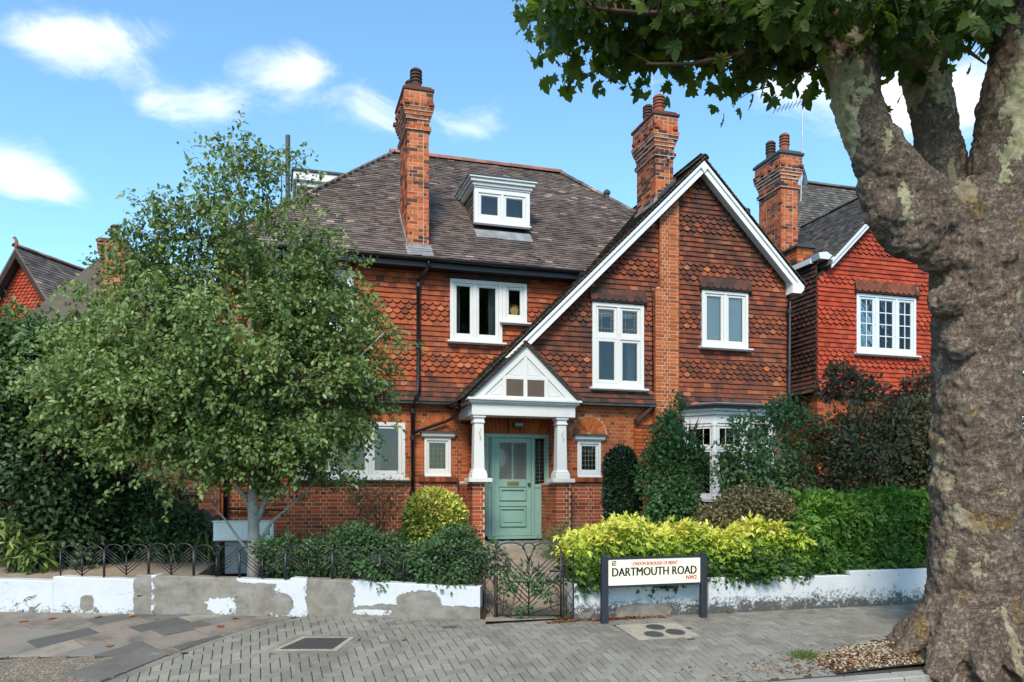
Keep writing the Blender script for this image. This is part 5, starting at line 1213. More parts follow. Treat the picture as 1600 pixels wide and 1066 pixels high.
# a chimney of a house further back, between the gables
fc = empty('terraced_house', (14.6, 24, .5), 'distant brick chimney and slate roof rising between the two gables', 'house')
chimney(fc, ('far', 'brick', 60), 14.35, 15.0, 22.8, 23.5, 7.0, [(9.7, .04), (10.0, .07)], 10.35, .10, [(.25, .3, .5, .14, 'terracotta'), (.75, .3, .55, .14, 'terracotta_dark')], sides='fl')
mb_ = MB(); mb_.prism([(12.8, 9.2), (18, 9.2), (18, 6), (12.4, 6)], 'y', 23.6, 28); mb_.obj('wall', M['brick_brown'], fc)
mb_ = MB(); mb_.add([(11.8, 23.4, 8.6), (18, 23.4, 8.6), (18, 26, 10.0), (11.8, 26, 10.0)], [(0, 1, 2, 3)]); mb_.obj('roof', M['slate_grey'], fc)

# ------------------------------------------------------------------ houses seen past the birch on the left
ln = empty('gabled_house', (-7.7, 29.4, .5), 'house on the far left with red gable and dark tiled roof', 'house')
LX, LZ, LY0 = -7.85, 9.55, 29.4
mb_ = MB(); mb_.prism([(LX - 2.1, .4), (LX + 2.1, .4), (LX + 2.1, LZ - 3.0), (LX, LZ - .15), (LX - 2.1, LZ - 3.0)], 'y', LY0 + .02, LY0 + 9); lwall = mb_.obj('wall', M['sheathing'], ln)
sp = 3.0 / 2.1
tile_wall(('left', 'wall_tile', 120), lwall, lambda r, z: 'tile_red', (0, LY0, 0), (1, 0, 0), (0, -1, 0), LX - 2.1, LX + 2.1, 4.5, LZ - .3, base_fn=lambda z, zt: (max(LX - 2.1, LX - (LZ - .25 - zt) / sp), min(LX + 2.1, LX + (LZ - .25 - zt) / sp)) if zt < LZ - .4 else None, scallops=[(7.6, 9.0)], flare=.05)
mb_ = MB()
for sg in (-1, 1):
    P = [(LX, LY0 - .35, LZ), (LX + sg * 2.5, LY0 - .35, LZ - 2.5 * sp), (LX + sg * 2.5, LY0 + 9, LZ - 2.5 * sp), (LX, LY0 + 9, LZ)]; mb_.hexa([(x, y, z - .1) for x, y, z in P], P)
lroof = mb_.obj('roof', M['roof_tile'], ln)
ll = math.hypot(2.5, 2.5 * sp); uu = (-2.5 / ll, 0, 2.5 * sp / ll)
tile_roof(('left', 'roof_tile', 120), lroof, 'roof_tile', (LX + 2.5, 0, LZ - 2.5 * sp), (0, 1, 0), uu, (2.5 * sp / ll, 0, 2.5 / ll), ll, lambda s: (LY0 - .37, LY0 + 9), gauge=.13, tw=.25)
caps((LX, LY0 - .4, LZ + .02), (LX, LY0 + 9, LZ + .02), .10, 'ridge_tile', .45, lroof)
for sg in (-1, 1):
    mb_ = MB(); mb_.prism([(LX, LZ - .02), (LX + sg * 2.45, LZ - .02 - 2.45 * sp), (LX + sg * 2.45, LZ - .34 - 2.45 * sp), (LX, LZ - .34)], 'y', LY0 - .34, LY0 - .28); mb_.obj('bargeboard', M['sheathing'], ln)
mb_ = MB(); mb_.tube([(LX, LY0 - .3, LZ), (LX, LY0 - .3, LZ + .22), (LX - .06, LY0 - .3, LZ + .32), (LX - .12, LY0 - .3, LZ + .31)], [.08, .045, .045, .03], 8); mb_.obj('finial', M['terracotta'], ln)
ln.rotation_euler = (0, 0, R(-30))
lb_ = empty('tiled_house', (-4.2, 24.5, .5), 'brick house with tiled roof and a squat chimney behind the birch', 'house')
mb_ = MB(); mb_.box(-6.6, -2.4, 25, 32, .4, 6.2); mb_.obj('wall', M['brick_deep'], lb_)
mb_ = MB(); mb_.prism([(-6.9, 6.1), (-2.1, 6.1), (-4.5, 8.4)], 'y', 24.7, 32); mb_.obj('roof', M['roof_tile'], lb_)
chimney(lb_, ('left', 'brick', 60), -4.6, -4.0, 24.4, 25.3, 6.0, [(8.2, .05), (8.35, .09)], 8.55, .12, [(.5, .3, .5, .13, 'terracotta_dark')], sides='fl')

# ------------------------------------------------------------------ boundary walls
def wall_pt(t, off=0): return np.array((WA[0] + WE[0] * t + WN[0] * off, WA[1] + WE[1] * t + WN[1] * off))
u_of = lambda t: t
render_wall('render_left', [(.80, .04, .95, .13), (.78, .12, .30, .22), (1.95, .22, .33, .5), (3.50, .22, .85, .42), (3.9, .3, .45, .4), (4.50, .25, .13, .5), (2.62, .15, .18, .14), (5.28, .12, .10, .11)], [(3.42, .11, .22, .11), (1.4, .06, .25, .04), (2.9, .47, .35, .06)], WE, WA[0] * WE[0] + WA[1] * WE[1], .12)
render_wall('render_right', [(4.55, .07, .40, .10), (5.43, .25, .05, .25)], [], (1, 0), 0, .85)
gwl = empty('garden_wall', (*wall_pt(3.2), 0), 'low white rendered garden wall left of the gate, paint peeling to grey cement', 'wall')
for t0, t1, za, zb in ((.0, 2.48, .40, .49), (2.48, 4.58, .445, .515), (4.58, 5.76, .445, .475), (5.76, 9.2, .415, .44)):
    mb_ = MB(); n = 12; V = []; F = []
    for i in range(n + 1):
        f = i / n; t = t0 + (t1 - t0) * f; zt = za + (zb - za) * f + random.uniform(-.004, .004)
        a_, b_ = wall_pt(t, .0 + random.uniform(-.003, .003)), wall_pt(t, -.215)
        V += [(*a_, -.15), (*a_, zt - .012), (*wall_pt(t, -.012), zt), (*b_, zt + .002), (*b_, -.15)]
    for i in range(n):
        for k in range(4): F.append((i * 5 + k, i * 5 + 5 + k, i * 5 + 6 + k, i * 5 + 1 + k))
    F.append((0, 1, 2, 3, 4)); F.append(tuple(n * 5 + k for k in (4, 3, 2, 1, 0))); mb_.add(V, F); mb_.obj('wall_section', M['render_left'], gwl)
gwr = empty('garden_wall', (6.6, WY, 0), 'low white rendered garden wall behind the street sign, black mould along its foot', 'wall')
for x0, x1, za, zb in ((3.58, 5.36, .445, .455), (5.36, 7.70, .47, .44), (7.70, 12.5, .50, .50)):
    mb_ = MB(); n = 12; V = []; F = []
    for i in range(n + 1):
        f = i / n; x = x0 + (x1 - x0) * f; zt = za + (zb - za) * f + random.uniform(-.004, .004); yy = WY + random.uniform(-.003, .003)
        V += [(x, yy, -.15), (x, yy, zt - .012), (x, yy + .012, zt), (x, WY + .22, zt + .002), (x, WY + .22, -.15)]
    for i in range(n):
        for k in range(4): F.append((i * 5 + k, i * 5 + 5 + k, i * 5 + 6 + k, i * 5 + 1 + k))
    F.append((0, 1, 2, 3, 4)); F.append(tuple(n * 5 + k for k in (4, 3, 2, 1, 0))); mb_.add(V, F); mb_.obj('wall_section', M['render_right'], gwr)
# brown brick wall closing the drive, left of the house
mb_ = MB(); mb_.box(-6.5, -1.05, 16.95, 17.15, .3, 2.95); bw = mb_.obj('boundary_wall', M['mortar_dark']); tag(bw, 'tall brown brick wall closing the drive left of the house', 'wall')
bricks(('bw', 'brick', 150), bw, 'brick_brown', (0, 16.94, 0), (1, 0, 0), (0, -1, 0), -6.5, -1.05, .45, 2.95)
mb_ = MB(); mb_.tube([(-2.6, 16.88, .5), (-2.6, 16.88, 1.62), (-1.5, 16.88, 1.62), (-1.5, 16.88, .5)], .025, 6); mb_.obj('hoop_rail', M['black_iron'], bw)

# ------------------------------------------------------------------ wrought iron: railing panels on the wall, gate
def iron(parent_name, label, cat, group, w, h, origin, xd, gate=False, r=.009):
    """a panel w by h with hoops on top and chevrons meeting at a centre bar; local x along the wall"""
    e = bpy.data.objects.new(parent_name, None); COL.objects.link(e); e.location = origin; e.rotation_euler = (0, 0, math.atan2(xd[1], xd[0])); tag(e, label, cat, group); WORLD[e.name] = Vector((0, 0, 0))
    def bar(name, pts, rr=r):
        mb_ = MB(); mb_.tube([(x, 0, z) for x, z in pts], rr, 6); o = mb_.obj(name, M['black_iron'], e, smooth=True); return o
    arc = lambda cx, cz, rx, rz, a0, a1, n=12: [(cx + rx * math.cos(R(a0 + (a1 - a0) * i / n)), cz + rz * math.sin(R(a0 + (a1 - a0) * i / n))) for i in range(n + 1)]
    q = w * .215; top = h - q * (.62 if not gate else .5)
    rz = h - top; bar('post', [(.0, 0), (0, top + .01)], r * 1.25); bar('post', [(w, 0), (w, top + .01)], r * 1.25)
    bar('hoop', arc(q, top, q, rz, 180, 0)); bar('hoop', arc(w - q, top, q, rz, 180, 0)); 
    bar('hoop', arc(w / 2, top + rz * .25, w * .5 - 2 * q + .02, rz * .72, 200, -20)); bar('stem', [(2 * q, top), (w / 2, top - h * .16)]); bar('stem', [(w - 2 * q, top), (w / 2, top - h * .16)])
    bar('centre_bar', [(w / 2, .02), (w / 2, top - h * .16)], r * 1.1)
    n = 4 if not gate else 8
    for k in range(n):
        z0 = .03 + (h * .66 - .03) * (k / n) ** (1.0 if gate else 1.0) * (.9 if gate else .75)
        dz = min(w / 2 * (.95 if gate else .75), top + rz * .5 - z0); dx = min(w / 2 - .012, dz / (.95 if gate else .75))
        if gate and k == 0: dz *= .35
        for sg in (-1, 1): bar('chevron_bar', [(w / 2, z0), (w / 2 + sg * dx, z0 + dz)], r * .72)
    if gate:
        bar('bottom_rail', [(0, .02), (w, .02)], r * 1.2); bar('middle_rail', [(.18 * w, h * .47), (.82 * w, h * .47)], r * .8)
        for sg in (-1, 1):
            cx = w / 2 + sg * (w / 2 - .08)
            for cz, rr in ((.14, .05), (.24, .055), (.36, .07)): bar('scroll', arc(cx, cz, rr, rr, 0, 330, 14), r * .7)
        bar('latch', [(w - .14, h * .62), (w + .06, h * .62)], r * 1.6)
    return e
t = .06; k = 0
ordinal = ['first', 'second', 'third', 'fourth', 'fifth', 'sixth', 'seventh', 'eighth', 'ninth', 'tenth']
def wall_top(t):
    for t0, t1, za, zb in ((.0, 2.48, .40, .49), (2.48, 4.58, .445, .515), (4.58, 5.76, .445, .475), (5.76, 9.2, .415, .44)):
        if t0 <= t <= t1: return za + (zb - za) * (t - t0) / (t1 - t0)
    return .42
while t < 5.7:
    wv = .63; p = wall_pt(t + wv, -.11)
    iron('railing_panel', ordinal[k] + ' hooped black iron railing panel left of the gate on white wall', 'railing', 'iron railing panels along the left wall', wv - .012, .46 - .004 * k, (*p, min(wall_top(t + .02), wall_top(min(t + wv, 9)) + .02) - .01), (-WE[0], -WE[1])); t += wv; k += 1
gd = np.array((3.58 - 2.48, 9.41 - 9.79)); gd = gd / np.linalg.norm(gd)
g0 = np.array((2.48, 9.74)) + gd * .20
iron('garden_gate', 'black wrought iron garden gate with hooped top and chevron bars', 'gate', None, .80, .93, (*g0, .035), gd, gate=True, r=.010)
for sgn, o, lab in ((0, np.array((2.48, 9.74)) + gd * .05, 'narrow iron panel with scrolls hinged left of the garden gate'), (1, g0 + gd * .83, 'narrow iron panel beside latch, right of the garden gate')):
    e = bpy.data.objects.new('gate_panel', None); COL.objects.link(e); e.location = (*o, .0); e.rotation_euler = (0, 0, math.atan2(gd[1], gd[0])); tag(e, lab, 'railing'); WORLD[e.name] = Vector((0, 0, 0))
    for x in (0, .125): mb_ = MB(); mb_.tube([(x, 0, -.03), (x, 0, .84)], .011, 6); mb_.obj('post', M['black_iron'], e)
    for z in (.12, .32, .52, .72):
        for s_ in (-1, 1): mb_ = MB(); mb_.tube([(.0625 + s_ * .058, 0, z - .09), (.0625, 0, z), (.0625 + s_ * .058, 0, z + .09)], .006, 5); mb_.obj('scroll', M['black_iron'], e)

# ------------------------------------------------------------------ street name sign
sg_ = empty('street_sign', (4.58, 9.15, 0), 'cream street nameplate on two black posts in front of the white wall', 'sign')
SA, SB = Vector((3.885, 9.115, 0)), Vector((5.285, 9.175, 0)); sd = (SB - SA).normalized(); sn_ = Vector((sd.y, -sd.x, 0)); SLEN = (SB - SA).length
def srect(mb_, u0, u1, n0, n1, z0, z1):
    P = [SA + sd * u0 + sn_ * n0, SA + sd * u1 + sn_ * n0, SA + sd * u1 + sn_ * n1, SA + sd * u0 + sn_ * n1]; mb_.hexa([(p.x, p.y, z0) for p in P], [(p.x, p.y, z1) for p in P]); return mb_
for u in (0, SLEN):
    mb_ = srect(MB(), u - .042, u + .042, -.035, .035, -.1, .80); po = mb_.obj('post', M['sign_post'], sg_, bevel=.008)
    mb_ = MB(); c = SA + sd * u; P1 = [c + sd * (a * .042) + sn_ * (b * .035) for a, b in ((-1, -1), (1, -1), (1, 1), (-1, 1))]; P2 = [c + sd * (a * .026) + sn_ * (b * .02) for a, b in ((-1, -1), (1, -1), (1, 1), (-1, 1))]
    mb_.hexa([(p.x, p.y, .801) for p in P1], [(p.x, p.y, .825) for p in P2]); mb_.obj('cap', M['sign_post'], po)
mb_ = srect(MB(), .043, SLEN - .043, -.02, .02, .765, .79); mb_.obj('rail', M['sign_post'], sg_); mb_ = srect(MB(), .043, SLEN - .043, -.02, .02, .415, .44); mb_.obj('rail', M['sign_post'], sg_)
mb_ = srect(MB(), .05, SLEN - .05, -.004, .012, .441, .764); board = mb_.obj('nameplate', M['sign_cream'], sg_, bevel=.003)
def lettering(txt, mat, u0, u1, z0, h, bold=.012):
    cu = bpy.data.curves.new('lettering', 'FONT'); cu.body = txt; cu.size = 1; cu.extrude = .004;  cu.resolution_u = 3
    o = bpy.data.objects.new('lettering', cu); COL.objects.link(o); cu.materials.append(M[mat]); bpy.context.view_layer.update()
    me = bpy.data.meshes.new_from_object(o.evaluated_get(bpy.context.evaluated_depsgraph_get())); bpy.data.objects.remove(o)
    v = np.zeros(len(me.vertices) * 3); me.vertices.foreach_get('co', v); v = v.reshape(-1, 3); mn, mx = v.min(0), v.max(0)
    q = []; F = []; base = [tuple(p.vertices) for p in me.polygons]
    for shift in ((-1, 0, 1) if bold else (0,)):
      F += [tuple(k_ + len(q) for k_ in f) for f in base]
      for p in v:
        u = shift * bold + u0 + (p[0] - mn[0]) / (mx[0] - mn[0]) * (u1 - u0); z = z0 + (p[1] - mn[1]) / (mx[1] - mn[1]) * h; n = .0125 + (p[2] - mn[2]) / (mx[2] - mn[2]) * (.003 + .0003 * shift)
        c = SA + sd * u + sn_ * n; q.append((c.x, c.y, z))
    mb_ = MB(); mb_.add(q, F); return mb_.obj('lettering', M[mat], board)
BL = SLEN - .1
lettering('DARTMOUTH ROAD', 'text_black', .05 + BL * .04, .05 + BL * .955, .555, .105, .0042)
lettering('LONDON BOROUGH OF BRENT', 'text_red', .05 + BL * .245, .05 + BL * .745, .685, .042, .0010)
lettering('NW2', 'text_red', .05 + BL * .84, .05 + BL * .958, .485, .054, .0020)
for a_, b_, z0, z1, m_ in ((0, .056, .685, .745, 'text_black'),):
    mb_ = srect(MB(), .05 + BL * .038 + a_, .05 + BL * .038 + b_, .0122, .0135, z0, z1); em = mb_.obj('crest', M[m_], board)
    for (c0, c1, e0, e1) in ((.008, .02, .72, .737), (.026, .048, .724, .732), (.014, .03, .705, .714), (.034, .048, .70, .716), (.006, .05, .690, .694)):
        mb_ = srect(MB(), .05 + BL * .038 + c0, .05 + BL * .038 + c1, .0136, .0142, e0, e1); mb_.obj('crest_mark', M['sign_cream'], em)

# ------------------------------------------------------------------ covers in the pavement
def on_ground(p, dz=0): return (p[0], p[1], ground_z(p[0], p[1]) + dz)
mh = empty('manhole_cover', on_ground(MH.mean(0)), 'rectangular brown iron access cover in pale frame among the grey blocks', 'manhole cover')
mb_ = MB(); gq = grow(MH, .025); mb_.hexa([on_ground(p, -.04) for p in gq], [on_ground(p, .006) for p in gq]); mb_.obj('frame', M['concrete_pale'], mh)
gq = grow(MH, -.05); mb_ = MB(); mb_.hexa([on_ground(p, .0) for p in gq], [on_ground(p, .009) for p in gq]); plate = mb_.obj('plate', M['cast_iron'], mh)
mb_ = MB()
for i in range(9):
    for j in range(7):
        a = (i + .5) / 9; b = (j + .5) / 7; p = gq[0] * (1 - a) * (1 - b) + gq[1] * a * (1 - b) + gq[2] * a * b + gq[3] * (1 - a) * b
        d = .016; mb_.hexa([on_ground((p[0] + d * x_, p[1] + d * y_), .009) for x_, y_ in ((-1, -1), (1, -1), (1, 1), (-1, 1))], [on_ground((p[0] + d * .7 * x_, p[1] + d * .7 * y_), .014) for x_, y_ in ((-1, -1), (1, -1), (1, 1), (-1, 1))])
tag(mb_.obj('tread_studs', M['cast_iron'], plate), kind='stuff')
mb_ = MB(); mb_.hexa([on_ground(p, -.04) for p in PAD], [on_ground(p, .005) for p in PAD]); pad = struct(mb_.obj('concrete_pad', M['concrete_pale']))
for (cx_, cy_), lab in zip(COVERS, ('ribbed round stop tap cover, leftmost of three in concrete pad', 'smooth round stop tap cover, rightmost of three in concrete pad', 'round stop tap cover at the back of three, nearest the wall')):
    ce = empty('stop_tap_cover', on_ground((cx_, cy_)), lab, 'drain cover', 'stop tap covers in the pavement')
    ring = [(cx_ + .115 * math.cos(t_), cy_ + .115 * math.sin(t_)) for t_ in np.linspace(0, 2 * math.pi, 24, endpoint=False)]
    mb_ = MB(); mb_.hexa([on_ground(p, .0) for p in ring], [on_ground(p, .010) for p in ring]); mb_.obj('rim', M['cover_grey'], ce)
    ring = [(cx_ + .10 * math.cos(t_), cy_ + .10 * math.sin(t_)) for t_ in np.linspace(0, 2 * math.pi, 24, endpoint=False)]
    mb_ = MB(); mb_.hexa([on_ground(p, .005) for p in ring], [on_ground(p, .013) for p in ring]); mb_.obj('lid', M['cast_iron'], ce)
    if 'ribbed' in lab:
        for k_ in range(6):
            x_ = cx_ - .075 + .03 * k_; hh = math.sqrt(max(.0001, .09 ** 2 - (x_ - cx_) ** 2)); P = [(x_ - .008, cy_ - hh), (x_ + .008, cy_ - hh), (x_ + .008, cy_ + hh), (x_ - .008, cy_ + hh)]
            mb_ = MB(); mb_.hexa([on_ground(p, .0128) for p in P], [on_ground(p, .0165) for p in P]); mb_.obj('rib', M['cover_grey'], ce)
sv = [(1.93, 9.42), (2.10, 9.40), (2.11, 9.50), (1.94, 9.52)]; mb_ = MB(); mb_.hexa([on_ground(p, -.03) for p in sv], [on_ground(p, .004) for p in sv]); tag(mb_.obj('valve_cover', M['cast_iron']), 'small iron valve cover at the foot of the peeling wall', 'drain cover')

# ------------------------------------------------------------------ in the drive: cabinet, car, recycling box, blue sack
cb = empty('meter_cabinet', (-.5, 13.1, .42), 'white metal cabinet on short legs behind the birch trunk', 'cabinet')
ca = at(333, 840, 12.2); cb_r = at(423, 840, 12.2); cy0 = 12.95
mb_ = MB(); mb_.box(-.90, -.02, cy0, cy0 + .38, .86, 1.15); body = mb_.obj('body', M['cabinet_white'], cb, bevel=.01)
for a_, b_ in ((-.885, -.475), (-.465, -.035)): mb_ = MB(); mb_.box(a_, b_, cy0 - .012, cy0 - .001, .875, 1.06); mb_.obj('door', M['cabinet_white'], body, bevel=.004)
mb_ = MB(); mb_.box(-.92, 0, cy0 - .02, cy0 + .40, 1.151, 1.17); mb_.obj('lid', M['cabinet_white'], body, bevel=.004)
for x_ in (-.84, -.10): mb_ = MB(); mb_.box(x_ - .03, x_ + .03, cy0 + .06, cy0 + .30, .35, .859); mb_.obj('leg', M['black_paint'], cb)
mb_ = MB(); mb_.box(-.74, -.36, cy0 + .12, cy0 + .33, .35, .859); mb_.obj('base', M['lead'], cb)

car = empty('parked_car', (-3.3, 15.3, .55), 'black car parked in the drive, mostly hidden by dark evergreens', 'car')
def carb(px, pz, y0, y1, name, mat, par=car, ins=0): mb_ = MB(); mb_.prism([(a_, b_) for a_, b_ in zip(px, pz)], 'y', y0, y1); return mb_.obj(name, M[mat], par, bevel=.04)
CX0 = -5.0
prof_x = [CX0 + v for v in (0, .02, .15, .9, 1.0, 3.9, 4.05, 4.1, 4.08, 3.9, .12)]; prof_z = [.62 + v for v in (.3, .45, .55, .68, .70, .68, .5, .3, .12, .08, .08)]
carbody = carb(prof_x, prof_z, 14.4, 16.1, 'body', 'car_black')
cab = carb([CX0 + v for v in (.95, 1.55, 3.0, 3.6)], [.62 + v for v in (.69, 1.18, 1.20, .69)], 14.52, 15.98, 'cabin', 'car_black')
for y_ in (14.515, 15.985): mb_ = MB(); mb_.prism([(CX0 + v, .62 + z_) for v, z_ in ((1.15, .74), (1.62, 1.12), (2.95, 1.13), (3.4, .74))], 'y', y_ - .006, y_ + .006); mb_.obj('window', M['glass'], cab)
for x_ in (CX0 + .8, CX0 + 3.3):
    for y_ in (14.38, 15.92):
        mb_ = MB(); c_ = [(x_ + .31 * math.cos(t_), .88 + .31 * math.sin(t_)) for t_ in np.linspace(0, 2 * math.pi, 20, endpoint=False)]; mb_.prism(c_, 'y', y_, y_ + .2); wh = mb_.obj('wheel', M['tyre'], car); mb_ = MB(); c_ = [(x_ + .19 * math.cos(t_), .88 + .19 * math.sin(t_)) for t_ in np.linspace(0, 2 * math.pi, 16, endpoint=False)]; mb_.prism(c_, 'y', y_ - .01, y_ + .21); mb_.obj('rim', M['galvanised'], wh)
for y_ in (14.55, 15.7): mb_ = MB(); mb_.box(CX0 + 4.06, CX0 + 4.11, y_, y_ + .25, .98, 1.10); mb_.obj('headlight', M['lead'], carbody)
rb = at(284, 835, 14.6)
rbx = empty('recycling_box', (rb[0], rb[1], .5), 'green plastic recycling box with lid on the drive', 'box'); mb_ = MB(); mb_.square_stack(rb[0], rb[1], [(.2, .5), (.24, .82)]); mb_.obj('tub', M['green_plastic'], rbx, bevel=.02); mb_ = MB(); mb_.square_stack(rb[0], rb[1], [(.26, .821), (.26, .85), (.22, .87)]); mb_.obj('lid', M['green_plastic'], rbx)
bs = at(236, 826, 14.8); mb_ = MB(); pr = [(.02, .5), (.2, .52), (.25, .62), (.23, .8), (.15, .95), (.05, 1.02), (.08, 1.08)]
mb_.lathe(bs[0], bs[1], pr, 14); mb_.v = [(x + .03 * math.sin(9 * z + x * 20), y + .03 * math.cos(11 * z + y * 15), z) for x, y, z in mb_.v]; tag(mb_.obj('refuse_sack', M['blue_plastic'], smooth=True), 'knotted blue plastic sack left on the drive', 'sack')

# ------------------------------------------------------------------ foliage
T_LEAF = (np.array([(0, 0, 0), (.35, -.28, .05), (.7, -.22, .03), (1, 0, -.06), (.7, .22, .03), (.35, .28, .05)]), [(0, 1, 2, 3), (0, 3, 4, 5)])
T_NARROW = (np.array([(0, 0, 0), (.45, -.14, .03), (1, 0, -.08), (.45, .14, .03)]), [(0, 1, 2), (0, 2, 3)])
T_BLADE = (np.array([(0, -.03, 0), (0, .03, 0), (.5, .028, .05), (.5, -.028, .05), (1, 0, -.08)]), [(0, 3, 2, 1), (3, 4, 2)])
_half = [(.12, -.13, 0), (-.04, -.30, -.02), (.14, -.36, .01), (.20, -.62, -.05), (.38, -.46, .0), (.58, -.54, -.04), (.60, -.28, .02), (.80, -.24, -.01)]
_out = [(0, 0, 0)] + _half + [(1.04, 0, -.06)] + [(a, -b, c) for a, b, c in reversed(_half)]
T_PLANE = (np.array(_out + [(.38, 0, .03)]), [(len(_out), i, (i + 1) % len(_out)) for i in range(len(_out))])
T_PALM = (np.array([(0, 0, 0), (.22, -.20, .03), (.62, -.46, -.06), (.40, -.12, .04), (.72, -.17, .03), (1.05, 0, -.10), (.72, .17, .03), (.40, .12, .04), (.62, .46, -.06), (.22, .20, .03)]), [(0, 1, 2, 3), (0, 3, 4, 5), (0, 5, 6, 7), (0, 7, 8, 9)])
def frames(d, up_bias=None):
    """rotation matrices with x along d and z roughly along up_bias"""
    n = len(d); d = d / np.linalg.norm(d, axis=1)[:, None]
    u = rng.normal(size=(n, 3)) if up_bias is None else up_bias + rng.normal(size=(n, 3)) * .35
    y = np.cross(u, d); y /= np.linalg.norm(y, axis=1)[:, None] + 1e-9; z = np.cross(d, y)
    return np.stack([d, y, z], axis=2)
def leaf_mesh(name, pos, dirs, size, tmpl, rnd, mat, parent, up=None):
    T, F = tmpl; n = len(pos); k = len(T); Rm = frames(dirs, up)
    V = np.einsum('nij,kj->nki', Rm, T) * np.asarray(size).reshape(-1, 1, 1) + pos[:, None, :]
    V = V.reshape(-1, 3); c = np.array((pos[:, 0].mean(), pos[:, 1].mean(), pos[:, 2].min())); V = V - c
    lt = np.array([len(f) for f in F]); fl = np.concatenate([np.array(f) for f in F])
    loops = (fl[None, :] + (np.arange(n) * k)[:, None]).ravel(); tot = np.tile(lt, n); st = np.concatenate([[0], np.cumsum(tot)[:-1]])
    me = bpy.data.meshes.new(name); me.vertices.add(len(V)); me.vertices.foreach_set('co', V.astype(np.float32).ravel())
    me.loops.add(len(loops)); me.loops.foreach_set('vertex_index', loops.astype(np.int32)); me.polygons.add(len(tot)); me.polygons.foreach_set('loop_start', st.astype(np.int32)); me.polygons.foreach_set('loop_total', tot.astype(np.int32))
    me.update(calc_edges=True); a = me.attributes.new('rnd', 'FLOAT', 'POINT'); a.data.foreach_set('value', np.repeat(np.clip(rnd, 0, 1), k).astype(np.float32))
    me.materials.append(M[mat]); return place(name, me, c, parent)
def in_ellipsoids(ells, n, shell=.55):
    """points through the volume of several ellipsoids (centre, radii), denser towards the outside"""
    vol = np.array([r[0] * r[1] * r[2] for _, r in ells]) ** .75; pick = rng.choice(len(ells), n, p=vol / vol.sum())
    u = rng.normal(size=(n, 3)); u /= np.linalg.norm(u, axis=1)[:, None]; rad = (shell ** 3 + (1 - shell ** 3) * rng.random(n)) ** (1 / 3)
    C = np.array([c for c, _ in ells], float)[pick]; Rr = np.array([r for _, r in ells], float)[pick]
    return C + u * rad[:, None] * Rr, u, rad
def lump(p, f, amp, seed):
    """smooth pseudo noise displacement so outlines are uneven"""
    q = p * f + seed; return amp * np.stack([np.sin(q[:, 1] * 1.7 + np.sin(q[:, 2] * 1.3)), np.sin(q[:, 2] * 1.9 + np.sin(q[:, 0] * 1.1)), np.sin(q[:, 0] * 1.5 + np.sin(q[:, 1] * 1.7))], axis=1)
def bush(name, label, cat, base, ells, n, size, tmpl, mat, shell=.6, group=None, rnd_fn=None, droop=0.0, stems=5, stem_mat='twig', zmin=None, clump=0, clump_r=.1, outward=.8, amp=.10, stem_r=.012, tips=0):
    root = empty(name, tuple(base), label, cat, group)
    if clump:
        m = max(1, n // clump); c, u, rad = in_ellipsoids(ells, m, shell); c = c + lump(c, 3.1, amp, 1.7)
        P = np.repeat(c, clump, axis=0) + rng.normal(size=(m * clump, 3)) * clump_r; U = np.repeat(u, clump, axis=0); rad = np.repeat(rad, clump); crnd = np.repeat(rng.random(m), clump)
    else:
        P, U, rad = in_ellipsoids(ells, n, shell); P = P + lump(P, 3.1, amp, 1.7); crnd = rng.random(len(P))
    if zmin is not None: k = P[:, 2] > zmin; P, U, rad, crnd = P[k], U[k], rad[k], crnd[k]
    D = U * outward + rng.normal(size=P.shape) * .7; D[:, 2] -= droop
    up = U * .8 + np.array((0, -.25, .7))
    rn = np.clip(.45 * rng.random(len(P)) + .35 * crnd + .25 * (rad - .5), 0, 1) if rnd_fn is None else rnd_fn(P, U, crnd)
    sz = size * (.65 + .7 * rng.random(len(P)))
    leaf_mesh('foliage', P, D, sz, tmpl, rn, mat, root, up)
    for k in range(stems):
        e, r_ = ells[k % len(ells)]; tip = np.array(e) + rng.normal(size=3) * np.array(r_) * .3 + np.array((0, 0, r_[2] * .35)); b = np.array(base) + rng.normal(size=3) * .07; b[2] = base[2] - .05
        mid = (b + tip) / 2 + rng.normal(size=3) * .08; mb_ = MB(); mb_.tube([b, b * .65 + mid * .35, mid, tip], [stem_r * 1.3, stem_r * 1.1, stem_r, stem_r * .4], 6); mb_.obj('stem', M[stem_mat], root, smooth=True)
    return root
def E_(px, py, d, rx, ry, rz): return (at(px, py, d), (rx, ry, rz))

# silver birch
BD = 11.5; bb = at(396, 915, BD); bb[2] = .28
birch = empty('birch_tree', tuple(bb), 'silver birch with pale trunk and drooping small leaves in the front garden', 'tree')
ells = [E_(345, 565, BD, 1.95, 1.7, 1.45), E_(395, 380, BD, .95, .9, 1.15), E_(390, 270, BD + .1, .42, .4, .62), E_(508, 590, BD, .74, 1.1, 1.15), E_(225, 510, BD + .2, .92, 1.1, .80), E_(285, 405, BD + .1, .62, .8, .66), E_(230, 640, BD, 1.15, 1.2, .85), E_(420, 690, BD, 1.15, 1.2, .62), E_(500, 480, BD, .55, .8, .8), E_(135, 590, BD + .2, .75, .8, .75), E_(205, 415, BD + .2, .34, .45, .30), E_(470, 735, BD - .2, .5, .6, .30), E_(392, 650, BD - .75, .8, .35, .75), E_(365, 520, BD - .9, .9, .35, .9), E_(300, 700, BD - .5, .8, .5, .35)]
NB = 4400; sc_, su_, sr_ = in_ellipsoids(ells, 620, .30); pk = rng.integers(0, 620, NB); c = sc_[pk] + rng.normal(size=(NB, 3)) * np.array((.17, .17, .13)); u = su_[pk] + rng.normal(size=(NB, 3)) * .3; u /= np.linalg.norm(u, axis=1)[:, None]; rad = sr_[pk]; tone = rng.random(620)[pk]
tops = at(352, 205, BD)[2]
P = []; D = []; RN = []; tw = MB()
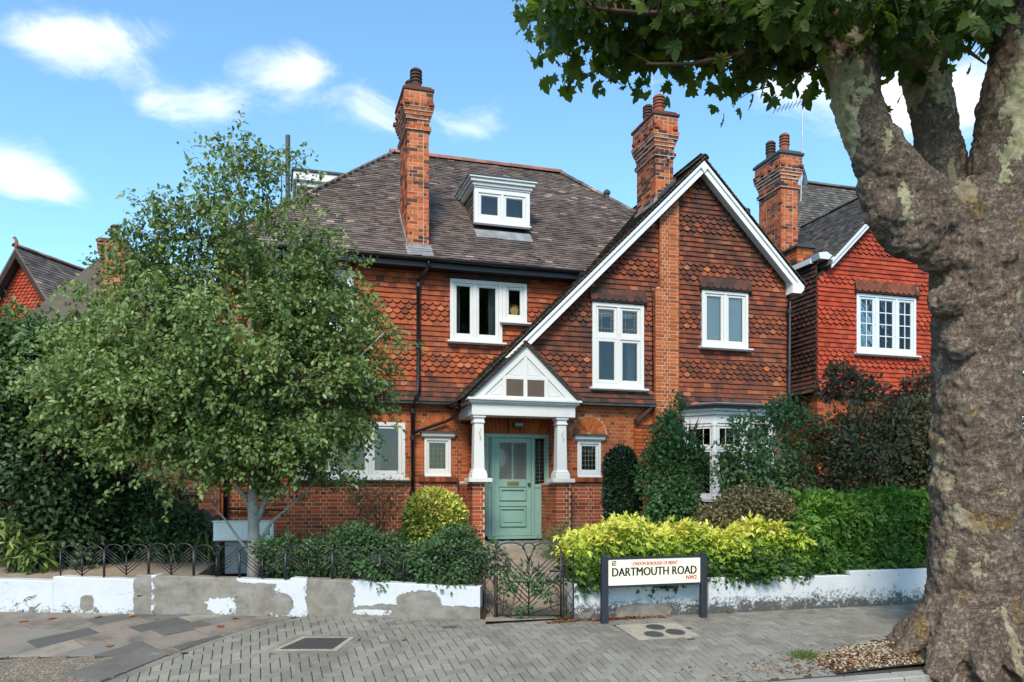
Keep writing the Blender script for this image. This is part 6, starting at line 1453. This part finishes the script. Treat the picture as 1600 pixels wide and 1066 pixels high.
for i in range(NB):
    n = rng.integers(14, 30); L = rng.uniform(.25, .6); d0 = u[i] * .8 + rng.normal(size=3) * .4; d0[2] = abs(d0[2]) * .4 + .05
    hi = np.clip((c[i][2] - 4.6) / 2.2, 0, 1); n = int(n * (1 - .45 * hi))
    if hi > .2: d0[2] += .8 * hi
    d0 /= np.linalg.norm(d0); s_ = np.linspace(.05, 1, n); pt = c[i] + (d0 * s_[:, None]) * L; pt[:, 2] -= (s_ ** 2) * L * .75 * (1 - .8 * hi)
    cr = .65 * tone[i] + .35 * rng.random()
    pt = pt + rng.normal(size=pt.shape) * .035; P.append(pt); dd = np.tile(d0, (n, 1)) * .35 + rng.normal(size=(n, 3)) * .7; dd[:, 2] -= .55; D.append(dd)
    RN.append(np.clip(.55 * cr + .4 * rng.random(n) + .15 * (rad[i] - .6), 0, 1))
    if i % 7 == 0: tw.tube([c[i] - d0 * .15, c[i] + d0 * L * .5 - np.array((0, 0, L * .19)), c[i] + d0 * L - np.array((0, 0, L * .72))], [.005, .004, .002], 3, cap=False)
P = np.concatenate(P); D = np.concatenate(D); RN = np.concatenate(RN)
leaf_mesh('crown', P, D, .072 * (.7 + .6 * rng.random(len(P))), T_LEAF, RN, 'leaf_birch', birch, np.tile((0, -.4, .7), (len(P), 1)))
tag(tw.obj('twigs', M['twig'], birch), kind='stuff')
bt = lambda px, py, dd=0: tuple(at(px, py, BD + dd))
mb_ = MB(); mb_.tube([tuple(bb - np.array((0, 0, .1))), bt(397, 870), bt(396, 815), bt(394, 760), bt(396, 690), bt(388, 600), bt(392, 500), bt(385, 400), bt(378, 300), bt(360, 225)], [.105, .088, .078, .068, .056, .045, .036, .026, .015, .005], 12); trunk = mb_.obj('trunk', M['bark_birch'], birch, smooth=True)
for pts, r0 in (([(398, 822), (415, 780), (440, 735), (470, 660), (510, 560)], .05), ([(398, 860), (425, 815), (455, 790), (500, 745)], .032), ([(395, 870), (375, 845), (352, 812), (328, 785)], .03), ([(393, 800), (378, 770), (360, 745), (300, 660), (230, 560)], .042), ([(394, 700), (360, 650), (300, 560), (250, 450), (200, 390)], .035), ([(390, 620), (430, 540), (470, 460), (500, 400)], .035), ([(392, 540), (350, 470), (310, 400), (280, 330)], .03), ([(388, 450), (420, 380), (440, 310), (440, 250)], .022), ([(396, 720), (330, 690), (230, 650), (120, 600)], .035), ([(390, 600), (470, 590), (560, 560), (600, 520)], .03), ([(385, 400), (350, 330), (335, 270)], .02)):
    n = len(pts); dz = rng.uniform(-.5, .5); mb_ = MB(); mb_.tube([bt(px, py, dz * i / n) for i, (px, py) in enumerate(pts)], [r0 * (1 - .75 * i / (n - 1)) for i in range(n)], 8); mb_.obj('branch', M['bark_birch'], birch, smooth=True)

# dark evergreens at the left edge
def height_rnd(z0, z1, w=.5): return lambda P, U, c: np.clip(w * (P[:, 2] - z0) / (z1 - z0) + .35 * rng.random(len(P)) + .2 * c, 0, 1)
def g0(px, d, z=.35): p = at(px, 800, d); p[2] = z; return p
bush('evergreen_tree', 'dense dark evergreen at the far left edge, lower leaves coloured darker as deep shade', 'tree', g0(60, 12.6), [E_(40, 610, 12.6, 1.15, 1.1, 1.25), E_(90, 720, 12.5, 1.05, 1.0, 1.0), E_(20, 780, 12.3, .8, .8, .9), E_(130, 800, 12.6, .62, .7, 1.0), E_(-60, 640, 12.6, 1.2, 1.1, 1.5), E_(120, 860, 12.4, .7, .6, .5)], 28000, .088, T_LEAF, 'leaf_dark', shell=.55, rnd_fn=height_rnd(.6, 3.9, .6), droop=.4, clump=10, clump_r=.10, stems=6, stem_r=.035, zmin=.35)  # leaf colour darkens downwards, deep shade put into the leaves themselves
bush('green_shrub', 'bright green leafy crown of the shrub at the left edge', 'shrub', g0(20, 12.1), [E_(30, 520, 12.1, .55, .5, .42), E_(15, 600, 12.0, .5, .5, .5), E_(75, 570, 12.2, .5, .5, .45), E_(110, 640, 12.1, .45, .4, .4)], 3600, .095, T_LEAF, 'leaf_mid', shell=.5, droop=.3, clump=8, stems=4, stem_r=.02)
bush('spotted_laurel', 'spotted laurel with long yellow-green leaves at bottom left behind the wall', 'shrub', g0(25, 11.6), [E_(15, 840, 11.6, .28, .3, .42), E_(48, 872, 11.5, .2, .25, .28)], 420, .16, T_NARROW, 'leaf_aucuba', shell=.3, droop=.7, stems=4, zmin=.35)
bush('leafy_shrub', 'dull green airy shrub in the drive between evergreen and birch', 'shrub', g0(245, 13.0, .42), [E_(240, 800, 13, .55, .5, .55), E_(190, 770, 13.2, .4, .4, .5), E_(265, 860, 12.8, .40, .4, .35), E_(300, 830, 13.2, .35, .35, .35)], 4500, .075, T_LEAF, 'leaf_rose', shell=.2, clump=6, stems=8, stem_r=.010)
bush('yellow_shrub', 'small lime green shrub glimpsed under the birch against brick', 'shrub', g0(192, 14.6, .5), [E_(190, 750, 14.6, .35, .35, .28), E_(170, 775, 14.7, .25, .25, .3)], 500, .10, T_LEAF, 'leaf_aucuba', shell=.2, clump=5, stems=5)
# tufts of long grass by the cabinet and the brick wall
def tuft(name, label, px, py, d, n, h, spread, mat='leaf_straw', cat='grass plant', z=.42):
    p0 = at(px, py, d); p0[2] = z; root = empty(name, tuple(p0), label, cat)
    P = p0 + np.stack([rng.normal(size=n) * spread, rng.normal(size=n) * spread * .6, np.zeros(n)], 1); D = np.stack([rng.normal(size=n) * .38, rng.normal(size=n) * .38, .75 + .3 * rng.random(n)], 1)
    leaf_mesh('blades', P, D, h * (.5 + .7 * rng.random(n)), T_BLADE, rng.random(n), mat, root, rng.normal(size=(n, 3))); return root
tuft('ornamental_grass', 'tuft of green grass beside the white cabinet on the drive', 322, 860, 12.9, 160, .55, .22, 'grass_blade')
tuft('ornamental_grass', 'yellowed long grass standing right of the white cabinet', 450, 860, 13.4, 150, .62, .34)
tuft('ornamental_grass', 'dry grass at the foot of the withered shrub', 590, 850, 14.2, 170, .55, .45, z=.48)
bush('withered_shrub', 'half withered brown shrub below the big white window', 'shrub', g0(585, 14.9, .5), [E_(585, 795, 14.9, .42, .4, .40), E_(560, 775, 14.8, .3, .3, .3), E_(610, 770, 14.9, .3, .3, .3)], 1900, .065, T_NARROW, 'leaf_straw', shell=.1, clump=6, stems=10, stem_r=.007)
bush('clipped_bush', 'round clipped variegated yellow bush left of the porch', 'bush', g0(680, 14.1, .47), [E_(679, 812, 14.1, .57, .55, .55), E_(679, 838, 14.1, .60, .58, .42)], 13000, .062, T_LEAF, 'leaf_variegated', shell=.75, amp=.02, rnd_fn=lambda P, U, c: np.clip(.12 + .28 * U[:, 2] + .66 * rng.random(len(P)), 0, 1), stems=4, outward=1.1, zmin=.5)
# rose and ivy growing through the railings
for i, (px, py, d, rx, rz, n, lab) in enumerate(((455, 872, 10.9, .42, .26, 2600, 'rose bush behind the railing just right of the birch trunk'), (540, 858, 10.8, .50, .30, 4200, 'broad rose bush behind the railing, below the withered shrub'), (620, 868, 10.7, .40, .26, 2600, 'ivy bush behind the railing under the big round bush'), (700, 870, 10.5, .52, .33, 5200, 'largest bluish green rose bush, nearest the gate behind the railing'), (580, 895, 10.55, .3, .14, 1000, 'low ivy spilling over the wall top amid the railing panels'))):
    bush('rose_bush', lab, 'bush', g0(px, d, .32), [E_(px, py, d, rx, .38, rz), E_(px + 18, py + 16, d - .05, rx * .8, .3, rz * .8)], int(n * 1.5), .050, T_LEAF, 'leaf_rose', shell=.35, clump=5, clump_r=.04, stems=9, stem_r=.007, zmin=.3, group='roses and ivy behind the railings')
bush('climbing_rose', 'sprays of climbing rose twined through the iron gate', 'climber', (2.75, 9.72, .05), [E_(778, 885, 10.15, .14, .10, .26), E_(820, 890, 9.95, .22, .05, .20), E_(840, 910, 9.95, .18, .04, .14), E_(815, 945, 9.95, .10, .05, .06), E_(790, 915, 10.05, .10, .06, .2)], 620, .062, T_LEAF, 'leaf_rose', shell=.1, stems=7, stem_r=.006)
bush('box_bush', 'low feathery green bush at the foot of the porch, right of the door', 'bush', g0(884, 14.3, .5), [E_(884, 842, 14.3, .30, .3, .24), E_(870, 852, 14.2, .2, .2, .16)], 1700, .06, T_NARROW, 'leaf_mid', shell=.4, clump=5, stems=5, stem_r=.006)
bush('yew_column', 'dark clipped columnar yew between small window and ivy bush', 'bush', g0(970, 14.0, .48), [E_(971, 770, 14.0, .32, .32, .78), E_(971, 820, 14, .30, .3, .5), E_(968, 730, 14.0, .30, .3, .36)], 17000, .062, T_LEAF, 'leaf_yew', shell=.72, amp=.02, stems=3, zmin=.45)
bush('ivy_bush', 'tall glossy ivy bush climbing toward the brick chimney breast', 'bush', g0(1045, 13.6, .45), [E_(1045, 740, 13.6, .46, .45, .62), E_(1050, 800, 13.6, .52, .5, .52), E_(1045, 680, 13.7, .28, .3, .40), E_(1052, 640, 14.2, .10, .12, .32), E_(1075, 740, 13.5, .30, .3, .5)], 15000, .064, T_LEAF, 'leaf_ivy', shell=.5, clump=4, clump_r=.05, droop=.5, stems=5, zmin=.42)
# spiky purple cordyline
cp = g0(1075, 14.0, .5); root = empty('cordyline', tuple(cp), 'purple spiky cordyline poking up beside the bay window', 'plant'); mb_ = MB(); tip_ = at(1078, 690, 14.0); mb_.tube([tuple(cp), tuple(tip_)], [.03, .02], 7); mb_.obj('stem', M['twig'], root)
n = 34; leaf_mesh('blades', np.tile(tip_, (n, 1)), np.stack([rng.normal(size=n) * .45, rng.normal(size=n) * .4, .35 + .7 * rng.random(n)], 1), .42 * (.7 + .5 * rng.random(n)), T_BLADE, rng.random(n), 'leaf_purple', root, rng.normal(size=(n, 3)))
bush('viburnum_shrub', 'loose light green shrub hanging in front of the bay window', 'shrub', g0(1200, 12.6, .4), [E_(1190, 700, 12.6, .60, .5, .60), E_(1230, 650, 12.8, .50, .4, .26), E_(1215, 760, 12.5, .50, .5, .42), E_(1160, 745, 12.6, .35, .35, .4), E_(1255, 700, 12.8, .3, .3, .45)], 6000, .074, T_LEAF, 'leaf_mid', shell=.15, clump=6, clump_r=.06, droop=.5, stems=9, stem_r=.012, stem_mat='pale_twig')
bush('brown_shrub', 'big dull brown-leaved shrub left of the plane trunk', 'shrub', g0(1360, 12.6, .4), [E_(1370, 710, 12.7, 1.05, .6, .72), E_(1320, 690, 12.8, .55, .5, .55), E_(1430, 690, 12.7, .6, .6, .75), E_(1500, 720, 12.9, .9, .6, .8), E_(1290, 770, 12.8, .5, .4, .4), E_(1610, 660, 13.2, .9, .6, 1.1)], 27000, .072, T_LEAF, 'leaf_brown', shell=.4, clump=7, clump_r=.07, stems=10, stem_r=.014, stem_mat='pale_twig')
bush('smoke_bush', 'purple-leaved sprigs showing against the red neighbouring gable', 'shrub', g0(1420, 13.3, .4), [E_(1425, 600, 13.3, .22, .25, .20), E_(1320, 590, 13.4, .30, .25, .14), E_(1350, 618, 13.3, .40, .3, .2), E_(1430, 635, 13.3, .35, .3, .3), E_(1290, 615, 13.5, .2, .2, .15)], 2200, .085, T_LEAF, 'leaf_purple', shell=.1, clump=6, clump_r=.05, stems=9, stem_r=.010)
bush('spiraea_shrub', 'low brownish twiggy shrub between the bay window and yellow hedge', 'shrub', g0(1165, 11.6, .4), [E_(1150, 800, 11.6, .55, .4, .27), E_(1215, 800, 11.6, .45, .4, .25), E_(1105, 808, 11.6, .3, .3, .2)], 9000, .052, T_LEAF, 'leaf_brown', shell=.3, clump=6, clump_r=.04, stems=12, stem_r=.006, stem_mat='pale_twig')
# hedges behind the right wall
def hedge(name, label, x0, x1, y0, y1, z0, ztop, n, size, tmpl, mat, rnd_fn, over):
    root = empty(name, ((x0 + x1) / 2, (y0 + y1) / 2, .35), label, 'hedge'); m = n // 7
    f = rng.random(m); front = f < .48; top = (f >= .48) & (f < .80)
    x = x0 + (x1 - x0) * rng.random(m); zt = ztop(x)
    y = np.where(front, y0 + .12 * rng.random(m) ** 2, y0 + (y1 - y0) * rng.random(m)); z = np.where(front, z0 + (zt - z0) * rng.random(m), np.where(top, zt - .10 * rng.random(m) ** 2, z0 + (zt - z0) * rng.random(m)))
    edge = np.clip((z - z0) / (zt - z0), 0, 1); y = np.where(front, y + .16 * np.clip(edge - .72, 0, 1) * 2 - .06 * np.sin(x * 5 + z * 4), y); y = np.where(front & (z < z0 + .16), y - .04 * over, y)
    endr = np.clip((x0 + .35 - x) / .35, 0, 1); z = np.where(top, z - .28 * endr ** 2, z); z = np.where(front, np.minimum(z, zt - .28 * endr ** 2), z)
    c = np.stack([x, y, z], 1) + lump(np.stack([x, y, z], 1), 4.0, .045, .6)
    P = np.repeat(c, 7, 0) + rng.normal(size=(m * 7, 3)) * .045; U = np.where(front[:, None], np.array((0, -1, .35)), np.where(top[:, None], np.array((0, -.25, 1)), np.array((0, -.4, .6)))); U = np.repeat(U, 7, 0)
    h = np.repeat(edge, 7); cr = np.repeat(rng.random(m), 7); D = U * .55 + rng.normal(size=P.shape) * .6; D[:, 2] -= .35
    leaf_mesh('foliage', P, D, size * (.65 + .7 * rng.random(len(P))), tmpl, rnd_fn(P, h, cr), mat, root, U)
    for k in range(9): xx = x0 + (x1 - x0) * (k + .5) / 9; mb_ = MB(); mb_.tube([(xx, (y0 + y1) / 2, .25), (xx + .05, (y0 + y1) / 2, z0 + .2), (xx + random.uniform(-.2, .2), (y0 + y1) / 2, z0 + .65)], [.014, .012, .005], 5); mb_.obj('stem', M['twig'], root)
    return root
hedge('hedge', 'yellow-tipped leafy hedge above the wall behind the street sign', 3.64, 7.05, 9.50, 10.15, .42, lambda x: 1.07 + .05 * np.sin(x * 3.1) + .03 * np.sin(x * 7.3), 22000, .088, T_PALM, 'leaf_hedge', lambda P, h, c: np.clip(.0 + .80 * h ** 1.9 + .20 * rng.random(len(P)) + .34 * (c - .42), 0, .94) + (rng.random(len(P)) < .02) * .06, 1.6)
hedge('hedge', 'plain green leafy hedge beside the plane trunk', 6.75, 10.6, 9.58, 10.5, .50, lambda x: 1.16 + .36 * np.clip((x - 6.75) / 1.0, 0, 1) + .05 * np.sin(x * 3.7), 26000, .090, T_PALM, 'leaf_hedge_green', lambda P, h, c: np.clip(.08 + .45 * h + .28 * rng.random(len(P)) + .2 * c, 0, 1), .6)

# ------------------------------------------------------------------ London plane on the pavement
TD = 9.16; plane = empty('plane_tree', (TREE[0], TREE[1], ground_z(*TREE)), 'massive plane tree with mottled peeling bark and burls on the pavement', 'tree')
tp = lambda px, py, dd=0: at(px, py, TD + dd)
mb_ = MB()
def limb(pts, n=20): mb_.tube([tuple(tp(px, py, dd)) for px, py, dd, r in pts], [r for *_, r in pts], n)
base_z = ground_z(*TREE) - .25
limb([(1512, 1075, 0, .76), (1512, 1040, 0, .68), (1514, 990, 0, .57), (1520, 930, 0, .50), (1524, 860, 0, .47), (1526, 780, 0, .46), (1526, 700, 0, .455), (1526, 620, 0, .455), (1526, 540, 0, .46), (1526, 470, 0, .47), (1524, 400, 0, .49), (1512, 340, 0, .46), (1500, 290, 0, .34)])
limb([(1510, 370, 0, .38), (1465, 345, -.05, .36), (1415, 300, -.1, .33), (1378, 250, -.1, .295), (1350, 190, -.1, .265), (1335, 130, -.1, .27), (1322, 60, -.1, .28), (1304, 0, -.1, .27), (1278, -90, -.15, .25), (1240, -200, -.2, .22)])
limb([(1490, 350, .25, .32), (1478, 290, .4, .27), (1467, 230, .45, .25), (1455, 160, .45, .25), (1443, 100, .5, .25), (1446, 40, .55, .23), (1470, -40, .55, .22), (1500, -130, .6, .2)])
limb([(1545, 400, 0, .42), (1556, 320, 0, .40), (1568, 250, 0, .36), (1582, 170, 0, .33), (1596, 80, 0, .33), (1612, -30, 0, .32), (1640, -200, 0, .28)])
for px, py, dd, r in ((1372, 312, -.1, .20), (1384, 335, -.2, .22), (1400, 352, -.15, .24), (1418, 372, -.2, .24), (1436, 380, -.25, .22), (1410, 330, -.3, .20), (1445, 350, -.3, .24), (1460, 400, -.2, .20), (1362, 290, -.1, .17), (1556, 400, -.3, .24), (1480, 470, -.25, .20), (1560, 520, -.25, .22), (1500, 545, -.3, .16), (1440, 345, .2, .25)):
    c_ = tp(px, py, dd); mb_.add([tuple(c_ + r * np.array((math.sin(a) * math.cos(b), math.sin(a) * math.sin(b), math.cos(a)))) for a in np.linspace(.25, math.pi - .25, 7) for b in np.linspace(0, 2 * math.pi, 10, endpoint=False)], [(i * 10 + k, i * 10 + (k + 1) % 10, i * 10 + 10 + (k + 1) % 10, i * 10 + 10 + k) for i in range(6) for k in range(10)] + [tuple(reversed(range(10))), tuple(range(60, 70))])
for a_, l_, r_ in ((R(170), .95, .20), (R(205), 1.0, .22), (R(235), .95, .2), (R(265), .9, .2), (R(300), .9, .2), (R(140), .85, .17), (R(335), .85, .18), (R(30), .8, .18)):   # root flare
    pts = [(TREE[0] + math.cos(a_) * f * l_, TREE[1] + math.sin(a_) * f * l_) for f in (.3, .55, .8, 1.0)]
    mb_.tube([(pts[0][0], pts[0][1], ground_z(*pts[0]) + .62), (pts[1][0], pts[1][1], ground_z(*pts[1]) + .30), (pts[2][0], pts[2][1], ground_z(*pts[2]) + .09), (pts[3][0], pts[3][1], ground_z(*pts[3]) - .06)], [r_ * 1.15, r_ * 1.05, r_ * .75, r_ * .45], 10)
mb_.box(TREE[0] - .3, TREE[0] + .3, TREE[1] - .3, TREE[1] + .3, base_z, base_z + .6)
trunk = mb_.obj('trunk', M['bark_plane'], plane, smooth=True)
m_ = trunk.modifiers.new('remesh', 'REMESH'); m_.mode = 'VOXEL'; m_.voxel_size = .019; m_.use_smooth_shade = True
m_ = trunk.modifiers.new('smooth', 'SMOOTH'); m_.factor = .6; m_.iterations = 8
for nm, sz, st in (('bark_swell', .50, .11), ('bark_lumps', .17, .085), ('bark_fine', .06, .050)):
    tx = bpy.data.textures.new(nm, 'CLOUDS'); tx.noise_scale = sz; tx.noise_depth = 3; m_ = trunk.modifiers.new(nm, 'DISPLACE'); m_.texture = tx; m_.strength = st; m_.mid_level = .5; m_.texture_coords = 'LOCAL'
# crown: boughs reaching over the pavement, lobed leaves hanging from the twigs
def leaf_piece(pos, d, size, up, r):
    T, F = T_PLANE; d = d / np.linalg.norm(d); y = np.cross(up, d); y /= np.linalg.norm(y) + 1e-9; z = np.cross(d, y); Rm = np.stack([d, y, z], 1)
    T2 = T.copy(); T2[:, 2] += -.25 * T2[:, 0] ** 2 - .35 * T2[:, 1] ** 2
    piece(('plane', 'leaf', 300), (T2 @ Rm.T) * size + pos, F, r, plane, 'leaf_plane')
boughs = [[(1295, -20, -.1), (1200, 10, -.3), (1100, 20, -.5), (1000, 20, -.8), (900, 10, -1.0)], [(1300, 30, -.1), (1230, 60, -.1), (1160, 85, -.2), (1080, 100, -.4), (1010, 100, -.5)], [(1290, -60, 0), (1180, -60, .3), (1060, -40, .5), (930, -20, .6), (850, 0, .6)], [(1310, 60, .2), (1270, 100, .3), (1240, 120, .4)], [(1440, 60, .5), (1400, 80, .9), (1370, 100, 1.1)], [(1450, 40, .6), (1500, 70, 1.0), (1540, 100, 1.2)], [(1290, -80, -.2), (1250, -60, -1.2), (1180, -40, -2.0)], [(1460, -20, .4), (1400, -10, -.6), (1380, 0, -1.4)], [(1600, -80, 0), (1540, -20, -.8), (1480, 10, -1.2)]]
spine = []
for b_ in boughs:
    n = len(b_); mb_ = MB(); pts = [tp(*p) for p in b_]; mb_.tube([tuple(p) for p in pts], [.055 * (1 - .8 * i / (n - 1)) for i in range(n)], 7); mb_.obj('bough', M['twig'], plane, smooth=True)
    for i in range(n - 1):
        for f in np.linspace(0, 1, 8, endpoint=False): spine.append(pts[i] * (1 - f) + pts[i + 1] * f)
spine = np.array(spine)
def crown_floor(xc):                              # underside of the crown above the pavement, metres, along the street
    xs = [.1, .3, .5, .9, 1.5, 2.0, 2.6, 3.0, 3.5, 3.9, 4.3, 4.7, 5.0, 5.3, 6.2]; zs = [7.6, 7.3, 7.0, 6.78, 6.70, 6.74, 6.66, 6.60, 6.58, 6.68, 6.8, 6.73, 6.78, 7.0, 7.3]
    return np.interp(xc, xs, zs)
tw = MB(); nl = 0
NT_ = 900
for i in range(NT_):
    xc = rng.uniform(.42, 6.3); dd = rng.normal() * .75; dd = np.clip(dd, -2.2, 1.6)
    fz = crown_floor(xc) - (.30 * rng.random() ** 3) + .35 * max(0, dd - .2) * .6 - .55 * max(0, -dd - .1) * .35
    z = fz + .12 + 1.9 * rng.random() ** 1.5
    zc = TD + dd; p = np.array((xc * CS + zc * SN, -xc * SN + zc * CS, z))
    # leave the gaps between the limbs mostly clear
    d2 = spine[np.argmin(((spine - p) ** 2).sum(1))]; v = p - d2; L = np.linalg.norm(v)
    if L > 1.5: v = v / L * 1.5
    st = p - v * min(1, .8 / max(.3, L)); tw.tube([tuple(d2 if L < 1.2 else st), tuple((st + p) / 2 + np.array((0, 0, .05))), tuple(p)], [.010, .007, .003], 4, cap=False)
    for k in range(rng.integers(5, 9)):
        q = p + rng.normal(size=3) * np.array((.20, .20, .13)); q[2] = max(q[2], fz - .05); dr = rng.normal(size=3) * .55; dr[2] -= .75; up = rng.normal(size=3) * .7 + np.array((0, 0, .6)); leaf_piece(q, dr, rng.uniform(.10, .22), up, float(np.clip(.15 + .5 * rng.random() + .3 * rng.random(), 0, 1))); nl += 1
tag(tw.obj('twigs', M['twig'], plane), kind='stuff')

# ------------------------------------------------------------------ tree pit, litter, weeds
def pit_z(x, y):
    r2 = ((x - 7.25) / 1.65) ** 2 + ((y - 7.25) / .70) ** 2; return ground_z(x, y) + .05 * max(0, 1 - r2) - .006
struct(grid_sheet('tree_pit', M['soil'], list(np.arange(5.5, 9.2, .06)), list(np.arange(6.95, 8.2, .05)), pit_z, keep=lambda x, y: (((x - 7.25) / 1.65) ** 2 + ((y - 7.25) / .70) ** 2 < 1.05 or (x - TREE[0]) ** 2 + (y - TREE[1]) ** 2 < .85) and y > 7.15))
T_STONE = (np.array([(-.5, -.4, 0), (.5, -.45, 0), (.45, .45, 0), (-.45, .4, 0), (-.28, -.22, .42), (.25, -.25, .45), (.22, .25, .4), (-.25, .22, .45)]), [(4, 5, 6, 7), (0, 1, 5, 4), (1, 2, 6, 5), (2, 3, 7, 6), (3, 0, 4, 7)])
n = 5200; th = rng.random(n) * 2 * np.pi; rr = np.sqrt(rng.random(n)); X = 7.05 + 1.45 * rr * np.cos(th); Y = 7.32 + .56 * rr * np.sin(th); k = (Y > 7.17) & (np.sin(X * 4 + 1) + np.sin(Y * 7 + X * 2) + rng.normal(size=n) * .6 > -.9); X, Y = X[k], Y[k]
P = np.stack([X, Y, [pit_z(a, b) for a, b in zip(X, Y)]], 1); n = len(P)
root = leaf_mesh('gravel', P, np.stack([rng.normal(size=n), rng.normal(size=n), rng.normal(size=n) * .15], 1), .014 + .016 * rng.random(n), T_STONE, rng.random(n), 'gravel', None, np.tile((0, 0, 1.5), (n, 1)))
tag(root, 'pale gravel scattered round the foot of the plane tree', 'gravel', kind='stuff')
# crumbs of litter along wall feet, among gravel
n = 1500; tt = rng.random(n); where = rng.random(n); X = np.where(where < .28, 4.2 + rng.normal(size=n) * .28, np.where(where < .5, 6.1 + rng.normal(size=n) * .5, np.where(where < .62, 3.45 + rng.normal(size=n) * .12, 6.5 + 1.1 * rng.normal(size=n)))); Y = np.where(where < .28, 9.33 - np.abs(rng.normal(size=n)) * .05, np.where(where < .5, 7.45 + rng.normal(size=n) * .14, np.where(where < .62, 9.36 - np.abs(rng.normal(size=n)) * .06, 7.3 + rng.normal(size=n) * .12)))
k = (Y > 7.16) & (Y < WY - .005); X, Y = X[k], Y[k]; P = np.stack([X, Y, [max(ground_z(a, b), pit_z(a, b)) + .004 + .010 * random.random() for a, b in zip(X, Y)]], 1); n = len(P)
root = leaf_mesh('leaf_litter', P, np.stack([rng.normal(size=n), rng.normal(size=n), np.abs(rng.normal(size=n)) * .2], 1), .02 + .035 * rng.random(n), T_LEAF, rng.random(n) * .8, 'litter', None, np.tile((0, 0, 1.5), (n, 1))); tag(root, 'crumbled dead leaves gathered by wall foot and tree', 'leaf litter', kind='stuff')
fallen = [(80, 968, 'at far left below the mouldy wall end'), (150, 964, 'close under the white wall section, left part'), (200, 963, 'bright orange, where white paint meets grey cement'), (245, 967, 'small yellow-green, under the grey cement patch'), (342, 981, 'red, on the flagstones near the middle'), (372, 966, 'dark red, at the wall foot past the flaking patch'), (165, 1012, 'thin reddish, mid flagstones'), (294, 1021, 'bright orange, beside the paving seam'), (268, 1024, 'small orange, just left of the seam leaf'), (36, 973, 'dull brown, on the flags at the far left'), (852, 965, 'red, in front of the garden gate'), (836, 958, 'curled greenish, on the gate threshold'), (1140, 957, 'orange, right of the sign post by the wall'), (1302, 946, 'tan, at the wall foot near the plane tree'), (1035, 966, 'brown, among litter under the street sign'), (628, 1001, 'tiny orange, on the blocks by the access cover')]
for k, (px, py, lab) in enumerate(fallen):
    a, b = (px - 800) / FPX, (HORIZON - py) / FPX; d = np.array((a * CS + SN, -a * SN + CS, b)); t_ = 3.0
    while EYE + b * t_ > ground_z(d[0] * t_, d[1] * t_) and t_ < 16: t_ += .01
    p = np.array((d[0] * t_, d[1] * t_ , 0)); 
    if wall_dist(p[0], p[1]) < .06: p[1] -= .08
    p[2] = ground_z(p[0], p[1]) + .008; ang = rng.random() * 6.28
    o = leaf_mesh('fallen_leaf', p[None, :], np.array([[math.cos(ang), math.sin(ang), .08]]), [(.10 if k not in (3, 8, 15) else .06)], T_PLANE, np.array([.25 + .5 * rng.random() + (.2 if 'orange' in lab else 0)]), 'litter', None, np.array([[0, 0, 3.0]]))
    v = np.array([tuple(q.co) for q in o.data.vertices])
    for q in o.data.vertices: q.co.z += .12 * ((q.co.x - v[:, 0].mean()) ** 2 + (q.co.y - v[:, 1].mean()) ** 2) ** .5 * (1 if k % 2 else .6) 
    tag(o, 'fallen plane leaf, ' + lab, 'leaf', 'fallen leaves on the pavement')
def grass_tuft(x, y, n, sp, h, lab):
    P = np.stack([x + rng.normal(size=n) * sp, y + rng.normal(size=n) * sp * .6, np.zeros(n)], 1); P[:, 2] = [max(ground_z(a, b), pit_z(a, b)) - .004 for a, b in P[:, :2]]
    root = empty('grass_tuft', (x, y, ground_z(x, y)), lab, 'grass'); leaf_mesh('blades', P, np.stack([rng.normal(size=n) * .5, rng.normal(size=n) * .5, .7 + .3 * rng.random(n)], 1), h * (.5 + rng.random(n)), T_BLADE, .3 + .6 * rng.random(n), 'grass_blade', root, rng.normal(size=(n, 3)))
grass_tuft(5.62, 7.60, 620, .085, .06, 'tuft of grass growing in the paving left of the plane tree')
grass_tuft(7.02, 7.25, 380, .09, .05, 'mossy grass between the roots of the plane tree')
grass_tuft(3.50, 9.50, 160, .05, .09, 'green weeds at the right gate post')
finish_pieces()
